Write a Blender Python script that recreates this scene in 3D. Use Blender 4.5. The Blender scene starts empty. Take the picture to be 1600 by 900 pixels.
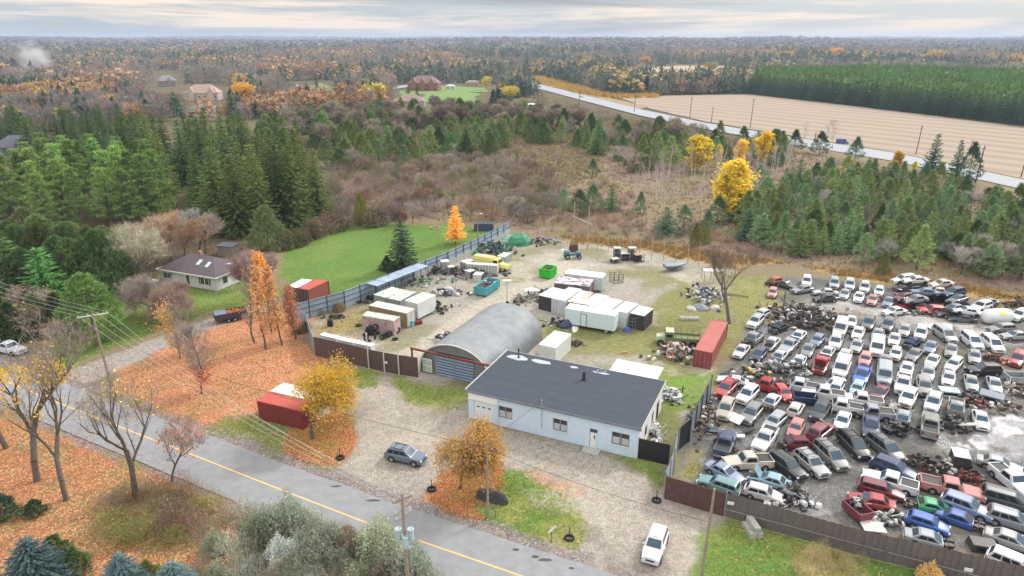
import bpy, math, random, re
import numpy as np
from mathutils import Vector, Matrix
C = bpy.context.scene
COL = C.collection
PI = math.pi
rad = math.radians

# ---------------------------------------------------------------- camera
CAM_H = 44.0
PITCH = math.atan((450 - 60) / 1067.0)
cam_d = bpy.data.cameras.new("camera")
cam_d.sensor_width = 36.0
cam_d.lens = 36.0 * 1067.0 / 1600.0
cam_d.clip_start = 0.5
cam_d.clip_end = 30000
cam = bpy.data.objects.new("camera", cam_d)
COL.objects.link(cam)
cam.location = (0, 0, CAM_H)
cam.rotation_euler = (PI / 2 - PITCH, 0, 0)
C.camera = cam

# ---------------------------------------------------------------- world, sun, exposure
SUN_EL, SUN_AZ = rad(38), rad(52)          # azimuth from +Y towards +X
world = bpy.data.worlds.new("World")
C.world = world
world.use_nodes = True
wn, wl = world.node_tree.nodes, world.node_tree.links
wn.clear()
w_out = wn.new('ShaderNodeOutputWorld')
w_bg = wn.new('ShaderNodeBackground'); w_bg.inputs['Strength'].default_value = 0.128
sky = wn.new('ShaderNodeTexSky'); sky.sky_type = 'NISHITA'; sky.sun_disc = False
sky.sun_elevation = SUN_EL; sky.sun_rotation = SUN_AZ
sky.air_density = 1.0; sky.dust_density = 1.5; sky.ozone_density = 1.0
tc = wn.new('ShaderNodeTexCoord')
def wnoise(scale, loc, nscale, detail, rough, p0, p1):
 mp = wn.new('ShaderNodeMapping'); mp.inputs['Scale'].default_value = scale; mp.inputs['Location'].default_value = loc
 wl.new(tc.outputs['Generated'], mp.inputs['Vector'])
 nz = wn.new('ShaderNodeTexNoise'); nz.inputs['Scale'].default_value = nscale
 nz.inputs['Detail'].default_value = detail; nz.inputs['Roughness'].default_value = rough
 nz.inputs['Distortion'].default_value = 0.4
 wl.new(mp.outputs[0], nz.inputs['Vector'])
 rp = wn.new('ShaderNodeValToRGB'); rp.color_ramp.elements[0].position = p0; rp.color_ramp.elements[1].position = p1
 wl.new(nz.outputs['Fac'], rp.inputs['Fac'])
 return rp.outputs['Color']
def wmix(a, b, f):
 m = wn.new('ShaderNodeMix'); m.data_type = 'RGBA'
 for s, v in ((m.inputs['Factor'], f), (m.inputs['A'], a), (m.inputs['B'], b)):
  if isinstance(v, (float, int)): s.default_value = v
  elif isinstance(v, tuple): s.default_value = v
  else: wl.new(v, s)
 return m.outputs['Result']
veil = wmix(sky.outputs[0], (3.15, 3.6, 3.9, 1), 0.84)
lit = wmix(veil, (6.6, 5.5, 4.5, 1), wnoise((1.0, 1.0, 15.0), (0.3, 0.1, 0.2), 3.2, 7, 0.62, 0.45, 0.60))
grey = wmix(lit, (2.6, 2.6, 2.7, 1), wnoise((1.0, 1.0, 18.0), (5.3, 2.1, 1.2), 2.0, 6, 0.55, 0.52, 0.70))
sz_ = wn.new('ShaderNodeSeparateXYZ'); wl.new(tc.outputs['Generated'], sz_.inputs[0])
zr = wn.new('ShaderNodeMapRange'); zr.inputs['From Min'].default_value = 0.03; zr.inputs['From Max'].default_value = 0.8; zr.inputs['To Min'].default_value = 1.0; zr.inputs['To Max'].default_value = 2.5   # overcast sky: brighter overhead
wl.new(sz_.outputs[2], zr.inputs['Value']); vm = wn.new('ShaderNodeVectorMath'); vm.operation = 'SCALE'; wl.new(grey, vm.inputs[0]); wl.new(zr.outputs[0], vm.inputs['Scale'])
wl.new(vm.outputs[0], w_bg.inputs['Color']); wl.new(w_bg.outputs[0], w_out.inputs['Surface'])

sun_d = bpy.data.lights.new("sun", 'SUN'); sun_d.energy = 2.1; sun_d.angle = rad(8); sun_d.color = (1.0, 0.96, 0.9)
sun = bpy.data.objects.new("sun", sun_d); COL.objects.link(sun)
sdir = Vector((math.sin(SUN_AZ) * math.cos(SUN_EL), math.cos(SUN_AZ) * math.cos(SUN_EL), math.sin(SUN_EL)))
sun.rotation_euler = sdir.to_track_quat('Z', 'Y').to_euler()
C.view_settings.view_transform = 'Standard'; C.view_settings.look = 'None'
C.view_settings.gamma = 1.0; C.view_settings.use_curve_mapping = False
C.view_settings.exposure = 0.36
C.render.engine = 'CYCLES'
C.cycles.max_bounces = 4; C.cycles.diffuse_bounces = 2; C.cycles.glossy_bounces = 2
C.cycles.transmission_bounces = 2; C.cycles.transparent_max_bounces = 6; C.cycles.volume_bounces = 1
C.cycles.use_denoising = True

# ---------------------------------------------------------------- photograph pixel (1600x900) -> point on the level z
_s, _c = math.sin(PITCH), math.cos(PITCH)
def G(px, py, z=0.0):
 u = (px - 800) / 1067.0; v = (450 - py) / 1067.0
 t = (z - CAM_H) / (-_s + v * _c)
 return (u * t, (_c + v * _s) * t)
TILES = {'A': (1020, 400, 5.327), 'B': (1300, 400, 5.327), 'C': (1020, 530, 5.327), 'D': (1300, 530, 5.327),
         'E': (1020, 660, 5.327), 'F': (1300, 660, 5.327), 'H': (1200, 730, 4), '3': (400, 350, 5.327),
         '4': (650, 350, 5.327), '5': (900, 350, 5.327), '6': (400, 500, 4), '7': (700, 500, 4),
         '8': (400, 675, 4), '9': (800, 675, 4), 'L': (0, 400, 4), 'M': (0, 675, 4), 'P': (0, 0, 1), 'Q': (800, 200, 4)}
def T(n, X, Y):
 o = TILES[n]; return (o[0] + X / o[2], o[1] + Y / o[2])
def GT(n, X, Y, z=0.0):
 return G(*T(n, X, Y), z)

# ---------------------------------------------------------------- object helpers
def link(o, parent=None):
 COL.objects.link(o)
 if parent is not None: o.parent = parent
 return o
def tag(o, label=None, cat=None, group=None, kind=None):
 if label: o['label'] = label
 if cat: o['category'] = cat
 if group: o['group'] = group
 if kind: o['kind'] = kind
 return o
def empty(name, x=0, y=0, z=0, rz=0):
 o = bpy.data.objects.new(name, None); COL.objects.link(o)
 o.location = (x, y, z); o.rotation_euler = (0, 0, rz); o.empty_display_size = 0.3
 return o
def thing(name, label, cat, loc=(0, 0, 0), rz=0, group=None):
 return tag(empty(name, loc[0], loc[1], loc[2], rz), label, cat, group)
class MB:
 """collects faces of ONE mesh"""
 def __init__(s): s.v = []; s.f = []; s.m = []
 def poly(s, pts, m=0):
  b = len(s.v); s.v += [tuple(p) for p in pts]; s.f.append(tuple(range(b, b + len(pts)))); s.m.append(m); return s
 def grid(s, rings, m=0, close=True, cap=True):
  """rings: list of equally long point lists"""
  b = len(s.v); n = len(rings[0])
  for r in rings: s.v += [tuple(p) for p in r]
  for i in range(len(rings) - 1):
   for j in range(n if close else n - 1):
    k = (j + 1) % n
    s.f.append((b + i * n + j, b + i * n + k, b + (i + 1) * n + k, b + (i + 1) * n + j)); s.m.append(m)
  if cap and close:
   s.f.append(tuple(b + j for j in range(n))[::-1]); s.m.append(m)
   e = b + (len(rings) - 1) * n
   s.f.append(tuple(e + j for j in range(n))); s.m.append(m)
  return s
 def box(s, c, d, rz=0, m=0, taper=1.0):
  x, y, z = c; a, b2, h = d[0] / 2, d[1] / 2, d[2] / 2
  cs, sn = math.cos(rz), math.sin(rz)
  def P(u, v, w, t=1): return (x + (u * cs - v * sn) * t, y + (u * sn + v * cs) * t, z + w)
  lo = [P(-a, -b2, -h), P(a, -b2, -h), P(a, b2, -h), P(-a, b2, -h)]
  hi = [P(-a, -b2, h, taper), P(a, -b2, h, taper), P(a, b2, h, taper), P(-a, b2, h, taper)]
  return s.grid([lo, hi], m)
 def tube(s, p0, p1, r0, r1=None, n=6, m=0, cap=True):
  r1 = r0 if r1 is None else r1
  a, b = Vector(p0), Vector(p1); d = (b - a)
  if d.length < 1e-6: return s
  q = d.to_track_quat('Z', 'Y')
  R = []
  for p, r in ((a, r0), (b, r1)):
   R.append([tuple(p + q @ Vector((math.cos(2 * PI * k / n) * r, math.sin(2 * PI * k / n) * r, 0))) for k in range(n)])
  return s.grid(R, m, cap=cap)
 def path(s, pts, r, n=5, m=0):
  for i in range(len(pts) - 1): s.tube(pts[i], pts[i + 1], r, r, n, m, cap=False)
  return s
 def build(s, name, mats, parent=None, smooth=False):
  me = bpy.data.meshes.new(name); me.from_pydata(s.v, [], s.f)
  if not isinstance(mats, (list, tuple)): mats = [mats]
  for k in mats:
   if k is not None: me.materials.append(k)
  me.polygons.foreach_set('material_index', s.m)
  if smooth: me.polygons.foreach_set('use_smooth', [True] * len(s.f))
  me.update()
  return link(bpy.data.objects.new(name, me), parent)
def np_mesh(name, V, Fc, mats, mi=None, attr=None, smooth=False):
 """V (n,3), Fc (m,k) -> mesh datablock"""
 me = bpy.data.meshes.new(name)
 V = np.asarray(V, np.float32); Fc = np.asarray(Fc, np.int32); m, k = Fc.shape
 me.vertices.add(len(V)); me.vertices.foreach_set('co', V.ravel())
 me.loops.add(m * k); me.loops.foreach_set('vertex_index', Fc.ravel())
 me.polygons.add(m); me.polygons.foreach_set('loop_start', np.arange(0, m * k, k, dtype=np.int32))
 me.polygons.foreach_set('loop_total', np.full(m, k, np.int32))
 for q in (mats if isinstance(mats, (list, tuple)) else [mats]): me.materials.append(q)
 if mi is not None: me.polygons.foreach_set('material_index', np.asarray(mi, np.int32))
 if smooth: me.polygons.foreach_set('use_smooth', np.ones(m, bool))
 me.update(calc_edges=True)
 for an, (dom, arr) in (attr or {}).items():
  at = me.attributes.new(an, 'FLOAT_COLOR', dom)
  a4 = np.ones((len(arr), 4), np.float32); a4[:, :arr.shape[1]] = arr
  at.data.foreach_set('color', a4.ravel())
 return me
def put(mesh, name, parent=None, loc=(0, 0, 0), rz=0, sc=1.0, color=None):
 o = bpy.data.objects.new(name, mesh); link(o, parent)
 o.location = loc; o.rotation_euler = (0, 0, rz)
 o.scale = sc if isinstance(sc, tuple) else (sc, sc, sc)
 if color: o.color = (*color, 1)
 return o
def copy_tree(o, parent=None):
 c = o.copy(); COL.objects.link(c); c.parent = parent
 for ch in list(o.children): copy_tree(ch, c)
 return c

# ---------------------------------------------------------------- materials
MATS = {}
def srgb(r, g, b):
 return tuple(((v / 255 / 12.92) if v / 255 <= 0.04045 else ((v / 255 + 0.055) / 1.055) ** 2.4) for v in (r, g, b))
def mat(name, col=(0.5, 0.5, 0.5), rough=0.7, metal=0.0, var=0.25, scale=1.5, bump=0.0, objcol=False, attr=None,
  rust=None, wave=None, spec=0.5, trans=0.0, hue=0.0, coat=0.0):
 if name in MATS: return MATS[name]
 m = bpy.data.materials.new(name); m.use_nodes = True; MATS[name] = m
 N, L = m.node_tree.nodes, m.node_tree.links
 b = N['Principled BSDF']
 b.inputs['Roughness'].default_value = rough; b.inputs['Metallic'].default_value = metal
 b.inputs['Specular IOR Level'].default_value = spec
 if coat: b.inputs['Coat Weight'].default_value = coat; b.inputs['Coat Roughness'].default_value = 0.08
 t = N.new('ShaderNodeTexCoord')
 if attr:
  a = N.new('ShaderNodeAttribute'); a.attribute_name = attr; base = a.outputs['Color']
 elif objcol:
  oi = N.new('ShaderNodeObjectInfo'); base = oi.outputs['Color']
 else:
  rg = N.new('ShaderNodeRGB'); rg.outputs[0].default_value = (*col, 1); base = rg.outputs[0]
 nz = N.new('ShaderNodeTexNoise'); nz.inputs['Scale'].default_value = scale; nz.inputs['Detail'].default_value = 5
 nz.inputs['Roughness'].default_value = 0.65
 L.new(t.outputs['Object'], nz.inputs['Vector'])
 mr = N.new('ShaderNodeMapRange'); mr.inputs['From Min'].default_value = 0.25; mr.inputs['From Max'].default_value = 0.75
 mr.inputs['To Min'].default_value = 1 - var; mr.inputs['To Max'].default_value = 1 + var
 L.new(nz.outputs['Fac'], mr.inputs['Value'])
 val = mr.outputs['Result']
 hs = N.new('ShaderNodeHueSaturation'); L.new(base, hs.inputs['Color']); L.new(val, hs.inputs['Value'])
 if hue:
  oi2 = N.new('ShaderNodeObjectInfo'); r2 = N.new('ShaderNodeMapRange')
  r2.inputs['To Min'].default_value = 0.5 - hue; r2.inputs['To Max'].default_value = 0.5 + hue
  L.new(oi2.outputs['Random'], r2.inputs['Value']); L.new(r2.outputs['Result'], hs.inputs['Hue'])
  r3 = N.new('ShaderNodeMapRange'); r3.inputs['To Min'].default_value = 0.72; r3.inputs['To Max'].default_value = 1.3
  ml = N.new('ShaderNodeMath'); ml.operation = 'MULTIPLY'; ad = N.new('ShaderNodeMath'); ad.operation = 'FRACT'; mu = N.new('ShaderNodeMath'); mu.operation = 'MULTIPLY'; mu.inputs[1].default_value = 7.31
  L.new(oi2.outputs['Random'], mu.inputs[0]); L.new(mu.outputs[0], ad.inputs[0]); L.new(ad.outputs[0], r3.inputs['Value'])
  L.new(r3.outputs['Result'], ml.inputs[0]); L.new(val, ml.inputs[1]); L.new(ml.outputs[0], hs.inputs['Value'])
 out = hs.outputs['Color']
 if wave:                                   # (axis scale, strength) corrugation darkening comes from bump only
  wv = N.new('ShaderNodeTexWave'); wv.bands_direction = wave[0]; wv.inputs['Scale'].default_value = wave[1]
  L.new(t.outputs['Object'], wv.inputs['Vector'])
  bw = N.new('ShaderNodeBump'); bw.inputs['Strength'].default_value = wave[2]; bw.inputs['Distance'].default_value = 0.05
  L.new(wv.outputs['Fac'], bw.inputs['Height']); L.new(bw.outputs[0], b.inputs['Normal'])
 if rust:
  n2 = N.new('ShaderNodeTexNoise'); n2.inputs['Scale'].default_value = rust[2]; n2.inputs['Detail'].default_value = 6
  n2.inputs['Roughness'].default_value = 0.7
  L.new(t.outputs['Object'], n2.inputs['Vector'])
  n2.noise_dimensions = '4D'; o4 = N.new('ShaderNodeObjectInfo'); m4 = N.new('ShaderNodeMath'); m4.operation = 'MULTIPLY'; m4.inputs[1].default_value = 60; L.new(o4.outputs['Random'], m4.inputs[0]); L.new(m4.outputs[0], n2.inputs['W'])
  rp = N.new('ShaderNodeValToRGB'); rp.color_ramp.elements[0].position = rust[1]; rp.color_ramp.elements[1].position = rust[1] + 0.08
  L.new(n2.outputs['Fac'], rp.inputs['Fac'])
  mx = N.new('ShaderNodeMix'); mx.data_type = 'RGBA'; L.new(rp.outputs['Color'], mx.inputs['Factor'])
  L.new(out, mx.inputs['A']); mx.inputs['B'].default_value = (*rust[0], 1); out = mx.outputs['Result']
 L.new(out, b.inputs['Base Color'])
 if trans:
  b.inputs['Subsurface Weight'].default_value = 0.0
  tr = N.new('ShaderNodeBsdfTranslucent'); L.new(out, tr.inputs['Color'])
  ms = N.new('ShaderNodeMixShader'); ms.inputs[0].default_value = trans
  L.new(b.outputs[0], ms.inputs[1]); L.new(tr.outputs[0], ms.inputs[2]); L.new(ms.outputs[0], N['Material Output'].inputs['Surface'])
 if bump and not wave:
  bp = N.new('ShaderNodeBump'); bp.inputs['Strength'].default_value = bump; bp.inputs['Distance'].default_value = 0.05
  L.new(nz.outputs['Fac'], bp.inputs['Height']); L.new(bp.outputs[0], b.inputs['Normal'])
 return m
RUST = (0.11, 0.055, 0.035)
M_bark = mat('bark', (0.13, 0.105, 0.085), 0.95, var=0.35, scale=3, bump=0.3)
M_bark_pale = mat('pale_bark', (0.33, 0.31, 0.28), 0.95, var=0.3, scale=3)
M_black = mat('black_rubber', (0.02, 0.02, 0.022), 0.85, var=0.2)
M_steel = mat('weathered_steel', (0.33, 0.35, 0.37), 0.5, 0.3, var=0.3, rust=(RUST, 0.66, 1.3))
M_scrap = mat('scrap_metal', (0.09, 0.085, 0.085), 0.6, 0.3, var=0.5, scale=4, rust=(RUST, 0.52, 3))
M_white = mat('white_paint', (0.78, 0.79, 0.8), 0.55, var=0.06, rust=((0.35, 0.28, 0.2), 0.72, 1.2))
M_wood = mat('grey_wood', (0.28, 0.25, 0.21), 0.9, var=0.3, scale=6)
M_glass = mat('dark_glass', (0.035, 0.05, 0.06), 0.07, var=0.1, spec=1.0)
M_conc = mat('concrete', (0.42, 0.41, 0.38), 0.9, var=0.2, scale=3, bump=0.2)
# ================================================================ GROUND
def vnoise(x, y, seed=0):
 """smooth value noise, vectorised"""
 xi = np.floor(x).astype(np.int64); yi = np.floor(y).astype(np.int64)
 fx = x - xi; fy = y - yi; fx = fx * fx * (3 - 2 * fx); fy = fy * fy * (3 - 2 * fy)
 def h(a, b):
  n = (a * 374761393 + b * 668265263 + seed * 1442695041) & 0xFFFFFFFF
  n = ((n ^ (n >> 13)) * 1274126177) & 0xFFFFFFFF
  return ((n ^ (n >> 16)) & 0xFFFF) / 65535.0
 return (h(xi, yi) * (1 - fx) + h(xi + 1, yi) * fx) * (1 - fy) + (h(xi, yi + 1) * (1 - fx) + h(xi + 1, yi + 1) * fx) * fy
def fbm(x, y, seed=0, o=4):
 s = 0; a = 0.5; t = 0
 for k in range(o):
  s = s + a * vnoise(x * 2 ** k, y * 2 ** k, seed + k * 17); t += a; a *= 0.55
 return s / t
def sdist(X, Y, poly):
 """signed distance, positive inside"""
 P = np.array(poly, float); n = len(P)
 d = np.full(X.shape, 1e9); ins = np.zeros(X.shape, bool)
 for i in range(n):
  ax, ay = P[i]; bx, by = P[(i + 1) % n]
  ex, ey = bx - ax, by - ay; L2 = ex * ex + ey * ey + 1e-9
  t = np.clip(((X - ax) * ex + (Y - ay) * ey) / L2, 0, 1)
  d = np.minimum(d, (X - ax - t * ex) ** 2 + (Y - ay - t * ey) ** 2)
  c = ((ay > Y) != (by > Y)) & (X < (bx - ax) * (Y - ay) / (by - ay + 1e-12) + ax)
  ins ^= c
 d = np.sqrt(d); return np.where(ins, d, -d)
def gp(*pts): return [G(*p) for p in pts]
def hfar(x, y):
 """rolling land far away"""
 x = np.asarray(x, float); y = np.asarray(y, float)
 d = np.hypot(x, y)
 k = np.clip((d - 1100) / 3200, 0, 1); k = k * k * (3 - 2 * k)
 return k * np.maximum(0, 74 * fbm(x / 1500 + 7, y / 1500 + 3, 5, 4) - 22)

road_mid = [G(*p) for p in ((0, 590), (105, 635), (236, 686), (312, 715), (400, 750), (560, 812), (655, 845), (800, 895))]
# straight continuation at both ends
def extend(a, b, L):
 d = math.hypot(b[0] - a[0], b[1] - a[1]); return (b[0] + (b[0] - a[0]) / d * L, b[1] + (b[1] - a[1]) / d * L)
road_mid = [extend(road_mid[2], road_mid[0], 150)] + road_mid[1:] + [extend(road_mid[-3], road_mid[-1], 80)]
def offset(pl, d):
 out = []
 for i, p in enumerate(pl):
  a = pl[max(0, i - 1)]; b = pl[min(len(pl) - 1, i + 1)]
  ux, uy = b[0] - a[0], b[1] - a[1]; L = math.hypot(ux, uy); out.append((p[0] - uy / L * d, p[1] + ux / L * d))
 return out
def strip_poly(pl, dl, dr): return offset(pl, dl) + offset(pl, dr)[::-1]

DRY = srgb(128, 118, 92); LAWN = srgb(94, 122, 58); GRASS = srgb(116, 122, 80); GRAVEL = srgb(150, 143, 132)
LEAF = srgb(168, 120, 92); MUD = srgb(104, 104, 103); YARD = srgb(152, 147, 136); BRUSH = srgb(130, 114, 102)
REED = srgb(160, 138, 92); SHOULDER = srgb(128, 118, 116); WOODFLOOR = srgb(84, 78, 62); OLIVE = srgb(132, 126, 96)
BROWNLEAF = srgb(150, 108, 76)
# name, colour, polygon, edge softness, edge raggedness (m), leaf litter, seed
ZONES = [
 ('wood', WOODFLOOR, gp((-40, 350), (0, 220), (500, 200), (520, 340), (430, 385), (250, 440), (0, 500)), 3, 4, .1),
 ('brush', BRUSH, gp((500, 225), (860, 180), (905, 168), (1100, 212), (1250, 236), (1420, 266), (1700, 328), (1700, 470), (1180, 410), (860, 372), (790, 350), (620, 345), (520, 352)), 3, 4, .06),
 ('meadow', OLIVE, gp((760, 215), (900, 200), (960, 230), (900, 290), (860, 340), (800, 330), (730, 260)), 4, 6, 0),
 ('lawn', LAWN, gp((440, 395), (480, 372), (540, 352), (610, 350), (668, 352), (700, 348), (775, 362), (790, 362), (747, 392), (587, 460), (520, 482), (470, 470), (436, 430)), .6, .7, 0),
 ('houselawn', LAWN, gp((60, 560), (110, 500), (170, 470), (250, 430), (420, 440), (440, 470), (330, 490), (250, 515), (165, 545), (110, 575), (60, 590)), .8, 1.2, .15),
 ('leaves', LEAF, gp((120, 630), (180, 590), (250, 550), (330, 508), (440, 480), (478, 500), (495, 556), (545, 578), (560, 625), (500, 668), (400, 662), (330, 672), (240, 650)), .8, 1.8, 1),
 ('verge', GRASS, gp((320, 668), (350, 650), (430, 640), (545, 650), (545, 715), (520, 735), (460, 722), (400, 706), (330, 680)), .7, 1.0, .12),
 ('mapleleaf', LEAF, gp((450, 680), (470, 650), (540, 648), (556, 690), (545, 715), (515, 728), (470, 718), (450, 700)), .5, .8, 1),
 ('lot', GRAVEL, gp((500, 560), (540, 566), (665, 590), (735, 612), (740, 650), (780, 668), (990, 716), (1040, 728), (1050, 770), (1140, 800), (1120, 850), (1080, 905), (1060, 960), (860, 960), (870, 890), (700, 820), (600, 775), (515, 738), (550, 712), (560, 680), (552, 630), (535, 600)), .5, .7, 0),
 ('lotgrass', srgb(120, 122, 84), gp((520, 568), (600, 582), (590, 608), (560, 606), (535, 595)), .8, 1.0, .1),
 ('lotgrass2', srgb(122, 128, 80), gp((612, 590), (735, 606), (750, 622), (700, 642), (650, 628), (616, 612)), .8, 1.5, .05),
 ('wallgrass', srgb(116, 122, 78), gp((944, 704), (1034, 722), (1046, 752), (1030, 772), (1010, 740), (950, 718)), .5, .6, 0),
 ('island', LAWN, gp((668, 778), (700, 745), (790, 730), (840, 738), (893, 768), (918, 810), (915, 842), (895, 862), (830, 850), (740, 812)), .4, .6, .05),
 ('islandleaf', LEAF, gp((672, 778), (690, 742), (760, 715), (790, 740), (775, 775), (730, 795), (752, 808), (748, 812), (690, 792)), .5, .8, 1),
 ('islandleaf2', srgb(168, 144, 126), gp((826, 740), (850, 736), (900, 758), (902, 768), (880, 768), (838, 750)), .6, .9, .4),
 ('yard', YARD, gp((478, 508), (560, 482), (590, 462), (700, 416), (795, 368), (830, 372), (1000, 385), (1130, 412), (1175, 450), (1120, 540), (1110, 600), (1040, 725), (985, 650), (760, 600), (655, 592), (495, 556)), .8, 1, 0),
 ('yardgrass1', srgb(124, 124, 80), gp((840, 500), (900, 512), (1010, 500), (1050, 440), (1100, 418), (1190, 430), (1170, 480), (1130, 520), (1108, 600), (1045, 720), (1000, 660), (1000, 560), (860, 545)), 1.2, 2.2, 0),
 ('yardgrass1b', srgb(110, 136, 62), gp((1030, 580), (1108, 580), (1104, 610), (1050, 660), (1036, 640)), 1.5, 2, 0),
 ('yardgrass2', srgb(138, 130, 90), gp((484, 512), (560, 486), (590, 492), (560, 545), (500, 550)), .9, 1.5, .25),
 ('yardgrass3', srgb(132, 130, 94), gp((770, 400), (810, 395), (850, 430), (815, 450), (780, 440)), 1, 2, 0),
 ('yardgrass4', srgb(132, 130, 98), gp((960, 420), (1050, 425), (1060, 440), (960, 436)), 1, 2, 0),
 ('reed', REED, gp((880, 366), (1000, 378), (1200, 404), (1330, 436), (1600, 474), (1700, 490), (1700, 478), (1430, 432), (1200, 412), (1130, 420), (1000, 392), (880, 378)), .6, 1, 0),
 ('salvage', MUD, gp((1104, 622), (1120, 590), (1150, 540), (1190, 450), (1195, 430), (1290, 436), (1390, 446), (1600, 490), (1800, 520), (1800, 960), (1600, 884), (1340, 824), (1135, 776), (1052, 752), (1072, 700)), .5, .8, 0),
 ('salvgrass', srgb(132, 132, 84), gp((1150, 440), (1195, 436), (1230, 470), (1205, 500), (1150, 530), (1130, 560), (1120, 540)), 1, 2.5, 0),
 ('salvweed', srgb(134, 130, 92), gp((1062, 738), (1076, 700), (1095, 700), (1098, 730), (1070, 752)), .5, 1, 0),
 ('wetpale', srgb(150, 151, 154), gp((1480, 680), (1530, 655), (1600, 648), (1700, 670), (1600, 700), (1530, 712), (1490, 702)), .6, 3.0, 0),
 ('wetpale2', srgb(170, 166, 160), gp((1290, 470), (1420, 480), (1500, 500), (1600, 530), (1600, 545), (1490, 520), (1380, 498), (1290, 486)), .8, 3.0, 0),
 ('driveway', srgb(150, 142, 134), gp((0, 618), (60, 596), (120, 574), (210, 542), (300, 508), (380, 482), (455, 462), (462, 470), (380, 498), (300, 526), (210, 566), (130, 606), (60, 640), (-60, 640)), .4, .4, 0),
 ('frontleaves', BROWNLEAF, gp((-80, 620), (90, 652), (190, 690), (290, 742), (390, 792), (430, 830), (500, 960), (-200, 960)), .7, 1.5, .55),
 ('frontgreen', srgb(118, 120, 72), gp((170, 760), (300, 740), (380, 790), (330, 850), (230, 850), (170, 810)), 1.2, 2.5, .5),
 ('nearbrush', srgb(110, 104, 84), gp((380, 815), (470, 800), (700, 850), (800, 960), (350, 960)), 1, 2, .3),
 ('eastlawn', LAWN, gp((1072, 900), (1100, 850), (1136, 808), (1300, 850), (1440, 888), (1700, 960), (1060, 960)), .5, .7, .03),
 ('eastscrub', srgb(134, 128, 84), gp((1235, 860), (1300, 850), (1350, 880), (1360, 930), (1250, 930)), .8, 1.5, .1),
 ('roadside', SHOULDER, strip_poly(road_mid, 5.2, -4.6), .3, .35, 0),
]
GRIT = {'lot', 'yard', 'salvage', 'driveway', 'roadside', 'wetpale', 'wetpale2'}
x0, x1, y0, y1, st = -125.0, 190.0, 18.0, 330.0, 0.55
nx, ny = int((x1 - x0) / st) + 1, int((y1 - y0) / st) + 1
gx, gy = np.meshgrid(np.linspace(x0, x1, nx), np.linspace(y0, y1, ny))
X, Y = gx.ravel(), gy.ravel()
col = np.tile(np.array(DRY), (len(X), 1)); leafy = np.zeros(len(X)); gritty = np.zeros(len(X)); wet = np.zeros(len(X))
zone_mask = {}
for i, (nm, cc, pl, soft, rag, lf) in enumerate(ZONES):
 P = np.array(pl); pad = 6
 sel = (X > P[:, 0].min() - pad) & (X < P[:, 0].max() + pad) & (Y > P[:, 1].min() - pad) & (Y < P[:, 1].max() + pad)
 xs, ys = X[sel], Y[sel]
 wob = (fbm(xs / 3.1, ys / 3.1, 31 + i, 4) - 0.5) * 4 * rag
 d = sdist(xs, ys, pl) + wob
 m = np.clip(d / soft * 0.5 + 0.5, 0, 1); m = m * m * (3 - 2 * m)
 zone_mask[nm] = (sel, d)
 tone = 0.82 + 0.36 * fbm(xs / 9, ys / 9, 3 + i, 5)
 col[sel] = col[sel] * (1 - m[:, None]) + np.array(cc) * tone[:, None] * m[:, None]
 leafy[sel] = leafy[sel] * (1 - m) + lf * m * np.clip(0.35 + 1.3 * fbm(xs / 5, ys / 5, 77 + i, 4), 0, 1.15)
 gritty[sel] = gritty[sel] * (1 - m) + (.6 if nm == 'salvage' else 1.0 if nm in GRIT else 0.0) * m
# patches of grass / bare soil / wet mud inside the yards
def patch(nm, cc, sc, thr, seed, amt=0.8, w=False):
 sel, d = zone_mask[nm]; xs, ys = X[sel], Y[sel]
 n = fbm(xs / sc, ys / (sc * 0.8), seed, 5)
 m = np.clip((n - thr) * 9, 0, 1) * np.clip(d * 2, 0, 1) * amt
 col[sel] = col[sel] * (1 - m[:, None]) + np.array(cc) * m[:, None]
 if w: wet[sel] = np.maximum(wet[sel], m)
 elif not w: gritty[sel] = gritty[sel] * (1 - m * 0.8)
patch('yard', srgb(128, 124, 92), 9, 0.56, 5); patch('yard', srgb(176, 170, 158), 12, 0.58, 9, .7)
patch('lot', srgb(168, 160, 148), 8, 0.55, 12, .7); patch('lot', srgb(126, 119, 110), 6, 0.60, 14, .6)
patch('salvage', srgb(116, 116, 84), 6, 0.62, 21, .7); patch('salvage', srgb(80, 77, 76), 7, 0.56, 25, .6)
patch('salvage', srgb(128, 118, 106), 4, 0.60, 28, .7)
patch('salvage', srgb(96, 98, 102), 5, 0.66, 33, 1, True); patch('wetpale', srgb(166, 167, 172), 2.2, 0.48, 41, 1, True)
patch('wetpale2', srgb(160, 160, 162), 3, 0.52, 43, .9, True)
patch('lawn', srgb(112, 132, 66), 8, 0.54, 51, .5); patch('leaves', srgb(112, 114, 68), 4, 0.48, 61, .85)
patch('island', srgb(150, 146, 88), 6, 0.55, 71, .6); patch('eastlawn', srgb(146, 146, 80), 6, 0.58, 73, .6)
patch('brush', srgb(126, 118, 86), 14, 0.50, 81, .8); patch('brush', srgb(112, 112, 72), 11, 0.60, 83, .7)
patch('frontleaves', srgb(118, 116, 76), 3, 0.47, 91, .85); patch('reed', srgb(150, 118, 60), 3, 0.55, 95, .6)
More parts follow.
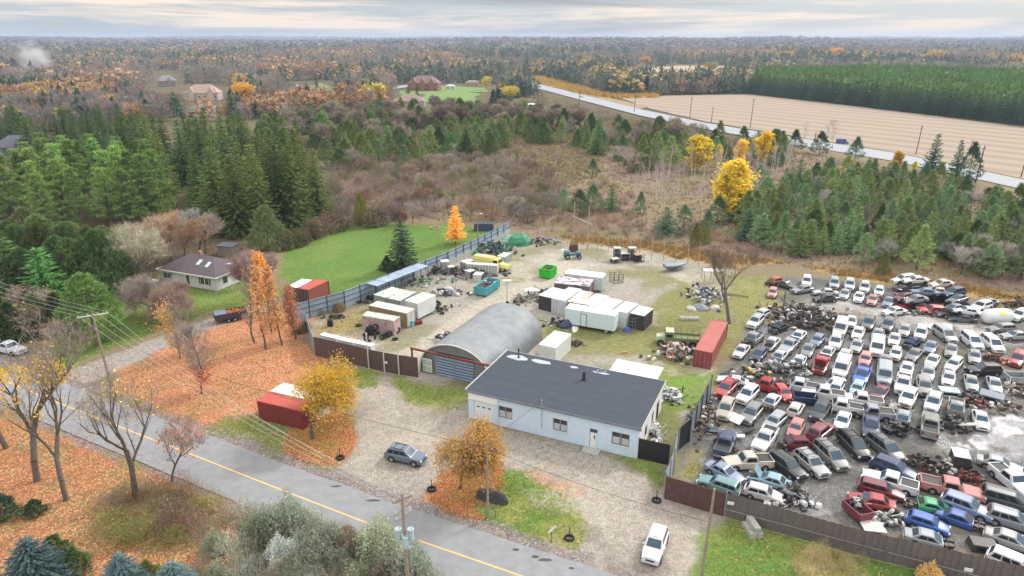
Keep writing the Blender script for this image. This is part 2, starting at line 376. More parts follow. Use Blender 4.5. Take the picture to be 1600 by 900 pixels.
# wheel-tracks across the compound and the salvage yard
def track(pts, w, cc, amt, rag=1.0, seed=0):
 pl = strip_poly([G(*p) for p in pts], w / 2, -w / 2)
 d = sdist(X, Y, pl); near = d > -3
 dd = d[near] + (fbm(X[near] / 2.2, Y[near] / 2.2, 300 + seed) - 0.5) * 3 * rag
 m = np.clip(dd * 1.2 + 0.5, 0, 1) * amt
 col[near] = col[near] * (1 - m[:, None]) + np.array(cc) * m[:, None]; leafy[near] *= (1 - m)
 gritty[near] = gritty[near] * (1 - m) + m
track([(600, 570), (660, 545), (740, 490), (800, 455), (880, 430), (870, 395)], 4.5, srgb(176, 168, 154), .75)
track([(560, 730), (600, 640), (590, 590)], 4, srgb(162, 154, 142), .5, 1, 2)
track([(640, 760), (700, 690), (880, 722), (960, 760), (1000, 880)], 5, srgb(158, 150, 140), .55, 1, 3)
track([(1260, 472), (1360, 492), (1440, 512), (1520, 540), (1600, 590)], 4, srgb(140, 134, 126), .6, 1, 4)
a3 = np.stack([leafy, gritty, wet], 1)
Z = (fbm(X / 6, Y / 6, 201, 4) - 0.5) * 0.10
Z[np.abs(sdist(X, Y, strip_poly(road_mid, 4, -4))) < 1e9] += 0
on_road = sdist(X, Y, strip_poly(road_mid, 5, -5)) > 0
Z[on_road] = -0.06
ii = np.arange(nx * ny).reshape(ny, nx)
quads = np.stack([ii[:-1, :-1], ii[:-1, 1:], ii[1:, 1:], ii[1:, :-1]], -1).reshape(-1, 4)

def ground_material():
 m = bpy.data.materials.new('ground_cover'); m.use_nodes = True
 N, L = m.node_tree.nodes, m.node_tree.links; b = N['Principled BSDF']; b.inputs['Roughness'].default_value = 0.95
 b.inputs['Specular IOR Level'].default_value = 0.2
 a = N.new('ShaderNodeAttribute'); a.attribute_name = 'base'
 k = N.new('ShaderNodeAttribute'); k.attribute_name = 'mask'
 sp = N.new('ShaderNodeSeparateColor'); L.new(k.outputs['Color'], sp.inputs[0])
 t = N.new('ShaderNodeTexCoord')
 def noise(sc, det=6, ro=0.7):
  n = N.new('ShaderNodeTexNoise'); n.inputs['Scale'].default_value = sc; n.inputs['Detail'].default_value = det
  n.inputs['Roughness'].default_value = ro; L.new(t.outputs['Object'], n.inputs['Vector']); return n.outputs['Fac']
 def mrange(v, a0, b0, c0, d0):
  r = N.new('ShaderNodeMapRange'); r.inputs['From Min'].default_value = a0; r.inputs['From Max'].default_value = b0
  r.inputs['To Min'].default_value = c0; r.inputs['To Max'].default_value = d0; L.new(v, r.inputs['Value']); return r.outputs['Result']
 def math_(op, x, y):
  q = N.new('ShaderNodeMath'); q.operation = op
  for s, v in ((q.inputs[0], x), (q.inputs[1], y)):
   if isinstance(v, (int, float)): s.default_value = v
   else: L.new(v, s)
  return q.outputs[0]
 n1 = mrange(noise(1.3), 0.3, 0.7, 0.72, 1.28)
 n2 = mrange(noise(7.0, 4), 0.3, 0.7, 0.70, 1.30)
 v = math_('MULTIPLY', n1, n2)
 hs = N.new('ShaderNodeHueSaturation'); L.new(a.outputs['Color'], hs.inputs['Color']); L.new(v, hs.inputs['Value'])
 L.new(mrange(noise(0.5, 3), 0.3, 0.7, 0.482, 0.518), hs.inputs['Hue'])
 # fallen leaves
 vo = N.new('ShaderNodeTexVoronoi'); vo.inputs['Scale'].default_value = 6.5; L.new(t.outputs['Object'], vo.inputs['Vector'])
 rp = N.new('ShaderNodeValToRGB'); cr = rp.color_ramp; cr.interpolation = 'CONSTANT'
 cols = [srgb(196, 136, 100), srgb(176, 112, 82), srgb(206, 160, 128), srgb(150, 96, 72), srgb(196, 148, 92), srgb(132, 100, 80)]
 cr.elements[0].color = (*cols[0], 1); cr.elements[0].position = 0
 cr.elements[1].color = (*cols[1], 1); cr.elements[1].position = 0.2
 for j in range(2, 6):
  e = cr.elements.new(0.2 * j - 0.05 * (j == 5)); e.color = (*cols[j], 1)
 sc = N.new('ShaderNodeSeparateColor'); L.new(vo.outputs['Color'], sc.inputs[0]); L.new(sc.outputs[0], rp.inputs['Fac'])
 thr = math_('LESS_THAN', sc.outputs[1], sp.outputs[0])
 dist = math_('LESS_THAN', vo.outputs['Distance'], 0.62)
 lm = math_('MULTIPLY', thr, dist)
 mx = N.new('ShaderNodeMix'); mx.data_type = 'RGBA'; L.new(lm, mx.inputs['Factor']); L.new(hs.outputs[0], mx.inputs['A']); L.new(rp.outputs[0], mx.inputs['B'])
 # stones in the gravel
 v2 = N.new('ShaderNodeTexVoronoi'); v2.inputs['Scale'].default_value = 9.0; L.new(t.outputs['Object'], v2.inputs['Vector'])
 s2 = N.new('ShaderNodeSeparateColor'); L.new(v2.outputs['Color'], s2.inputs[0])
 st1 = math_('MULTIPLY', math_('GREATER_THAN', s2.outputs[0], 0.80), sp.outputs[1])
 m2 = N.new('ShaderNodeMix'); m2.data_type = 'RGBA'; L.new(math_('MULTIPLY', st1, 0.35), m2.inputs['Factor']); L.new(mx.outputs['Result'], m2.inputs['A'])
 m2.inputs['B'].default_value = (0.62, 0.60, 0.56, 1)
 st2 = math_('MULTIPLY', math_('LESS_THAN', s2.outputs[1], 0.10), sp.outputs[1])
 m3 = N.new('ShaderNodeMix'); m3.data_type = 'RGBA'; L.new(math_('MULTIPLY', st2, 0.5), m3.inputs['Factor']); L.new(m2.outputs['Result'], m3.inputs['A'])
 m3.inputs['B'].default_value = (0.10, 0.09, 0.08, 1)
 L.new(m3.outputs['Result'], b.inputs['Base Color'])
 L.new(mrange(sp.outputs[2], 0.2, 0.9, 0.95, 0.16), b.inputs['Roughness'])
 L.new(mrange(sp.outputs[2], 0.2, 0.9, 0.2, 0.8), b.inputs['Specular IOR Level'])
 bp = N.new('ShaderNodeBump'); bp.inputs['Strength'].default_value = 0.5; bp.inputs['Distance'].default_value = 0.08
 L.new(noise(5.0, 5, 0.75), bp.inputs['Height']); L.new(bp.outputs[0], b.inputs['Normal'])
 return m
M_ground = ground_material()
gme = np_mesh('ground', np.stack([X, Y, Z], 1), quads, M_ground, attr={'base': ('POINT', col), 'mask': ('POINT', a3)}, smooth=True)
tag(put(gme, 'ground'), kind='structure')
def height_at(x, y):
 return float((fbm(np.array([x / 6]), np.array([y / 6]), 201, 4)[0] - 0.5) * 0.10)

# far land: one sheet to the horizon, under the near one
M_far = mat('far_land', DRY, 0.95, var=0.2, scale=0.02, attr='base', spec=0.1)
rr = np.concatenate([np.linspace(60, 300, 20), np.geomspace(320, 12000, 90)]); aa = np.linspace(rad(-75), rad(75), 150)
RR, AA = np.meshgrid(rr, aa, indexing='ij'); FX, FY = (RR * np.sin(AA)).ravel(), (RR * np.cos(AA)).ravel()
FZ = hfar(FX, FY) - 0.25
fc = np.tile(np.array(srgb(104, 96, 76)), (len(FX), 1)) * (0.8 + 0.4 * fbm(FX / 60, FY / 60, 9))[:, None]
jj = np.arange(len(rr) * len(aa)).reshape(len(rr), len(aa))
fq = np.stack([jj[:-1, :-1], jj[:-1, 1:], jj[1:, 1:], jj[1:, :-1]], -1).reshape(-1, 4)[:, ::-1]
tag(put(np_mesh('hills', np.stack([FX, FY, FZ], 1), fq, M_far, attr={'base': ('POINT', fc)}, smooth=True), 'hills'), kind='structure')

def sheet(name, pts, m, z=0.02, rough_edge=0.0, sub=1, h=None):
 """flat ground sheet with optional uneven edge"""
 rng = random.Random(len(name) * 7); P = []
 for i in range(len(pts)):
  a, b = pts[i], pts[(i + 1) % len(pts)]
  n = max(1, int(math.hypot(b[0] - a[0], b[1] - a[1]) / sub)) if rough_edge else 1
  for k in range(n):
   t = k / n; P.append((a[0] + (b[0] - a[0]) * t + rng.uniform(-1, 1) * rough_edge, a[1] + (b[1] - a[1]) * t + rng.uniform(-1, 1) * rough_edge, z))
 mb = MB(); mb.poly(P)
 return tag(mb.build(name, m), kind='structure')
def ribbon(name, pl, dl, dr, m, z, seg=3.0, jit=0.0):
 Q = [pl[0]]
 for a, b in zip(pl, pl[1:]):
  n = max(1, int(math.hypot(b[0] - a[0], b[1] - a[1]) / seg))
  Q += [(a[0] + (b[0] - a[0]) * k / n, a[1] + (b[1] - a[1]) * k / n) for k in range(1, n + 1)]
 rng = random.Random(3); A, B = offset(Q, dl), offset(Q, dr)
 J = lambda p: (p[0] + rng.uniform(-jit, jit), p[1] + rng.uniform(-jit, jit), z)
 mb = MB(); mb.grid([[J(p) for p in A], [J(p) for p in B]], close=False)
 return mb.build(name, m)

M_asph = mat('asphalt', srgb(138, 141, 145), 0.85, var=0.16, scale=0.9, bump=0.15, rust=((0.19, 0.19, 0.21), 0.66, 0.35))
tag(ribbon('road', road_mid, 3.6, -3.6, M_asph, 0.012, 2.0, 0.06), kind='structure')
M_yel = mat('yellow_line', srgb(226, 186, 116), 0.8, var=0.2, scale=2)
tag(ribbon('road_marking', road_mid, 0.085, -0.085, M_yel, 0.018), kind='structure')
# tar patches on the road (repaired potholes)
M_tar = mat('tar', (0.07, 0.07, 0.075), 0.7, var=0.3)
for k, (px, py, w, d_) in enumerate(((583, 782, 1.4, .4), (806, 859, .7, .35), (836, 870, .7, .4), (852, 875, 1.3, .45), (893, 888, .5, .3), (525, 760, 1.2, .3))):
 x, y = G(px, py); mb = MB(); rg = random.Random(k)
 mb.poly([(x + math.cos(a) * w * rg.uniform(.4, .6), y + math.sin(a) * d_ * rg.uniform(.4, .6), 0.018) for a in [2 * PI * j / 9 for j in range(9)]])
 tag(mb.build('road_patch', M_tar), kind='structure')

# far fields, highway, plantation floor
def field_material(name, c1, c2, ang, scale):
 m = bpy.data.materials.new(name); m.use_nodes = True; N, L = m.node_tree.nodes, m.node_tree.links; b = N['Principled BSDF']
 b.inputs['Roughness'].default_value = 0.95; b.inputs['Specular IOR Level'].default_value = 0.1
 t = N.new('ShaderNodeTexCoord'); mp = N.new('ShaderNodeMapping'); mp.inputs['Rotation'].default_value = (0, 0, -ang)
 L.new(t.outputs['Object'], mp.inputs['Vector'])
 wv = N.new('ShaderNodeTexWave'); wv.bands_direction = 'Y'; wv.inputs['Scale'].default_value = scale; wv.inputs['Distortion'].default_value = 1.5
 wv.inputs['Detail'].default_value = 3; wv.inputs['Detail Scale'].default_value = 0.4
 L.new(mp.outputs[0], wv.inputs['Vector'])
 nz = N.new('ShaderNodeTexNoise'); nz.inputs['Scale'].default_value = 0.03; nz.inputs['Detail'].default_value = 8; L.new(mp.outputs[0], nz.inputs['Vector'])
 ad = N.new('ShaderNodeMath'); ad.operation = 'MULTIPLY_ADD'; ad.inputs[1].default_value = 0.55; L.new(wv.outputs['Fac'], ad.inputs[0]);
 ml = N.new('ShaderNodeMath'); ml.operation = 'MULTIPLY'; ml.inputs[1].default_value = 0.5; L.new(nz.outputs['Fac'], ml.inputs[0]); L.new(ml.outputs[0], ad.inputs[2])
 rp = N.new('ShaderNodeValToRGB'); rp.color_ramp.elements[0].position = 0.25; rp.color_ramp.elements[1].position = 0.7
 rp.color_ramp.elements[0].color = (*c1, 1); rp.color_ramp.elements[1].color = (*c2, 1)
 L.new(ad.outputs[0], rp.inputs['Fac']); L.new(rp.outputs['Color'], b.inputs['Base Color']); return m
a1, b1 = G(1100, 172), G(1600, 222)
M_stub = field_material('stubble', srgb(150, 137, 123), srgb(165, 151, 137), math.atan2(b1[1] - a1[1], b1[0] - a1[0]), 0.019)
sheet('stubble_field', gp((965, 152), (1060, 149), (1172, 148), (1300, 162), (1480, 184), (1650, 206), (1750, 225), (1750, 306), (1600, 279), (1400, 238), (1220, 210), (1100, 190), (1010, 168)), M_stub, 0.05, 1.2, 8)
M_stub2 = field_material('pale_field', srgb(160, 142, 126), srgb(186, 168, 150), 0.3, 0.02)
def far_sheet(name, pts, m, lift=2.0):
 P = [(x, y, float(hfar(x, y)) + lift) for x, y in pts]; mb = MB(); mb.poly(P); return tag(mb.build(name, m), kind='structure')
sheet('far_field', gp((960, 124), (1000, 108), (1060, 102.5), (1130, 103.5), (1166, 108), (1168, 124), (1100, 132), (1000, 128)), M_stub2, 0.06, 4, 30)
far_sheet('distant_field', gp((842, 84.5), (862, 80), (920, 79), (925, 81), (905, 86), (860, 89)), M_stub2, 1)
far_sheet('distant_field', gp((640, 79), (760, 78), (835, 81), (800, 83), (700, 82)), M_stub2, 2)
M_hwy = mat('highway_asphalt', srgb(156, 160, 168), 0.8, var=0.08, scale=0.05)
hw_a = gp((792, 120), (850, 133), (905, 147), (1000, 171), (1100, 192), (1220, 212), (1400, 240), (1600, 282), (1750, 314))
hw_b = gp((792, 126), (850, 141), (905, 156), (1000, 181), (1100, 202), (1220, 223), (1400, 253), (1600, 297), (1750, 331))
mb = MB(); mb.grid([[(x, y, 0.22) for x, y in hw_a], [(x, y, 0.22) for x, y in hw_b]], close=False)
tag(mb.build('highway', M_hwy), kind='structure')
M_verge = mat('dry_verge', srgb(146, 132, 96), 0.95, var=0.3, scale=0.2)
sheet('verge', gp((792, 116), (905, 142), (1000, 164), (1010, 166), (1000, 172), (905, 147.4), (792, 120.4)), M_verge, 0.07, 1, 10)
M_grassfar = mat('far_grass', srgb(110, 138, 72), 0.95, var=0.25, scale=0.15)
sheet('far_lawn', gp((655, 158), (668, 143), (700, 140), (750, 146), (740, 162), (690, 166)), M_grassfar, 0.08, 2, 10)
sheet('far_lawn', gp((620, 142), (700, 134), (762, 138), (765, 144), (700, 144), (630, 150)), M_grassfar, 0.09, 2, 10)
sheet('far_lawn', gp((480, 138), (500, 130), (520, 136), (520, 146), (492, 144)), M_grassfar, 0.08, 1, 10)
sheet('far_driveway', gp((462, 132), (470, 134), (500, 142), (522, 150), (518, 153), (492, 146), (464, 136)), M_hwy, 0.12)
sheet('far_driveway', gp((600, 141), (625, 134), (640, 133), (640, 135.5), (618, 139), (606, 143)), M_hwy, 0.12)
# ================================================================ BUILDINGS, FENCES
def quad_rect(P):
 """fit a rectangle to four ground points: centre, half sizes, angle"""
 cx = sum(p[0] for p in P) / 4; cy = sum(p[1] for p in P) / 4
 ax = ((P[1][0] - P[0][0]) + (P[2][0] - P[3][0])) / 2; ay = ((P[1][1] - P[0][1]) + (P[2][1] - P[3][1])) / 2
 bx = ((P[3][0] - P[0][0]) + (P[2][0] - P[1][0])) / 2; by = ((P[3][1] - P[0][1]) + (P[2][1] - P[1][1])) / 2
 return cx, cy, math.hypot(ax, ay), math.hypot(bx, by), math.atan2(ay, ax)

# ---------- commercial building, local x along the front (0..21.1), y to the back (0..11.8)
def shop():
 P = [GT('7', 118, 432, 4), GT('7', 1187, 670, 4), GT('7', 1355, 385, 4), GT('7', 385, 195, 4)]
 cx, cy, L, D, a = quad_rect(P)
 x0_, y0_ = cx - math.cos(a) * L / 2 + math.sin(a) * D / 2, cy - math.sin(a) * L / 2 - math.cos(a) * D / 2
 r = thing('commercial_building', 'long single storey pale blue workshop building with flat dark grey roof', 'building', (x0_, y0_, 0), a)
 W = mat('pale_blue_wall', srgb(206, 226, 244), 0.75, var=0.07, scale=1.2, bump=0.08, rust=((0.44, 0.50, 0.56), 0.60, .7)); WW = mat('white_side_wall', srgb(226, 228, 226), 0.8, var=0.1, scale=1.2, rust=((0.45, 0.43, 0.38), 0.66, .8))
 H = 3.75; t = .25
 ops = [(.75, 3.35, 0, 2.7, 'g'), (4.1, 5.9, 1.15, 2.75, 'w'), (11.05, 12.85, 1.15, 2.75, 'w'), (15.55, 16.45, 0.1, 2.5, 'd'), (18.1, 20.15, 1.15, 2.8, 'w')]
 mb = MB(); xs = [0]
 for o in ops: xs += [o[0], o[1]]
 xs.append(L)
 for i in range(0, len(xs), 2): mb.box(((xs[i] + xs[i + 1]) / 2, t / 2, H / 2), (xs[i + 1] - xs[i], t, H))
 for o in ops:
  if o[2] > 0: mb.box(((o[0] + o[1]) / 2, t / 2, o[2] / 2), (o[1] - o[0], t, o[2]))
  mb.box(((o[0] + o[1]) / 2, t / 2, (H + o[3]) / 2), (o[1] - o[0], t, H - o[3]))
 mb.build('front_wall', W, r)
 mb = MB(); mb.box((t / 2, D / 2 + t / 2, H / 2), (t, D - t - .002, H)); mb.box((L / 2, D - t / 2, H / 2), (L - 2 * t - .004, t, H)); mb.build('rear_wall', W, r)
 mb = MB(); so = [(3.0, 4.2, 0.9, 2.3), (6.3, 7.3, .9, 2.3), (8.8, 10.2, 0, 2.3)]; ys = [t + .002]
 for o in so: ys += [o[0], o[1]]
 ys.append(D)
 for i in range(0, len(ys), 2): mb.box((L - t / 2, (ys[i] + ys[i + 1]) / 2, H / 2), (t, ys[i + 1] - ys[i], H))
 for o in so:
  if o[2]: mb.box((L - t / 2, (o[0] + o[1]) / 2, o[2] / 2), (t, o[1] - o[0], o[2]))
  mb.box((L - t / 2, (o[0] + o[1]) / 2, (H + o[3]) / 2), (t, o[1] - o[0], H - o[3]))
 mb.build('side_wall', WW, r)
 MR = mat('tar_roof', srgb(64, 71, 83), 0.9, var=0.12, scale=0.8, bump=0.2, wave=None)
 n = MR.node_tree
 rf = MB(); rf.box((L / 2, D / 2, H + .10), (L + .5, D + .4, .2)); rfo = rf.build('roof', MR, r)
 sm_ = MB()
 for k in range(1, 6): sm_.box((L / 2, k * D / 6 + .1 * (k % 3), H + .203), (L + .3, .03, .01))
 sm_.build('roof_seams', mat('seam_tar', (.05, .058, .072), .8), rfo)
 mb = MB()                                     # metal edge all round, slightly proud
 mb.box((L / 2, D + .23, H + .1), (L + .56, .05, .28)); mb.box((-.28, D / 2, H + .16), (.07, D + .4, .42)); mb.box((L + .28, D / 2, H + .13), (.06, D + .4, .34))
 MB().box((L / 2, -.23, H + .09), (L + .56, .05, .26)).build('front_edge', mat('dark_edging', srgb(120, 128, 138), .6), rfo); mb.build('roof_edge', mat('roof_edging', srgb(206, 206, 204), 0.6, var=.08), rfo)
 # wet pale patch of roof coating at the rear left corner and round the vents
 MP = mat('roof_coating', srgb(176, 184, 192), 0.5, var=.18, scale=2); rg = random.Random(4)
 for (ux, uy, ra, rb) in ((1.9, 10.6, 1.7, .75), (5.2, 10.7, 1.5, .55), (9.7, 11.0, .6, .3), (13.4, 10.9, 1.2, .35)):
  MB().poly([(ux + math.cos(k * .45) * ra * rg.uniform(.75, 1.1), min(D + .1, uy + math.sin(k * .45) * rb * rg.uniform(.75, 1.1)), H + .206) for k in range(14)]).build('roof_patch', MP, rfo)
 # windows
 MF = mat('window_frame', srgb(150, 156, 160), 0.5, var=.05)
 MGL = mat('shop_glass', (0.045, 0.045, 0.05), 0.15, var=.5, scale=1.2, spec=.8); MBL = mat('blind', (0.5, 0.53, 0.55), .8, var=.25, scale=2)
 for o in ops:
  c = (o[0] + o[1]) / 2; w = o[1] - o[0]; h = o[3] - o[2]
  if o[4] == 'w':
   f = MB()
   for q in (o[0] + .04, o[1] - .04, c): f.box((q, .1, o[2] + h / 2), (.08, .1, h))
   for q in (o[2] + .04, o[3] - .04): f.box((c, .1, q), (w - .01, .09, .08))
   fo = f.build('window', MF, r)
   MB().box((c, .15, o[2] + h / 2), (w - .16, .02, h - .16)).build('pane', MGL, fo)
   MB().box((c - w * .245, .132, o[2] + h * .33), (w * .4, .012, h * .5)).box((c + w * .245, .132, o[2] + h * .33), (w * .4, .012, h * .5)).build('blind', MBL, fo)
   MB().box((c, -.03, o[2] - .04), (w + .15, .12, .07)).build('sill', mat('sill', srgb(210, 220, 228), .7), fo)
  elif o[4] == 'd':
   d = MB().box((c, .1, o[2] + .95), (w - .1, .08, 1.9)).build('door', mat('white_door', srgb(232, 236, 238), .5, var=.05), r)
   MB().box((c, .1, o[2] + 2.15), (w - .1, .06, .42)).build('transom_window', M_glass, d)
   MB().box((c + .12, .05, o[2] + 1.35), (.14, .03, .5)).build('door_window', M_glass, d)
   MB().box((c - .3, .04, o[2] + 1.0), (.06, .08, .12)).build('handle', M_steel, d)
   MB().box((c, -.7, .06), (2.0, 1.3, .14)).build('step', M_conc, r)
  else:
   g = MB()
   for k in range(5): g.box((c, .12 + (k % 2) * .006, .27 + k * .54), (w - .04, .06, .53))
   g = g.build('garage_door', mat('garage_door_paint', srgb(226, 232, 238), .6, var=.04), r)
   for k in range(3): MB().box((o[0] + .55 + k * .75, .085, 1.9), (.42, .02, .16)).build('door_pane', M_glass, g)
 MB().box((2.1, -.05, 3.2), (4.1, .08, .85)).build('sign_board', mat('blank_board', srgb(242, 244, 244), .6, var=.03), r)
 # downpipes, vents, chimney
 MB().tube((4.02, -.12, 0), (4.02, -.12, 3.7), .06, .06, 8).build('downpipe', mat('pipe_white', srgb(206, 216, 226), .5), r)
 p = MB(); p.tube((9.8, -.35, 1.2), (9.8, -.35, 4.9), .045, .045, 8).tube((9.8, -.35, 4.85), (9.65, -.35, 5.0), .07, .05, 6); p.tube((9.8, -.35, 4.0), (9.8, 0, 4.0), .03); p.build('service_mast', M_steel, r)
 ch = MB(); ch.tube((12.0, 8.2, H + .2), (12.0, 8.2, H + 1.15), .2, .19, 12).tube((12.0, 8.2, H + 1.15), (12.0, 8.2, H + 1.3), .25, .22, 12).box((12.0, 8.2, H + .24), (.6, .6, .1))
 ch.build('chimney', mat('dark_flue', (0.05, .045, .045), .6, .3, rust=(RUST, .55, 2)), rfo)
 ch = MB(); ch.tube((2.0, 10.7, H + .2), (2.0, 10.7, H + 1.35), .09, .09, 8).tube((2.0, 10.7, H + 1.35), (2.0, 10.7, H + 1.5), .13, .1, 8).tube((2.0, 10.7, H + .2), (2.0, 10.7, H + .28), .22, .15, 10); ch.build('vent_pipe', M_black, rfo)
 ch = MB(); ch.tube((13.3, 11.2, H + .2), (13.3, 11.2, H + .62), .2, .17, 10).tube((13.3, 11.2, H + .62), (13.3, 11.2, H + .95), .05, .05).box((12.9, 11.1, H + .3), (.3, .3, .2)).box((13.8, 11.3, H + .27), (.35, .25, .14)).tube((13.3, 11.2, H + .95), (13.0, 11.2, H + 1.0), .03)
 ch.build('roof_ventilator', M_steel, rfo)
 # rear annexes: low white roofs
 an = MB(); an.box((10.2, D + .95, 1.3), (11.5, 1.2, 2.6)); ano = an.build('rear_lean_to', W, r); MB().box((10.2, D + 1.0, 2.66), (11.9, 1.55, .1)).build('lean_to_roof', M_white, ano)
 an = MB(); an.box((16.6, D + 3.4, 1.2), (5.3, 5.6, 2.4)); ano = an.build('rear_shed', WW, r); q = MB(); q.box((16.6, D + 3.45, 2.48), (6.4, 6.4, .12)); q.box((16.6, D + 3.45, 2.56), (.06, 6.4, .05)); q.build('shed_roof', M_white, ano)
 MB().box((L - .05, 3.6, 1.6), (.04, 1.2, 1.4)).build('side_window', M_glass, r); MB().box((L - .05, 6.8, 1.6), (.04, 1, 1.4)).build('side_window', M_glass, r)
 MB().box((L - .05, 9.5, 1.15), (.05, 1.4, 2.3)).build('side_door', M_black, r)
 return r, L, D, a
shop_r, SL, SD, SA = shop()
def shop_pt(u, v): c, s_ = math.cos(SA), math.sin(SA); return shop_r.location.x + u * c - v * s_, shop_r.location.y + u * s_ + v * c

# ---------- quonset hut
M_dpost0 = mat('dark_slate', srgb(70, 84, 104), .6)
def quonset():
 # front base line and axis from the photograph
 A = GT('6', 1030, 345); B = G(760, 576)
 fl = G(664, 592); fr = G(757, 601)
 # crest line: front (712.., 546) back
 cf = GT('6', 1235, 183, 4.6); cb = G(798, 475.5, 4.9)
 ax = math.atan2(cb[1] - cf[1], cb[0] - cf[0]); Ln = math.hypot(cb[0] - cf[0], cb[1] - cf[1])
 R_, H = 5.5, 5.0
 r = thing('quonset_hut', 'arched corrugated grey metal hut with blue grey slatted doors', 'building', (cf[0], cf[1], 0), ax)   # local x runs to the back
 nseg = 26; arc = lambda k, rr, hh: (math.cos(PI * k / nseg) * rr, max(0, math.sin(PI * k / nseg)) ** .8 * hh)
 mb = MB(); n = 56; rings = []
 for i in range(n + 1):
  x = Ln * i / n; e = 0.15 if i % 2 else 0.0
  rings.append([(x, arc(k, R_ + e, H + e)[0], arc(k, R_ + e, H + e)[1]) for k in range(nseg + 1)])
 mb.grid(rings, close=False)
 M_cor = mat('galvanised_arch', srgb(156, 160, 164), 0.45, .35, var=.22, scale=.6, rust=((.30, .26, .22), .64, .7))
 mb.build('arched_roof', M_cor, r, smooth=False)
 for nm, x in (('front_wall', .25), ('rear_wall', Ln - .25)):
  mb = MB(); pts = [arc(k, R_ - .03, H - .03) for k in range(nseg + 1)]
  for i in range(52):                           # ribbed wall
   y0 = -R_ + i * 2 * R_ / 52; y1 = y0 + 2 * R_ / 52
   zt = lambda y: (max(0, 1 - (y / R_) ** 2) ** .4) * (H - .05)
   xx = x + (.035 if i % 2 else 0)
   if nm == 'front_wall' and -3.0 < (y0 + y1) / 2 < 3.0:
    lo = 3.55
   else: lo = 0
   if zt(y0) <= lo and zt(y1) <= lo: continue
   mb.poly([(xx, y0, lo), (xx, y1, lo), (xx, y1, max(lo, zt(y1))), (xx, y0, max(lo, zt(y0)))])
  mb.build(nm, mat('hut_wall', srgb(136, 140, 144), .6, .2, var=.2, rust=(RUST, .68, 1)), r)
 MD = mat('slatted_blue_door', srgb(150, 172, 198), .6, .1, var=.15, rust=((.5, .5, .48), .66, 2))
 for s_ in (-1, 1):
  d = MB()
  MB().box((.22, s_ * 1.5, 1.75), (.02, 2.9, 3.4)).build('door_backing', M_dpost0, r)
  for k in range(8): d.box((.17, s_ * 1.5, .24 + k * .43), (.06, 2.92, .25))
  d.box((.12, s_ * .08, 1.75), (.05, .08, 3.45))
  do = d.build('hut_door', MD, r)
 w_ = MB().box((-.05, 4.3, 1.3), (.08, 1.5, 2.0), .0).build('leaning_window', M_white, r)
 for u in (-.36, .36):
  for v in (.85, 1.75): MB().box((-.1, 4.3 + u, v), (.03, .58, .7)).build('pane', MATS['pale_green_glass'] if 'pale_green_glass' in MATS else mat('pale_green_glass', srgb(176, 200, 184), .3, var=.4, scale=4), w_)
 mb = MB(); pts = [arc(k, R_ + .12, H + .12) for k in range(nseg + 1)]
 for k in range(nseg): mb.tube((-.02, pts[k][0], pts[k][1]), (-.02, pts[k + 1][0], pts[k + 1][1]), .09, .09, 5, cap=False)
 mb.build('arch_trim', mat('pale_trim', srgb(210, 206, 196), .6), r)
 return r, Ln, ax
hut, HL, HA = quonset()
def hut_pt(u, v): c, s_ = math.cos(HA), math.sin(HA); return hut.location.x + u * c - v * s_, hut.location.y + u * s_ + v * c
# red steel goal frame in front of hut
fr = thing('goal_beam', 'rusty red steel beam frame standing in front of the arched hut', 'frame', (*hut_pt(-1.0, 0), 0), HA)
MRed = mat('rusty_red_steel', srgb(128, 66, 56), .7, .2, rust=(RUST, .55, 2)); mb = MB()
mb.box((0, 0, 3.9), (.22, 12.6, .25)); mb.build('beam', MRed, fr)
for s_ in (-1, 1): MB().box((0, s_ * 6.1, 1.95), (.2, .2, 3.9)).build('post', MRed, fr)

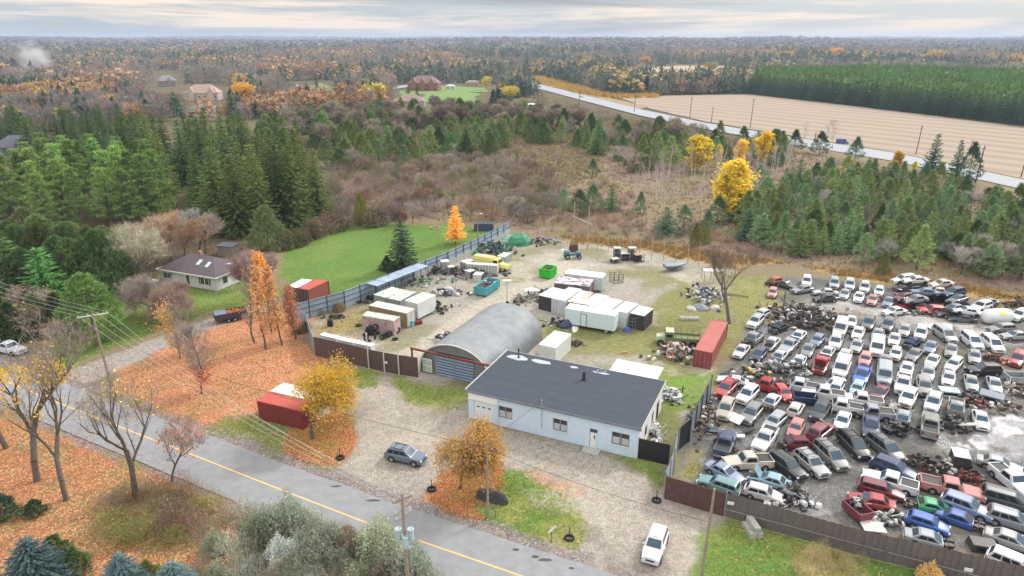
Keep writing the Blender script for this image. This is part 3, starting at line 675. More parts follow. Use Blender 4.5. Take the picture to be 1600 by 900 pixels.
# ---------- fences: straight runs between photograph points
def run_fence(name, label, pts, H, m, mpost=None, step=2.5, thick=.06, cap=False, post_side=1, post_over=.25, ribs=0.0, lean=0, cat='fence', group=None, lower=None, H2=None, rails=True):
 o = thing(name, label, cat, (pts[0][0], pts[0][1], 0), 0, group); ox, oy = pts[0]
 P = [(x - ox, y - oy) for x, y in pts]
 pm = MB(); lm = MB(); total = 0; posts = []; rl = MB()
 L_all = sum(math.hypot(b[0] - a[0], b[1] - a[1]) for a, b in zip(P, P[1:])); done = 0
 for a, b in zip(P, P[1:]):
  L = math.hypot(b[0] - a[0], b[1] - a[1]); ux, uy = (b[0] - a[0]) / L, (b[1] - a[1]) / L; nx_, ny_ = -uy, ux
  n = max(1, round(L / step))
  for k in range(n):
   t0, t1 = k / n * L, (k + 1) / n * L; f = (done + (t0 + t1) / 2) / L_all; hh = H if H2 is None else H + (H2 - H) * f
   z0 = 0.0
   if lower:
    lh = lower(f)
    if lh > .05:
     lm.box((a[0] + ux * (t0 + t1) / 2, a[1] + uy * (t0 + t1) / 2, lh / 2), (t1 - t0 - .01, .35, lh), math.atan2(uy, ux)); z0 = lh
   if ribs:
    m_ = max(2, int((t1 - t0) / ribs));
    for q in range(m_):
     s0 = t0 + (t1 - t0) * q / m_; s1 = t0 + (t1 - t0) * (q + 1) / m_; off = .03 if q % 2 else -.03
     pm.poly([(a[0] + ux * s0 + nx_ * off, a[1] + uy * s0 + ny_ * off, z0 + .03), (a[0] + ux * s1 + nx_ * off, a[1] + uy * s1 + ny_ * off, z0 + .03), (a[0] + ux * s1 + nx_ * off, a[1] + uy * s1 + ny_ * off, hh), (a[0] + ux * s0 + nx_ * off, a[1] + uy * s0 + ny_ * off, hh)])
     pm.poly([(a[0] + ux * s1 + nx_ * .03, a[1] + uy * s1 + ny_ * .03, z0 + .03), (a[0] + ux * s1 - nx_ * .03, a[1] + uy * s1 - ny_ * .03, z0 + .03), (a[0] + ux * s1 - nx_ * .03, a[1] + uy * s1 - ny_ * .03, hh), (a[0] + ux * s1 + nx_ * .03, a[1] + uy * s1 + ny_ * .03, hh)])
   else:
    jit = .025 * ((k * 7) % 3 - 1)
    pm.box((a[0] + ux * (t0 + t1) / 2 + nx_ * jit, a[1] + uy * (t0 + t1) / 2 + ny_ * jit, (z0 + hh) / 2 + .02), (t1 - t0 - .015, thick, hh - z0), math.atan2(uy, ux))
   posts.append((a[0] + ux * t0 + nx_ * .12 * post_side, a[1] + uy * t0 + ny_ * .12 * post_side, hh))
  if rails:
   for fz in (.35, .65, .93):
    hh = H if H2 is None else (H + H2) / 2
    rl.box(((a[0] + b[0]) / 2 + nx_ * .08 * post_side, (a[1] + b[1]) / 2 + ny_ * .08 * post_side, hh * fz), (L, .05, .08), math.atan2(uy, ux))
  done += L
 posts.append((P[-1][0], P[-1][1], posts[-1][2]))
 pan = pm.build('panels', m, o)
 if lm.f: lm.build('base_wall', M_conc, o)
 if rails: rl.build('rails', mpost or M_steel, o)
 if mpost:
  me = None
  for x, y, hh in posts:
   q = MB().box((0, 0, .5), (.11, .11, 1.0));
   if me is None: pb = q.build('post', mpost, o); me = pb.data
   else: pb = put(me, 'post', o)
   pb.location = (x, y, 0); pb.scale = (1, 1, hh + post_over)
 return o
M_fsteel = mat('blue_grey_sheet', srgb(158, 176, 196), .5, .2, var=.2, scale=.5, rust=((.36, .36, .34), .62, 1.1))
M_dpost = mat('dark_post', srgb(72, 72, 74), .6, .2)
M_brown = mat('brown_sheet', srgb(92, 74, 72), .65, var=.14, scale=.7); M_brown2 = mat('brown_corrugated', srgb(114, 106, 108), .6, .1, var=.14, scale=.6, rust=((.14, .12, .12), .66, .4))
run_fence('steel_fence', 'tall pale blue steel sheet fence with dark posts along the mown lawn', gp((456, 505), (539, 481), (587, 462), (700, 416), (747, 393), (796, 366)), 3.1, M_fsteel, M_dpost, 3.2, post_side=-1, lower=lambda f: 0 if f < .42 else 1.15, post_over=.15)
# sheets lying on the fence top in the middle run
ov = MB(); a_, b_ = G(574, 467), G(655, 434); ang = math.atan2(b_[1] - a_[1], b_[0] - a_[0]); LL = math.hypot(b_[0] - a_[0], b_[1] - a_[1])
sh = thing('lean_to_shelter', 'row of pale steel roof sheets on posts against the middle of the steel fence', 'lean-to', (a_[0], a_[1], 0), ang)
for k in range(6):
 MB().box((LL * (k + .5) / 6, -1.3, 2.95 + .02 * (k % 2)), (LL / 6 - .08, 2.7, .05)).build('roof_sheet', M_fsteel, sh)
for k in range(7): MB().box((min(LL - .1, .1 + LL * k / 6), -2.5, 1.45), (.1, .1, 2.9)).build('post', M_dpost, sh)
run_fence('brown_gate_fence', 'dark brown sheet metal fence with white gate posts beside the arched hut', gp((493, 555), (576, 575.5), (601, 581), (624, 585), (654, 589.5)), 3.0, M_brown, None, 3.0, rails=False)
for k, (px, py, h) in enumerate(((577, 577, 5.6), (601.5, 584, 4.0), (624, 586.5, 5.2))):
 x, y = G(px, py); o = MB().tube((0, 0, -.05), (0, 0, h), .09, .09, 8).box((0, -.0, h), (.22, .22, .06)).build('gate_post', mat('pale_post', srgb(196, 196, 190), .6), None)
 o.location = (x, y - .15, 0); tag(o, ('tallest whitish gate post, left one in the brown fence', 'shorter whitish post in the middle of the brown fence', 'whitish gate post nearest the arched hut')[k], 'post', 'whitish posts of the brown fence')
x, y = G(604, 562); o = MB().box((0, 0, 0), (.55, .03, .35)).build('gate_sign', M_white); tag(o, 'small blank white sign plate on the brown gate', 'sign'); o.location = (*G(604, 583.5), 1.8); o.location.y -= .2; o.rotation_euler.z = -.3
run_fence('corner_fence', 'short grey metal fence closing the corner behind the orange maples', gp((493, 555), (484, 530), (481, 515), (470, 508)), 2.6, M_fsteel, None, 2.5, rails=False)
run_fence('black_gate', 'black sheet metal double gate at the corner of the pale blue building', gp((995.8, 716), (1017, 721), (1045, 727)), 2.6, mat('black_sheet', (0.018, .018, .022), .55, var=.3), M_steel, 3.0, rails=False, post_over=.1, cat='gate')
run_fence('black_fence', 'black sheet fence section between the black gate and grey corrugated fence', gp((1057, 706), (1075, 690)), 3.0, mat('black_sheet'), None, 3.0, rails=False)
run_fence('corrugated_fence', 'grey corrugated metal fence between the workshop yard and the wrecked cars', gp((1075, 690), (1109, 621)), 3.1, mat('grey_corrugated', srgb(150, 158, 170), .5, .2, var=.15, scale=.5), M_dpost, 3.0, ribs=.28, post_side=-1, rails=False)
run_fence('white_corner_fence', 'whitish corrugated fence bending towards the road at the salvage yard gate', gp((1057, 706), (1050, 740), (1037, 778)), 3.0, mat('whitish_corrugated', srgb(196, 206, 214), .5, .1, var=.15), M_steel, 3.0, ribs=.28, rails=False)
run_fence('rusty_gate', 'rusty brown mesh gate of the salvage yard between two pale posts', gp((1038, 779), (1084, 793), (1131, 807)), 2.7, mat('rusty_sheet', srgb(92, 66, 62), .7, .1, var=.35, scale=2.2, rust=((.16, .17, .2), .6, 1.2)), M_steel, 3.3, cat='gate')
run_fence('brown_corrugated_fence', 'long dark brown corrugated fence along the road side of the salvage yard', [G(1131, 807), G(1200, 828), G(1335, 867), G(1435, 891), G(1700, 955)], 2.75, M_brown2, None, 2.9, ribs=.26, rails=False, H2=2.9)
# wire rail along the brown fence
a_, b_ = G(1131, 812), G(1700, 968); mb = MB(); mb.tube((a_[0], a_[1], 1.25), (b_[0], b_[1], 1.35), .02, .02, 4); tag(mb.build('guard_wire', M_steel), 'single wire strung low along the outside of the brown corrugated fence', 'wire')
for k, (px, py, z_) in enumerate(((1141, 785, 2.1), (1512, 889, 2.0))):
 x, y = G(px, py, z_); o = MB().box((0, 0, 0), (.62, .03, .34)).build('fence_sign', M_white); o.location = (x, y - .12, z_); o.rotation_euler.z = -.27; tag(o, ('small blank white plate on the brown fence right beside the rusty gate', 'small blank white plate on the brown fence by the lower right corner')[k], 'sign')
# tall posts of the rear wire fence
rp = []
for X_, Y_ in ((40, 690), (100, 690), (158, 692), (222, 702), (280, 730), (345, 740), (410, 700), (470, 757), (535, 767), (600, 782), (670, 790), (740, 802), (795, 812), (870, 822), (945, 827), (1020, 837), (1097, 843), (1165, 857), (1235, 867), (1310, 870), (1390, 880)):
 rp.append(GT('Q', X_, Y_))
hs = [3.4, 3.2, 4.2, 4.0, 5.0, 4.7, 2.8, 5.0, 4.8, 4.6, 4.9, 5.0, 4.7, 5.2, 5.2, 4.9, 4.8, 5.0, 5.2, 3.6, 3.4]
M_pp = mat('pale_wood_post', srgb(176, 166, 150), .9, var=.2); me = None
wf = thing('wire_fence', 'tall wire fence on pale wooden posts across the back of the compound', 'fence', (0, 0, 0))
for (x, y), h in zip(rp, hs):
 if me is None: o = MB().tube((0, 0, -.1), (0, 0, 1), .09, .075, 7).build('post', M_pp, wf); me = o.data
 else: o = put(me, 'post', wf)
 o.location = (x, y, 0); o.scale = (1, 1, h)
mb = MB()
for (a, b) in zip(rp, rp[1:]):
 for z_ in (.6, 1.3, 2.0, 2.7): mb.tube((*a, z_), (*b, z_), .008, .008, 3, cap=False)
mb.build('wires', M_steel, wf)
a_, b_ = GT('Q', 385, 720), GT('Q', 473, 757); hf = thing('tall_gantry', 'pale wooden frame of two very tall posts joined by one crossbar', 'frame', (*a_, 0)); dx, dy = b_[0] - a_[0], b_[1] - a_[1]
for q in ((0, 0), (dx, dy)): MB().tube((q[0], q[1], 0), (q[0], q[1], 9.6), .12, .1, 7).build('post', M_pp, hf)
MB().tube((-dx * .2, -dy * .2, 6.2), (dx * 1.2, dy * 1.2, 5.9), .12, .12, 6).build('crossbar', M_pp, hf)

# ---------- grey bungalow
def bungalow():
 P = [GT('L', 975, 80, 2.7), GT('L', 1345, 140, 2.7), GT('L', 1545, 95, 2.7), GT('L', 1210, -5, 2.7)]
 a0, b0, = P[0], P[1]; a = math.atan2(b0[1] - a0[1], b0[0] - a0[0]); L = math.hypot(b0[0] - a0[0], b0[1] - a0[1]); D = 9.0
 r = thing('grey_bungalow', 'small grey sided house with a dark hipped metal roof and two skylights', 'house', (a0[0], a0[1], 0), a)
 MW = mat('grey_siding', srgb(212, 214, 220), .8, var=.06, wave=('Z', 3.0, .3)); MR = mat('dark_metal_roof', srgb(98, 88, 94), .5, .2, var=.12, wave=('Y', 1.4, .9))
 o = .5; mb = MB(); mb.box((L / 2, D / 2, 1.3), (L - 2 * o, D - 2 * o, 2.6)); w = mb.build('wall', MW, r)
 H, R_ = 2.65, 2.4; e = [(0, 0, H), (L, 0, H), (L, D, H), (0, D, H)]; rd = [(D / 2, D / 2, H + R_), (L - D / 2, D / 2, H + R_)]
 mb = MB(); mb.poly([e[0], e[1], rd[1], rd[0]]); mb.poly([e[1], e[2], rd[1]]); mb.poly([e[2], e[3], rd[0], rd[1]]); mb.poly([e[3], e[0], rd[0]]); mb.poly([(0, 0, H - .02), (0, D, H - .02), (L, D, H - .02), (L, 0, H - .02)])
 rf = mb.build('roof', MR, r)
 sl = R_ / (D / 2)
 for (u, v) in ((L * .54, 2.2), (L * .70, 2.0)):
  mb = MB(); pts = [(u, v, H + v * sl + .09), (u + .75, v, H + v * sl + .09), (u + .75, v + 1.2, H + (v + 1.2) * sl + .09), (u, v + 1.2, H + (v + 1.2) * sl + .09)]
  mb.grid([[(p[0], p[1], p[2] - .12) for p in pts], pts]); mb.build('skylight', mat('skylight_glass', srgb(190, 214, 218), .1, var=.03), rf)
 mb = MB(); mb.box((L - 1.6, D * .62, H + 1.05), (.9, 1.1, .1)); mb.build('skylight', mat('skylight_glass'), rf)
 MB().box((L * .45, D * .55, H + R_ + .1), (.6, .6, 1.0)).build('chimney', mat('brick', srgb(166, 128, 108), .9, var=.2, scale=6), rf)
 fa = MB(); fa.box((L / 2, -.04, H), (L + .1, .08, .2)); fa.box((L + .04, D / 2, H), (.08, D, .2)); fa.box((-.04, D / 2, H), (.08, D, .2)); fa.build('fascia', M_white, rf)
 for (u, w_, h_) in ((2.2, 1.3, 1.1), (L * .50, .9, 1.9), (L * .78, 2.0, 1.3)):
  z_ = .35 + h_ / 2 if h_ > 1.5 else 1.55
  f = MB().box((u, o - .03, z_), (w_ + .14, .06, h_ + .14)).build('window' if h_ < 1.5 else 'door', M_white, r)
  for s_ in ((-1, 1) if w_ > 1 else (0,)): MB().box((u + s_ * w_ * .26, o - .07, z_), (w_ * (.42 if w_ > 1 else .8), .03, h_ - .1)).build('pane', M_glass, f)
  if h_ < 1.5:
   for s_ in (-1, 1): MB().box((u + s_ * (w_ / 2 + .22), o - .04, z_), (.28, .05, h_ + .1)).build('shutter', M_black, f)
 f = MB().box((L - o + .03, D * .3, 1.5), (.06, 1.3, 1.4)).build('window', M_white, r); MB().box((L - o + .07, D * .3, 1.5), (.03, 1.1, 1.2)).build('pane', M_glass, f)
 dk = MB().box((3.4, -1.1, .35), (4.2, 1.8, .12)); dk.box((1.4, -1.1, .7), (.06, 1.8, .6)); dk.box((3.4, -1.95, .7), (4.2, .05, .55)); dk.build('deck', M_wood, r)
 MB().box((0.9, -1.6, .55), (1.3, .9, .9)).box((.9, -1.6, 1.05), (1.1, .7, .2)).build('tank', M_white, r)
bungalow()
sh = thing('garden_shed', 'low blue grey shed roof just behind the grey house', 'shed', (*G(358, 398), 0), -.2); MB().box((0, 0, 1.1), (3.4, 2.6, 2.2)).build('wall', M_wood, sh); MB().box((0, 0, 2.28), (3.9, 3.1, .14)).build('roof', mat('blue_grey_roof', srgb(104, 112, 124), .6), sh)

# ---------- distant houses
def far_house(px, py, L, D, H, R_, rot, wallc, roofc, label, gables=1, name='far_house', cat='house', hip=True, wins=True):
 x, y = G(px, py); r = thing(name, label, cat, (x, y, float(hfar(x, y)) - .1), rot)
 MW = mat('w%s' % (wallc,), wallc, .85, var=.1, scale=.8); MR = mat('r%s' % (roofc,), roofc, .8, var=.12, scale=.6)
 MB().box((0, 0, H / 2), (L, D, H)).build('wall', MW, r)
 a, b = L / 2 + .5, D / 2 + .5; k = min(b, a * .6) if hip else 0; mb = MB()
 e = [(-a, -b, H), (a, -b, H), (a, b, H), (-a, b, H)]; rd = [(-a + k, 0, H + R_), (a - k, 0, H + R_)]
 mb.poly([e[0], e[1], rd[1], rd[0]]); mb.poly([e[1], e[2], rd[1]]); mb.poly([e[2], e[3], rd[0], rd[1]]); mb.poly([e[3], e[0], rd[0]]); rf = mb.build('roof', MR, r)
 for g in range(gables):
  u = -L * .3 + g * L * .6 / max(1, gables - 1) if gables > 1 else L * .15; w = L * .11; gz = H + R_ * .75
  q = MB(); q.grid([[(u - w, -b - 1.2, H - .2), (u + w, -b - 1.2, H - .2), (u, -b - 1.2, gz)], [(u - w, 0, H - .2), (u + w, 0, H - .2), (u, 0, gz)]]); q.build('gable', MR, rf)
  MB().poly([(u - w * .8, -b - 1.24, H - .2), (u + w * .8, -b - 1.24, H - .2), (u, -b - 1.24, gz - .5)]).box((u, -b - .6, H / 2), (w * 1.6, 1.2, H)).build('gable_wall', MW, r)
 if wins:
  n = max(2, int(L / 4))
  for i in range(n):
   u = -L / 2 + (i + .5) * L / n; f = MB().box((u, -D / 2 - .05, H * .55), (1.5, .08, min(1.5, H * .5))).build('window', M_white, r); MB().box((u, -D / 2 - .1, H * .55), (1.2, .05, min(1.2, H * .38))).build('pane', M_glass, f)
 return r
PINKR, TAN, BRICK, GREYR = srgb(176, 150, 142), srgb(196, 184, 172), srgb(146, 104, 92), srgb(142, 138, 144)
far_house(320, 156, 24, 12, 5.5, 6, .1, TAN, PINKR, 'large far house with a pinkish hipped roof and a gable, left wood', 2)
far_house(262, 134, 16, 10, 5, 5, .4, srgb(150, 144, 146), GREYR, 'grey roofed far house half hidden in bare trees', 1)
far_house(252, 160, 9, 7, 3.6, 3, .3, srgb(128, 66, 70), srgb(110, 74, 78), 'small dark red barn left of the pink roofed house', 0, 'red_barn', 'barn')
far_house(320, 181, 14, 10, 4.5, 3.2, .15, TAN, srgb(112, 118, 130), 'far house with slate blue roof below the pink roofed one', 1)
far_house(664, 141, 27, 14, 6.5, 6.5, -.12, BRICK, srgb(136, 112, 112), 'large brick far house with three gables on a green lawn', 3, 'brick_house')
far_house(640, 167, 21, 12, 4.2, 4.2, .05, srgb(176, 158, 150), srgb(150, 130, 124), 'brown hipped far house just below the brick house', 1)
far_house(438, 178, 22, 12, 4.0, 4.6, -.05, TAN, srgb(166, 148, 142), 'wide pale pinkish roof showing above the dark trees', 1)
far_house(464, 120, 14, 9, 4, 4, .1, srgb(130, 136, 160), srgb(104, 104, 120), 'bluish far house in front of the bare wood', 1)
far_house(821, 171, 11, 7, 3.4, .5, .3, TAN, srgb(226, 226, 226), 'low building with a flat white roof beside the highway', 0, 'white_roof_shed', 'shed', False)
far_house(704, 140, 8, 6, 3.2, 1.6, 0, srgb(210, 210, 206), srgb(190, 190, 190), 'small white outbuilding right of the brick house', 0)
far_house(738, 134, 13, 7, 3.4, 2, 0, srgb(180, 160, 146), srgb(150, 132, 124), 'low brown building further right of the brick house', 0)
far_house(621, 125, 8, 7, 3.5, 3, 0, srgb(226, 226, 226), srgb(206, 210, 214), 'small white far house left of the brick house', 0)
far_house(704, 94, 22, 12, 5, 4, 0, srgb(190, 198, 206), srgb(170, 180, 190), 'pale far farm building on the slope above the brick house', 0)
far_house(748, 108, 18, 10, 4, 2, 0, srgb(216, 216, 214), srgb(206, 206, 206), 'long white roof in the far wood right of the brick house', 0)
far_house(36, 247, 15, 11, 5, 4, .2, srgb(104, 104, 112), srgb(96, 98, 110), 'dark blue grey roof among the white pines on the far left', 1)
far_house(155, 166, 12, 8, 3.6, 2.5, 0, srgb(190, 190, 196), srgb(150, 154, 164), 'small grey house half hidden above the dark spruces', 0)
for k, (px, py, L) in enumerate(((930, 69, 90), (1180, 68, 70), (1405, 66.5, 60), (1572, 69, 80), (1010, 74, 40))):
 far_house(px, py + 1.2, L, 20, 16, 4, 0, srgb(226, 228, 230), srgb(206, 210, 214), ('long pale building on the horizon above the highway bend', 'pale building on the horizon above the stubble field', 'pale building on the horizon above the plantation', 'pale building on the horizon at the right edge', 'small pale roof just below the horizon beyond the fields')[k], 0, 'distant_building', 'building', wins=False)
x, y = G(280, 66.5); z_ = float(hfar(x, y)); o = MB().box((0, 0, 12), (620, 60, 24)).build('distant_warehouse', mat('warehouse_white', srgb(226, 228, 230), .7, var=.04)); o.location = (x, y, z_); tag(o, 'very long white warehouse roof on the left horizon', 'warehouse')
x, y = G(250, 68); o = MB(); o.tube((0, 0, 0), (0, 0, 130), 1.6, .5, 6); o.tube((-2, 0, 112), (2, 0, 112), .7, .7, 4); o.tube((-1.6, 0, 96), (1.6, 0, 96), .7, .7, 4); o = o.build('radio_mast', M_steel); o.location = (x, y, float(hfar(x, y))); tag(o, 'thin radio mast rising above the left horizon', 'mast')

# ---------- smoke over the far left wood
x, y = G(58, 126); sm = MB(); rg = random.Random(2)
sm.grid([[(math.cos(j * PI / 8) * math.sin(PI * (i + .01) / 10.02), math.sin(j * PI / 8) * math.sin(PI * (i + .01) / 10.02), -math.cos(PI * i / 10)) for j in range(16)] for i in range(11)])
o = sm.build('smoke_plume', None, None, True); o.location = (x + 2, y, 24); o.scale = (22, 14, 19); o.rotation_euler = (0, .5, 0); m_ = bpy.data.materials.new('smoke'); m_.use_nodes = True; nt = m_.node_tree; nt.nodes.clear()
v_ = nt.nodes.new('ShaderNodeVolumePrincipled'); v_.inputs['Color'].default_value = (.95, .96, 1, 1); v_.inputs['Anisotropy'].default_value = .2
tc2 = nt.nodes.new('ShaderNodeTexCoord'); ln = nt.nodes.new('ShaderNodeVectorMath'); ln.operation = 'LENGTH'; nt.links.new(tc2.outputs['Object'], ln.inputs[0])
nz2 = nt.nodes.new('ShaderNodeTexNoise'); nz2.inputs['Scale'].default_value = 2.2; nz2.inputs['Detail'].default_value = 4; nt.links.new(tc2.outputs['Object'], nz2.inputs['Vector'])
sb = nt.nodes.new('ShaderNodeMath'); sb.operation = 'SUBTRACT'; nt.links.new(nz2.outputs['Fac'], sb.inputs[0]);
m3_ = nt.nodes.new('ShaderNodeMath'); m3_.operation = 'MULTIPLY'; m3_.inputs[1].default_value = .55; nt.links.new(ln.outputs['Value'], m3_.inputs[0]); nt.links.new(m3_.outputs[0], sb.inputs[1])
m4_ = nt.nodes.new('ShaderNodeMath'); m4_.operation = 'MULTIPLY'; m4_.inputs[1].default_value = .25; m4_.use_clamp = True; nt.links.new(sb.outputs[0], m4_.inputs[0]); nt.links.new(m4_.outputs[0], v_.inputs['Density'])
mo = nt.nodes.new('ShaderNodeOutputMaterial'); nt.links.new(v_.outputs[0], mo.inputs['Volume']); o.data.materials.clear(); o.data.materials.append(m_); tag(o, 'white smoke drifting up from the far left wood', 'smoke', kind='stuff')
# ================================================================ VEGETATION
def norm(a): return a / (np.linalg.norm(a, axis=-1, keepdims=True) + 1e-9)
class Soup:
 """triangle soup built with numpy"""
 def __init__(s): s.V = []; s.n = 0; s.F = []; s.M = []
 def tris(s, A, B, Cc, m=0):
  k = len(A); V = np.stack([A, B, Cc], 1).reshape(-1, 3)
  s.V.append(V); s.F.append(np.arange(s.n, s.n + 3 * k).reshape(k, 3)); s.M.append(np.full(k, m)); s.n += 3 * k
 def blades(s, P, D, L, W, rng, m=0):
  D = norm(D); R = rng.normal(size=P.shape); S = norm(np.cross(D, R))
  L = np.broadcast_to(np.asarray(L, float).reshape(-1, 1), (len(P), 1)); W = np.broadcast_to(np.asarray(W, float).reshape(-1, 1), (len(P), 1))
  s.tris(P - S * W / 2, P + S * W / 2, P + D * L, m)
 def leaves(s, P, size, rng, m=0, flat=0.0):
  A = norm(rng.normal(size=P.shape)); A[:, 2] *= (1 - flat); A = norm(A)
  R = rng.normal(size=P.shape); R[:, 2] *= (1 - flat); B = norm(np.cross(A, norm(np.cross(A, R))));
  sz = np.broadcast_to(np.asarray(size, float).reshape(-1, 1), (len(P), 1)) * rng.uniform(0.6, 1.3, (len(P), 1))
  s.tris(P - A * sz * .5 - B * sz * .4, P + A * sz * .5 - B * sz * .4, P + B * sz * .6, m)
 def mesh(s, name, mats): return np_mesh(name, np.concatenate(s.V), np.concatenate(s.F), mats, np.concatenate(s.M))
def foliage(name, var=0.3, scale=0.7, hue=0.018, trans=0.3):
 return mat(name, rough=0.75, var=var, scale=scale, objcol=True, hue=hue, trans=trans, spec=0.15)
M_leaf = foliage('foliage'); M_needle = foliage('needles', .45, 1.3, .014, .15); M_twig = mat('twigs', rough=0.95, var=0.25, scale=0.5, objcol=True, hue=0.012, spec=0.05)

def conifer(seed, H=18.0, R=4.0, dens=1.0, droop=0.25, base=0.06, power=0.9, blade=(0.75, 0.26), ragged=0.25, whorls=34):
 rng = np.random.default_rng(seed); S = Soup()
 zs = base * H + (H * (1 - base)) * np.linspace(0, 0.985, whorls) ** 1.0
 for z in zs:
  t = (z - base * H) / (H * (1 - base)); r = R * (1 - t) ** power * rng.uniform(1 - ragged, 1.05) + 0.25
  nb = max(4, int((6 + 9 * (1 - t)) * dens)); a0 = rng.uniform(0, 6.3)
  for k in range(nb):
   a = a0 + 2 * PI * k / nb + rng.normal() * 0.25; rl = r * rng.uniform(0.72, 1.12)
   d = np.array([math.cos(a), math.sin(a), 0]); side = np.array([-d[1], d[0], 0])
   n = max(3, int(rl * 5 * dens)); u = (np.arange(n) + rng.uniform(0, 1, n)) / n
   P = np.array([0, 0, z + rng.normal() * 0.12]) + d * (u * rl)[:, None] + np.array([0, 0, 1]) * (-droop * rl * u ** 1.3 * (1 - .35 * u) )[:, None]
   for sgn in (-1, 1):
    D = d * rng.uniform(.5, 1.0, (n, 1)) + side * sgn * rng.uniform(.3, .9, (n, 1)) + np.array([0, 0, 1]) * rng.uniform(-.45, .1, (n, 1))
    S.blades(P, D, blade[0] * (1.15 - .5 * u) * rng.uniform(.7, 1.2, n) * (0.5 + 0.5 * (1 - t)), blade[1] * rng.uniform(.7, 1.3, n), rng)
   S.blades(P[-2:], np.tile(d + [0, 0, .25], (len(P[-2:]), 1)), blade[0], blade[1], rng)
 S.blades(np.array([[0, 0, H * .94]] * 7), np.array([[0, 0, 1.]] * 7) + rng.normal(size=(7, 3)) * .3, H * .06, .16, rng)
 return S
def trunk_mesh(name, H, r, top=0.1, bend=0.0, seed=0, m=None):
 rg = random.Random(seed); mb = MB(); pts = []
 for k in range(5): pts.append((rg.uniform(-bend, bend) * k / 4, rg.uniform(-bend, bend) * k / 4, H * k / 4 - (0.15 if k == 0 else 0)))
 for k in range(4):
  r0, r1 = r * (1 - (1 - top) * k / 4), r * (1 - (1 - top) * (k + 1) / 4); mb.tube(pts[k], pts[k + 1], r0 * (1.35 if k == 0 else 1), r1, 7, cap=False)
 o = mb.build(name, m or M_bark); me = o.data; bpy.data.objects.remove(o); return me
def pine(seed, H=8.0, R=2.6, dens=1.0, clumps=90, top=0.35, low=0.12, cr=0.55, shape=1.0):
 """rounded crown made of needle tufts on branches"""
 rng = np.random.default_rng(seed); S = Soup(); n = clumps
 t = rng.uniform(0, 1, n) ** 0.85; z = H * (low + (1 - low) * t)
 prof = np.where(t < top, 0.55 + 0.45 * t / top, ((1 - t) / (1 - top)) ** (0.62 * shape))
 a = rng.uniform(0, 2 * PI, n); rr_ = R * prof * rng.uniform(0.45, 1.05, n) ** 0.6
 Cn = np.stack([np.cos(a) * rr_, np.sin(a) * rr_, z + rng.normal(size=n) * .15], 1)
 out = norm(np.stack([np.cos(a), np.sin(a), np.full(n, .55)], 1))
 for c, o_ in zip(Cn, out):
  k = int(30 * dens); D = norm(rng.normal(size=(k, 3)) + o_ * .8 + [0, 0, .3]); q = cr * rng.uniform(.7, 1.3)
  S.blades(np.tile(c, (k, 1)) + D * q * rng.uniform(0, .35, (k, 1)) + rng.normal(size=(k, 3)) * q * [.42, .42, .22], D, q * rng.uniform(.5, 1.0, k), q * .24, rng)
 # visible limbs
 idx = rng.choice(n, min(n, 26), replace=False)
 P0 = np.stack([np.zeros(len(idx)), np.zeros(len(idx)), Cn[idx, 2] * .86], 1); D = Cn[idx] - P0
 S.blades(P0, D, np.linalg.norm(D, axis=1), .10, rng, 1)
 return S
def tiered_pine(seed, H=18, R=5.0, dens=1.0):
 """old white pine: flat sprays in tiers with gaps"""
 rng = np.random.default_rng(seed); S = Soup()
 for k in range(int(85)):
  t = rng.uniform(0, 1); z = H * (.12 + .86 * t); r = R * (1 - t * .78) * rng.uniform(.6, 1.1); a = rng.uniform(0, 6.28)
  d = np.array([math.cos(a), math.sin(a), 0.12]); side = np.array([-d[1], d[0], 0]); n = int(120 * dens)
  u = rng.uniform(.25, 1, n) ** .7; w = rng.normal(size=n) * .38 * u * (r * .34)
  P = np.array([0, 0, z]) + d * (u * r)[:, None] + side * w[:, None]; P[:, 2] += rng.normal(size=n) * .16 + 0.12 * np.sin(u * 3) * r * .3
  D = d * .8 + rng.normal(size=(n, 3)) * .7 + [0, 0, .55]
  S.blades(P, D, rng.uniform(.3, .65, n), .19, rng)
  S.blades(np.array([[0, 0, z]]), np.array([d]), r, .16, rng, 1)
 S.leaves(np.stack([rng.normal(size=500) * .7, rng.normal(size=500) * .7, H * rng.uniform(.86, 1.02, 500)], 1), .3, rng)
 return S
def cedar(seed, H=7, R=1.6, dens=1.0, power=.7, n=2600, size=.3):
 rng = np.random.default_rng(seed); S = Soup(); n = int(n * dens)
 t = rng.uniform(0, 1, n) ** 1.15; a = rng.uniform(0, 6.283, n)
 lump = 1 + .24 * np.sin(a * 3 + t * 9 + seed) + .2 * np.sin(a * 7 - t * 21 + seed) + .12 * np.sin(a * 13 + t * 40)
 prof = np.minimum(1, (t / .12 + .35)) * (1 - t) ** power * 1.15
 r = R * prof * lump * rng.uniform(.55, 1.0, n) ** .45
 P = np.stack([np.cos(a) * r, np.sin(a) * r, H * t * .97], 1)
 D = np.stack([np.cos(a) * .5, np.sin(a) * .5, np.full(n, 1.)], 1) + rng.normal(size=(n, 3)) * .45
 S.blades(P, D, size * 1.7 * rng.uniform(.6, 1.3, n), size * .6, rng); return S

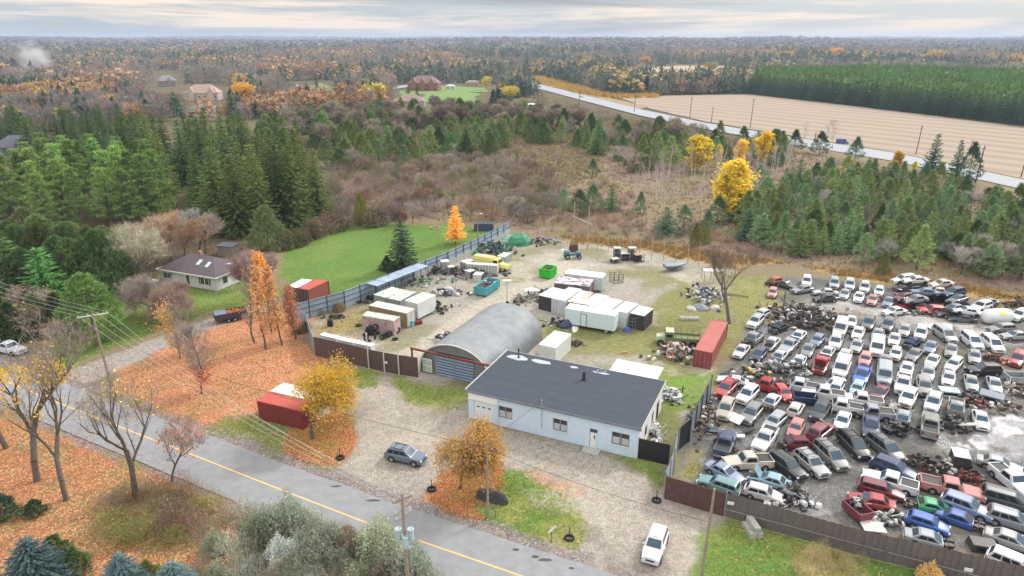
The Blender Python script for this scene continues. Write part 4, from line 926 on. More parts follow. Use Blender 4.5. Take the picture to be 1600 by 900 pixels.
def skeleton(seed, H, r, levels=4, fork=.3, spread=.62, kids=3, up=.35, lean=(0, 0), keep=.78, wob=.14):
 rng = random.Random(seed); segs = []; tips = []
 def grow(p, d, L, r, lv):
  steps = 3 if lv < 2 else 2
  for k in range(steps):
   d2 = (d + Vector((rng.gauss(0, wob), rng.gauss(0, wob), rng.gauss(0, wob * .5) + up * .10 * lv))).normalized()
   q = p + d2 * (L / steps); r2 = r * (1 - .28 / steps * (1 if lv else .7)); segs.append((p.copy(), q.copy(), r, r2, lv)); p, d, r = q, d2, r2
   if lv < levels and (k > 0 or lv > 0):
    for c in range(kids if k == steps - 1 else max(1, kids - 2)):
     ax = Vector((rng.gauss(0, 1), rng.gauss(0, 1), rng.gauss(0, .6))); ax = (ax - ax.dot(d) * d).normalized()
     dd = (d * (1 - spread * rng.uniform(.7, 1.1)) + ax * spread * rng.uniform(.7, 1.2) + Vector((0, 0, up * .35))).normalized()
     grow(p.copy(), dd, L * rng.uniform(.55, keep), r * rng.uniform(.5, .68), lv + 1)
  tips.append((p.copy(), d.copy()))
 grow(Vector((0, 0, -.15)), Vector((lean[0], lean[1], 1)).normalized(), H * fork, r, 0)
 return segs, tips
def deciduous(seed, H=10, r=.2, levels=4, fork=.34, spread=.6, kids=3, up=.35, lean=(0, 0), twigs=2, twig=(.9, .035), leaf=0, lsize=.2, lspread=.4, split=1, name='tree', leafmask=None, keep=.78, wob=.14, tuft=0, flat=0.0):
 """returns trunk mesh (levels<=split) and crown mesh (finer branches, twigs, leaves)"""
 segs, tips = skeleton(seed, H, r, levels, fork, spread, kids, up, lean, keep, wob); rng = np.random.default_rng(seed)
 zmax = max(q.z for _, q, *_ in segs); k = H / zmax * .97
 tm = MB()
 for p, q, a, b, lv in segs:
  if lv <= split: tm.tube(p * k, q * k, a, b, 7 if lv == 0 else 5, cap=False)
 o = tm.build('trunk', M_bark); tme = o.data; bpy.data.objects.remove(o)
 S = Soup(); fine = [s_ for s_ in segs if s_[4] > split]
 if fine:
  P = np.array([list(s_[0] * k) for s_ in fine]); Q = np.array([list(s_[1] * k) for s_ in fine]); W = np.array([max(.02, s_[2] * 2) for s_ in fine])
  for rep in range(2):
   D = Q - P; S.blades(P, D, np.linalg.norm(D, axis=1) * 1.15, W * 1.0, rng, 1)
 TP = np.array([list(t[0] * k) for t in tips]); TD = np.array([list(t[1]) for t in tips])
 if twigs and fine:
  A = np.concatenate([TP, (P + Q) / 2]); B = np.concatenate([TD, norm(Q - P)])
  A = np.repeat(A, twigs, 0); B = np.repeat(B, twigs, 0)
  S.blades(A + rng.normal(size=A.shape) * .12, B + rng.normal(size=A.shape) * .55 + [0, 0, up * .5], twig[0] * rng.uniform(.5, 1.3, len(A)), twig[1], rng, 1)
 if leaf:
  src = TP if leafmask is None else TP[[leafmask(p) for p in TP]]
  if len(src):
   i = rng.integers(0, len(src), leaf); S.leaves(src[i] + rng.normal(size=(leaf, 3)) * lspread, lsize, rng, 0, flat)
 if not S.V: S.leaves(TP[:1], .1, rng)
 return tme, S
def leader(seed, H=12, r=.14, n=46, L0=2.6, t0=.12, leaf=2500, lsize=.26, lspread=.34, up=.9, twigs=5, twig=(.7, .035), power=.8, leafmask=None, bark=None, oval=0.0):
 rng = np.random.default_rng(seed); rg = random.Random(seed); tm = MB(); S = Soup(); P = [Vector((0, 0, -.15))]; w = [0, 0]
 for k in range(1, 9): w[0] += rg.gauss(0, .012) * H; w[1] += rg.gauss(0, .012) * H; P.append(Vector((w[0], w[1], H * .95 * k / 8)))
 for k in range(8): tm.tube(P[k], P[k + 1], r * (1 - k / 8.6), r * (1 - (k + 1) / 8.6), 6, cap=False)
 tips = []
 for i in range(n):
  t = t0 + (1 - t0) * (i + rg.random()) / n; k = min(7, int(t * 8)); p = P[k].lerp(P[k + 1], t * 8 - k if t < 1 else 1); a = rg.uniform(0, 6.28)
  prof = (1 - t) ** power if not oval else math.sin(PI * min(1, max(.12, (t - t0) / (1 - t0) * .88 + .12))) ** .7
  L = L0 * prof * rg.uniform(.6, 1.15) + .25; d = Vector((math.cos(a), math.sin(a), up * rg.uniform(.7, 1.3))).normalized(); q = p
  for s_ in range(3):
   d = (d + Vector((rg.gauss(0, .16), rg.gauss(0, .16), .08))).normalized(); q2 = q + d * L / 3; A, B = np.array([list(q)]), np.array([list(q2 - q)])
   S.blades(A, B, L / 3 * 1.2, .07 * (1 - .25 * s_), rng, 1); S.blades(A, B, L / 3 * 1.2, .07 * (1 - .25 * s_), rng, 1); q = q2; tips.append((list(q), list(d))); tips.append((list(q.lerp(p, .3)), list(d)))
 TP = np.array([t[0] for t in tips]); TD = np.array([t[1] for t in tips]); A = np.repeat(TP, twigs, 0)
 S.blades(A + rng.normal(size=A.shape) * .1, np.repeat(TD, twigs, 0) + rng.normal(size=A.shape) * .5 + [0, 0, .3], twig[0] * rng.uniform(.4, 1.2, len(A)), twig[1], rng, 1)
 if leaf:
  src = TP if leafmask is None else TP[[leafmask(p) for p in TP]]
  if len(src): i = rng.integers(0, len(src), leaf); S.leaves(src[i] + rng.normal(size=(leaf, 3)) * lspread, lsize, rng)
 o = tm.build('trunk', bark or M_bark); me = o.data; bpy.data.objects.remove(o); return me, S
def shrub(seed, H=2.2, R=1.6, stems=60, twigs=900, leaf=0, lsize=.12, upright=.6, tw=.03):
 rng = np.random.default_rng(seed); S = Soup()
 def shell(n, lo=.2):
  a = rng.uniform(0, 6.283, n); ph = np.arccos(rng.uniform(.05, 1, n)); q = rng.uniform(lo, 1, n) ** .5 * (1 + .15 * np.sin(3 * a + seed) + .1 * np.sin(7 * a))
  return np.stack([np.cos(a) * np.sin(ph) * R * q, np.sin(a) * np.sin(ph) * R * q, np.cos(ph) * H * q], 1)
 T_ = shell(stems, .8); P0 = T_ * [.15, .15, 0]; S.blades(P0, T_ - P0, np.linalg.norm(T_ - P0, axis=1), .05, rng, 1)
 P = shell(twigs); S.blades(P, P * [1, 1, 1] / max(R, H) + [0, 0, upright] + rng.normal(size=P.shape) * .5, .45 * rng.uniform(.5, 1.2, len(P)) * H / 2.2, tw, rng, 1)
 if leaf: P = shell(leaf, .3); S.leaves(P + [0, 0, .1], lsize, rng)
 return S

# ---- species library: name -> list of (crown mesh, trunk mesh, natural height)
LIB = {}
FOL = 1.3
def reg(kind, crowns, trunks, H): LIB[kind] = [(c, t, H) for c, t in zip(crowns, trunks)]
def S2(S, nm, m): return S.mesh(nm + '_crown', m)
M_btwig = mat('brown_twigs', (0.34, 0.29, 0.26), 0.95, var=0.25, scale=0.5, spec=0.05)
ML, MN, MA = [M_leaf, M_twig], [M_needle, M_bark], [M_leaf, M_btwig]
reg('spruce', [S2(conifer(i, 20, 4.3, 1.0, .34, .05, .85), 'spruce', MN) for i in (1, 2, 3)], [trunk_mesh('spruce_trunk', 19, .3, seed=i) for i in (1, 2, 3)], 20)
reg('spruce_small', [S2(conifer(i, 10, 3.4, 1.0, .18, .03, .8, (.6, .22), whorls=26), 'spruce', MN) for i in (4, 5)], [trunk_mesh('spruce_trunk', 9.4, .2, seed=i) for i in (4, 5)], 10)
reg('spruce_far', [S2(conifer(i, 17, 3.2, .5, .2, .06, .8, (1.5, .6), whorls=16), 'spruce', MN) for i in (6, 7, 8)], [trunk_mesh('spruce_trunk', 16, .25, seed=i) for i in (6, 7, 8)], 17)
reg('whitepine', [S2(tiered_pine(i, 18, 6.2, 1.35), 'pine', MN) for i in (11, 12, 13)], [trunk_mesh('pine_trunk', 17.5, .28, bend=.4, seed=i) for i in (1, 2, 3)], 18)
reg('pine', [S2(pine(i, 8, 2.7, .9, 165, shape=sh, cr=.45, top=.2) if i < 25 else conifer(i, 8, 2.5, .9, -.05, .05, .85, (.5, .2), .35, 22), 'pine', MN) for i, sh in ((21, 1.2), (22, 2.0), (23, 1.6), (28, 1), (29, 1))], [trunk_mesh('pine_trunk', 7.4, .13, bend=.15, seed=i) for i in (1, 2, 3, 4, 5)], 8)
reg('pine_big', [S2(pine(i, 10, 4.2, 1.3, 240, top=.3, low=.05, cr=.6), 'pine', MN) for i in (25, 26)], [trunk_mesh('pine_trunk', 9.3, .2, bend=.15, seed=i) for i in (1, 2)], 10)
reg('cedar', [S2(cedar(i, 7, 1.9, 1.0, pw), 'cedar', MN) for i, pw in ((31, .7), (32, .95), (33, .55))], [trunk_mesh('cedar_trunk', 6, .12, seed=i) for i in (1, 2, 3)], 7)
reg('cedar_big', [S2(cedar(i, 11, 4.0, 1.0, .55, 8500, .34), 'cedar', MN) for i in (34, 35)], [trunk_mesh('cedar_trunk', 9.5, .25, seed=i) for i in (1, 2)], 11)
def dreg(kind, H, seeds, mats=None, **kw):
 tr, cr = [], []
 for s_ in seeds:
  t, S = deciduous(s_, H=H, **kw); tr.append(t); cr.append(S2(S, kind, mats or ML))
 reg(kind, cr, tr, H)
dreg('bare', 10, (41, 42, 43, 44), r=.17, levels=4, fork=.3, spread=.5, twigs=3, twig=(.9, .045))
dreg('bare_far', 12, (45, 46, 47), r=.2, levels=3, fork=.32, spread=.5, kids=4, twigs=6, twig=(1.6, .11))
def lreg(kind, H, seeds, mats=None, **kw):
 R_ = [leader(s_, H, **kw) for s_ in seeds]; reg(kind, [S2(q[1], kind, mats or ML) for q in R_], [q[0] for q in R_], H)
lreg('aspen', 11, (48, 49, 50), r=.15, n=22, L0=2.3, t0=.35, leaf=0, twigs=2, up=.9, twig=(.8, .035), oval=1, bark=mat('aspen_bark', srgb(206, 200, 188), .9, var=.2))
dreg('autumn_far', 12, (51, 52, 53), MA, r=.18, levels=3, fork=.3, spread=.5, kids=4, twigs=3, twig=(1.2, .08), leaf=2600, lsize=.55, lspread=.75)
lreg('poplar', 14, (54, 55, 56), MA, r=.2, n=70, L0=3.1, t0=.14, leaf=11000, lsize=.4, lspread=.42, up=.9, twigs=2, oval=1)
reg('shrub_bare', [S2(shrub(i, 2.6, 2.1), 'shrub', ML) for i in (61, 62, 63)], [None] * 3, 2.6)
reg('shrub_leafy', [S2(shrub(i, 2.6, 2.0, 40, 300, 2200, .2), 'shrub', ML) for i in (64, 65)], [None] * 2, 2.6)

reg('shrub_thin', [S2(shrub(i, 2.6, 2.1, 60, 900, 900, .13), 'shrub', ML) for i in (66, 67)], [None] * 2, 2.6)
TREES = []       # (root, kind) for the labels written at the end
def plant(kind, x, y, H, color, name, label, cat, group, rng, z=None, wide=1.0, tcol=None, var=None):
 cr, tr, H0 = LIB[kind][rng.randrange(len(LIB[kind])) if var is None else var]
 k = H / H0; w = k * wide * rng.uniform(.9, 1.12)
 if z is None: z = height_at(x, y) if (-125 < x < 190 and 18 < y < 330) else float(hfar(x, y)) - 0.25
 jj_ = rng.uniform(.84, 1.18); cj = tuple(FOL * c * jj_ * rng.uniform(.96, 1.04) for c in color)
 if tr is None:
  o = put(cr, name, None, (x, y, z), rng.uniform(0, 6.28), (w, w, k), cj); tag(o, label, cat, group); TREES.append(o); return o
 root = thing(name, label, cat, (x, y, z), rng.uniform(0, 6.28), group)
 a = put(tr, 'trunk', root, (0, 0, 0), 0, (k, k, k)); b = put(cr, 'crown', root, (0, 0, 0), 0, (w, w, k), cj)
 TREES.append(root); return root
def inside(x, y, poly):
 n = len(poly); c = False
 for i in range(n):
  ax, ay = poly[i]; bx, by = poly[(i + 1) % n]
  if (ay > y) != (by > y) and x < (bx - ax) * (y - ay) / (by - ay) + ax: c = not c
 return c
TAKEN = []
def scatter(poly, n, dmin, rng, avoid=(), tries=60, share=True):
 xs = [p[0] for p in poly]; ys = [p[1] for p in poly]; out = []
 for _ in range(n * tries):
  if len(out) >= n: break
  x, y = rng.uniform(min(xs), max(xs)), rng.uniform(min(ys), max(ys))
  if not inside(x, y, poly) or any(inside(x, y, a) for a in avoid): continue
  if any((x - a) ** 2 + (y - b) ** 2 < dmin * dmin for a, b in out): continue
  out.append((x, y))
 return out
# leaf and needle base colours
SPR, SPR2 = srgb(106, 120, 68), srgb(94, 112, 70); WP = srgb(128, 152, 88); PIN = srgb(128, 144, 90); PIN2 = srgb(116, 138, 98)
CED, CED2 = srgb(116, 124, 76), srgb(98, 120, 74); BARE = srgb(138, 130, 118); BARE2 = srgb(126, 114, 102); PINKISH = srgb(150, 124, 108)
YEL, GOLD, ORG = srgb(228, 198, 74), srgb(226, 178, 76), srgb(236, 190, 118); LIME = srgb(188, 180, 74)

# ---- dark spruce grove on the left
rg = random.Random(11)
grove = gp((205, 262), (360, 250), (470, 258), (505, 330), (500, 350), (440, 362), (345, 372), (325, 350), (290, 330), (205, 318))
for i, (x, y) in enumerate(scatter(grove, 44, 4.8, rg)):
 plant('spruce', x, y, rg.uniform(17, 22), rg.choice((SPR, SPR2)), 'spruce_tree', 'tall dark green spruce tree in the dense grove behind the grey house', 'spruce tree', 'spruces of the dense dark grove', rg, wide=1.3)
for px, py, h in ((345, 362, 20), (405, 352, 20), (462, 352, 20), (498, 340, 18), (432, 345, 21), (375, 366, 19), (320, 352, 18)):
 x, y = G(px, py); plant('spruce', x, y, h, SPR, 'spruce_tree', 'tall dark spruce along the front edge of the grove, dense to the ground', 'spruce tree', 'front edge spruces of the dark grove', rg, wide=1.5)
x, y = G(630, 421); plant('spruce_small', x, y, 10.5, srgb(84, 106, 80), 'spruce_tree', 'lone dark green spruce on the lawn against the steel fence', 'spruce tree', None, rg, wide=1.1)
for px, py, h in ((605, 422, 3), (618, 428, 2.6)):
 x, y = G(px, py); plant('cedar', x, y, h, srgb(72, 86, 60), 'hedge_bush', 'low dark bush at the foot of the lone lawn spruce', 'bush', 'bushes at the foot of the lawn spruce', rg, wide=1.8)
back = gp((-60, 262), (-60, 225), (0, 215), (180, 208), (230, 240), (205, 268), (100, 270))
for x, y in scatter(back, 34, 7, rg):
 plant('spruce', x, y, rg.uniform(13, 18), SPR2, 'spruce_tree', 'dark spruce far back on the left beyond the white pines', 'spruce tree', 'spruces beyond the white pines', rg, wide=1.4)
# ---- light green white pines
wpz = gp((-60, 360), (-40, 300), (60, 290), (180, 285), (270, 315), (285, 338), (250, 352), (120, 362), (0, 368))
for x, y in scatter(wpz, 44, 4.6, rg):
 plant('whitepine', x, y, rg.uniform(13.5, 17.5), WP, 'white_pine_tree', 'light green white pine with tiered branches left of the dark grove', 'pine tree', 'white pines left of the dark grove', rg)
# ---- dense olive hedge-like trees in front of them
hz = gp((-70, 480), (-50, 430), (60, 425), (150, 425), (196, 432), (196, 452), (170, 462), (120, 470), (40, 486))
for x, y in scatter(hz, 34, 3.5, rg):
 plant('cedar_big', x, y, rg.uniform(10, 13.5), rg.choice((CED, CED2, srgb(104, 116, 72))), 'cedar_tree', 'broad olive green cedar in the thick row left of the grey house', 'cedar tree', 'cedars left of the grey house', rg)
for px, py, h, cc in ((28, 476, 12, srgb(92, 122, 74)), (80, 488, 11.5, srgb(92, 126, 72)), (5, 500, 8, srgb(84, 110, 70))):
 x, y = G(px, py); plant('spruce_small', x, y, h, cc, 'fir_tree', 'dense bright green fir at the left end of the cedar row', 'fir tree', 'firs at the end of the cedar row', rg, wide=1.3)
x, y = G(150, 531); plant('pine_big', x, y, 10.5, srgb(116, 146, 78), 'pine_tree', 'round light green pine on the grass behind the tall wooden pole', 'pine tree', None, rg, wide=1.0)
for px, py, h, cc, w in ((420, 388, 9.8, srgb(112, 118, 78), 1.05),):
 x, y = G(px, py); plant('cedar_big', x, y, h, cc, 'cedar_tree', 'broad rounded olive cedar at the corner of the mown lawn', 'cedar tree', None, rg, wide=w)
x, y = G(565, 350); plant('cedar_big', x, y, 8, srgb(132, 140, 62), 'birch_tree', 'yellow green tree among grey shrubs at the back of the lawn', 'tree', None, rg, wide=.55)
# bushes along the lawn's left edge
for px, py, h, cc, k in ((450, 388, 3.6, srgb(112, 112, 80), 'shrub_leafy'), (468, 382, 3.8, srgb(116, 114, 86), 'shrub_leafy'), (486, 372, 4.2, srgb(118, 108, 84), 'shrub_leafy'), (505, 366, 4.6, PINKISH, 'shrub_bare'),
                         (522, 360, 4.4, srgb(120, 112, 86), 'shrub_leafy'), (540, 356, 5, BARE2, 'shrub_bare'), (585, 352, 5, srgb(110, 104, 84), 'shrub_leafy')):
 x, y = G(px, py); plant(k, x, y, h, cc, 'garden_bush', 'rounded bush along the left edge of the mown lawn', 'bush', 'bushes along the edge of the lawn', rg)
for x, y in scatter(gp((-60, 540), (0, 492), (60, 484), (112, 492), (104, 520), (60, 528), (0, 545)), 16, 2.6, rg):
 plant('cedar', x, y, rg.uniform(4, 6.5), srgb(92, 108, 68), 'cedar_tree', 'dark green cedar in the hedge left of the round light pine', 'cedar tree', 'hedge cedars at the left edge', rg, wide=1.4)
# bare trees between house and grove
for px, py, h, cc in ((228, 448, 12, srgb(160, 152, 134)), (212, 450, 11, srgb(160, 152, 134)), (246, 412, 10, srgb(150, 140, 120)), (268, 410, 9, PINKISH), (290, 408, 9, srgb(166, 134, 112)), (310, 402, 9, srgb(160, 130, 112)), (322, 396, 10, srgb(150, 150, 148)), (262, 400, 10, srgb(160, 132, 110)), (215, 420, 10, srgb(140, 132, 110))):
 x, y = G(px, py); plant('bare', x, y, h, cc, 'bare_tree', 'leafless tree between the grey house and the pines', 'bare tree', 'leafless trees behind the grey house', rg, wide=1.1)

# ---- middle band of pines and cedars across the valley
rg = random.Random(12)
band = gp((500, 262), (520, 226), (700, 214), (880, 208), (1100, 224), (1240, 236), (1240, 262), (1060, 262), (1000, 272), (930, 252), (840, 246), (760, 250), (640, 262), (560, 270))
clear = [gp((780, 250), (790, 228), (890, 224), (940, 246), (900, 262))]
for x, y in scatter(band, 130, 5.6, rg, clear):
 q = rg.random()
 if q < .42: plant('cedar', x, y, rg.uniform(7, 11), rg.choice((CED2, CED, srgb(110, 126, 72))), 'cedar_tree', 'olive green cedar in the belt of trees beyond the meadow', 'cedar tree', 'cedars in the belt beyond the meadow', rg, wide=1.3)
 elif q < .85: plant('pine', x, y, rg.uniform(7.5, 11.5), rg.choice((PIN, PIN2, srgb(92, 128, 80))), 'pine_tree', 'bushy green pine in the belt of trees beyond the meadow', 'pine tree', 'pines in the belt beyond the meadow', rg, wide=1.15)
 else: plant('bare', x, y, rg.uniform(8, 11), BARE, 'bare_tree', 'leafless grey tree among the pines beyond the meadow', 'bare tree', 'leafless trees in the belt beyond the meadow', rg)
band2 = gp((380, 232), (430, 196), (650, 180), (800, 182), (880, 196), (1000, 222), (1110, 236), (880, 210), (700, 212), (520, 224), (500, 245))
for x, y in scatter(band2, 120, 8, rg):
 q = rg.random()
 if q < .30: plant('cedar', x, y, rg.uniform(8, 12), CED2, 'cedar_tree', 'dark olive cedar in the mixed wood behind the pine belt', 'cedar tree', 'cedars in the mixed wood behind the belt', rg, wide=1.4)
 elif q < .55: plant('pine', x, y, rg.uniform(8, 12), PIN, 'pine_tree', 'green pine in the mixed wood behind the pine belt', 'pine tree', 'pines in the mixed wood behind the belt', rg, wide=1.2)
 else: plant('bare_far', x, y, rg.uniform(9, 13), rg.choice((BARE, BARE2)), 'bare_tree', 'grey leafless tree in the mixed wood behind the pine belt', 'bare tree', 'leafless trees in the mixed wood', rg)
# ---- stand of young pines on the right
rg = random.Random(13)
stand = gp((1185, 392), (1150, 360), (1195, 320), (1240, 290), (1300, 284), (1420, 292), (1540, 318), (1660, 345), (1720, 420), (1700, 455), (1560, 442), (1450, 425), (1330, 412), (1250, 402))
for x, y in scatter(stand, 235, 3.0, rg):
 q = rg.random()
 if q < .8: plant('pine', x, y, rg.uniform(6, 9.2), rg.choice((PIN, PIN2, srgb(112, 138, 100), srgb(122, 136, 84))), 'pine_tree', 'young blue green pine in the thick stand beyond the salvage yard', 'pine tree', 'young pines of the stand beyond the cars', rg, wide=1.1)
 elif q < .93: plant('cedar', x, y, rg.uniform(4.5, 7), srgb(92, 112, 64), 'cedar_tree', 'dark olive cedar inside the young pine stand', 'cedar tree', 'cedars inside the pine stand', rg, wide=1.2)
 else: plant('bare', x, y, rg.uniform(5, 7.5), srgb(150, 148, 142), 'bare_tree', 'grey leafless tree inside the young pine stand', 'bare tree', 'leafless trees inside the pine stand', rg)
for px, py, h, w in ((905, 338, 7.0, 1.5), (926, 332, 7.5, 1.3), (955, 330, 7.5, 1.1), (880, 330, 6, 1.3), (1040, 368, 6.8, 1.7), (1068, 362, 6.5, 1.2), (1105, 364, 5.5, 1.2), (1120, 350, 7, 1.3), (1150, 345, 8, 1.3), (1165, 376, 7.4, 1.6), (1190, 384, 6, 1.4), (926, 276, 6.0, 1.3), (1000, 335, 6, 1), (1140, 300, 9, 1.2), (1185, 305, 9, 1.2)):
 x, y = G(px, py); plant('pine', x, y, h, srgb(106, 132, 98), 'pine_tree', 'round blue green pine standing alone in the brush behind the compound', 'pine tree', 'pines scattered in the brush behind the compound', rg, wide=w)
for px, py, h in ((1086, 386, 5.6), (1100, 380, 5), (1540, 432, 5.5), (1378, 430, 5), (808, 258, 5), (800, 335, 3)):
 x, y = G(px, py); plant('cedar', x, y, h, srgb(132, 138, 84), 'cedar_tree', 'small yellowish green cedar at the edge of the brush', 'cedar tree', 'yellowish cedars at the edge of the brush', rg, wide=.9)
# leafless aspens with pale trunks
asp = gp((1000, 345), (985, 300), (1020, 275), (1130, 262), (1230, 262), (1260, 290), (1180, 330), (1110, 340), (1040, 350))
for x, y in scatter(asp, 62, 2.6, rg):
 plant('aspen', x, y, rg.uniform(8, 12), rg.choice((srgb(168, 162, 160), srgb(176, 168, 158), srgb(150, 140, 140))), 'aspen_tree', 'slender leafless aspen with pale trunk near the yellow poplars', 'aspen tree', 'leafless aspens near the yellow poplars', rg)
for px, py, h, w, cc, lb in ((1140, 345, 15.5, 1.6, YEL, 'tallest bright yellow poplar behind the compound, in front of the others'), (1086, 268, 12.5, 1.9, srgb(206, 190, 60), 'yellow green poplar left of the tallest yellow poplar'),
                             (1155, 262, 10, 1.3, srgb(228, 200, 84), 'small golden poplar just behind the tallest yellow one'), (1192, 258, 12, 1.7, srgb(214, 186, 50), 'yellow poplar farthest right of the yellow group by the highway'),
                             (1120, 266, 9, .9, srgb(206, 180, 84), 'pale yellow poplar between the two larger yellow ones'), (1398, 268, 7, 1.8, srgb(216, 184, 70), 'low yellow tree beside the highway above the pine stand'), (1428, 270, 4, 1.2, LIME, 'tiny lime yellow tree beside the highway above the pine stand')):
 x, y = G(px, py); plant('poplar', x, y, h, cc, 'poplar_tree', lb, 'poplar tree', 'yellow poplars', rg, wide=w)
for px, py, h, w in ((1455, 268, 13, 1.0), (1490, 282, 13, .8), (1510, 288, 13, .9), (1335, 252, 9, 1.3), (1240, 238, 9, 1.5), (1280, 242, 9, 1.4), (1220, 236, 8, 1.2)):
 x, y = G(px, py); plant('pine', x, y, h, srgb(72, 100, 80), 'pine_tree', 'tall dark pine rising beside the highway', 'pine tree', 'dark pines beside the highway', rg, wide=w)
for px, py, h in ((1565, 430, 7), (1590, 436, 8), (1500, 428, 6), (1600, 420, 8), (1530, 420, 7)):
 x, y = G(px, py); plant('bare', x, y, h, srgb(160, 150, 146), 'bare_tree', 'leafless grey tree at the edge of the pine stand', 'bare tree', 'leafless trees at the edge of the pine stand', rg)
for px, py, h in ((1255, 236, 12), (1290, 236, 13), (1300, 238, 13)):
 x, y = G(px, py); plant('aspen', x, y, h, srgb(160, 152, 150), 'bare_tree', 'thin leafless tree beside the highway', 'bare tree', 'leafless trees beside the highway', rg, wide=1.2)
# ---- shrub land behind the lawn and compound
rg = random.Random(14)
brz = gp((515, 345), (520, 262), (640, 262), (780, 252), (870, 262), (880, 300), (870, 340), (830, 352), (790, 345), (740, 345), (700, 342), (640, 345), (600, 348), (560, 346))
for x, y in scatter(brz, 175, 3.9, rg, [gp((850, 235), (960, 235), (985, 270), (880, 300), (840, 270))]):
 q = rg.random(); cc = rg.choice((BARE, BARE2, srgb(142, 132, 124), srgb(136, 118, 108), srgb(132, 122, 98)))
 if q < .62: plant('shrub_bare', x, y, rg.uniform(2.8, 5.0), cc, 'bare_shrub', 'twiggy purple grey shrub in the brush behind the mown lawn', 'shrub', 'leafless shrubs behind the mown lawn', rg, wide=1.2)
 elif q < .85: plant('bare', x, y, rg.uniform(4.5, 7), cc, 'bare_tree', 'small leafless tree in the brush behind the mown lawn', 'bare tree', 'small leafless trees behind the lawn', rg, wide=1.3)
 else: plant('shrub_leafy', x, y, rg.uniform(2, 3.6), rg.choice((srgb(126, 122, 78), srgb(138, 106, 84), srgb(110, 116, 76))), 'leafy_shrub', 'olive leafy shrub in the brush behind the mown lawn', 'shrub', 'leafy shrubs behind the mown lawn', rg)
brz2 = gp((870, 345), (890, 290), (930, 282), (985, 300), (1000, 350), (1130, 372), (1200, 402), (1330, 428), (1330, 432), (1180, 404), (1100, 396), (1000, 374), (880, 364))
for x, y in scatter(brz2, 72, 3.0, rg):
 q = rg.random(); cc = rg.choice((srgb(140, 112, 98), srgb(146, 124, 108), srgb(146, 124, 104), BARE))
 plant('shrub_bare', x, y, rg.uniform(1.2, 2.6), cc, 'bare_shrub', 'low reddish brown shrub behind the tall post fence', 'shrub', 'low shrubs behind the tall post fence', rg, wide=1.2)
for px, py, h, cc in ((645, 350, 6, srgb(146, 140, 134)), (620, 350, 5.5, srgb(152, 140, 136)), (735, 345, 6.5, srgb(152, 128, 108)), (760, 342, 6.5, srgb(146, 122, 106)), (700, 325, 5, srgb(112, 116, 80)), (665, 320, 6, PINKISH), (560, 330, 6, PINKISH), (800, 340, 6, BARE), (825, 350, 5.5, srgb(138, 130, 124)), (850, 352, 5, srgb(138, 128, 120)), (872, 262, 5, BARE), (990, 270, 8, srgb(160, 146, 138)), (975, 262, 8, srgb(160, 146, 138))):
 x, y = G(px, py); plant('bare', x, y, h, cc, 'bare_tree', 'spreading leafless tree in the brush between lawn and meadow', 'bare tree', 'spreading leafless trees in the brush', rg, wide=1.35)
x, y = G(712, 381); LIB['larch'] = [(S2(conifer(38, 9, 2.5, .9, .05, .16, .75, (.5, .24), .3, 26), 'larch', MN), trunk_mesh('larch_trunk', 7, .13), 9)]
r_ = plant('larch', x, y, 8.8, srgb(232, 180, 96), 'larch_tree', 'orange needled larch at the back of the mown lawn', 'larch tree', None, rg, var=0)

# ---- foreground: two round maples, orange row, old trees
def special(kind, seeds, H, px, py, name, label, cat, color, group=None, tcolor=None, mats=None, **kw):
 x, y = G(px, py); t, S = (leader if 'n' in kw else deciduous)(seeds, H=H, **kw)
 root = thing(name, label, cat, (x, y, height_at(x, y)), 0, group)
 put(t, 'trunk', root); put(S2(S, kind, mats or (MA if kw.get('leaf') else ML)), 'crown', root, color=color); return root
special('maple', 71, 8.7, 488, 687, 'maple_tree', 'round golden yellow maple in front of the red storage container by the road', 'maple tree', srgb(222, 176, 58), r=.19, levels=4, fork=.17, spread=.62, kids=4, up=.3, twigs=1, twig=(.5, .03), leaf=12500, lsize=.19, lspread=.4, keep=.8)
special('maple', 72, 8.8, 718, 763, 'maple_tree', 'round orange maple on the grass island beside the parked silver car', 'maple tree', srgb(238, 184, 96), r=.16, levels=4, fork=.14, spread=.58, kids=4, up=.4, twigs=2, twig=(.55, .03), leaf=10500, lsize=.2, lspread=.42, keep=.8)
rg = random.Random(15)
for i, (px, py, h, cc, n, lb) in enumerate(((415, 546, 13.5, ORG, 1500, 'leftmost tall orange maple of the row by the yard corner'), (441, 540, 13, ORG, 1600, 'tall orange maple in the middle of the row by the yard corner'), (462, 530, 9, srgb(220, 158, 110), 1600, 'shorter orange maple nearest the brown metal fence'),
                               (398, 536, 14.5, srgb(186, 138, 120), 250, 'tall nearly leafless maple at the left of the orange row'))):
 hi = h; special('maple', 80 + i, h, px, py, 'maple_tree', lb, 'maple tree', cc, 'orange maples by the yard corner', r=.15, n=56, L0=2.9, t0=.14, up=1.2, twigs=6, leaf=int(n * .95), lsize=.25, lspread=.34)
special('maple', 84, 13.5, 425, 520, 'maple_tree', 'tall maple with a bright yellow orange top in the orange row', 'maple tree', srgb(236, 182, 92), 'orange maples by the yard corner', r=.16, n=52, L0=2.5, t0=.14, up=1.2, twigs=4, leaf=3600, lsize=.26, lspread=.36, leafmask=lambda p: p[2] > 7)
special('plum', 85, 9.6, 315, 615, 'maple_tree', 'small maple losing its leaves on the orange leaf carpet, leafless above and salmon below', 'maple tree', srgb(222, 150, 118), r=.13, n=90, L0=4.6, t0=.12, up=1.0, twigs=8, twig=(.9, .03), leaf=1300, lsize=.18, lspread=.4, oval=1, leafmask=lambda p: p[2] < 3.6)
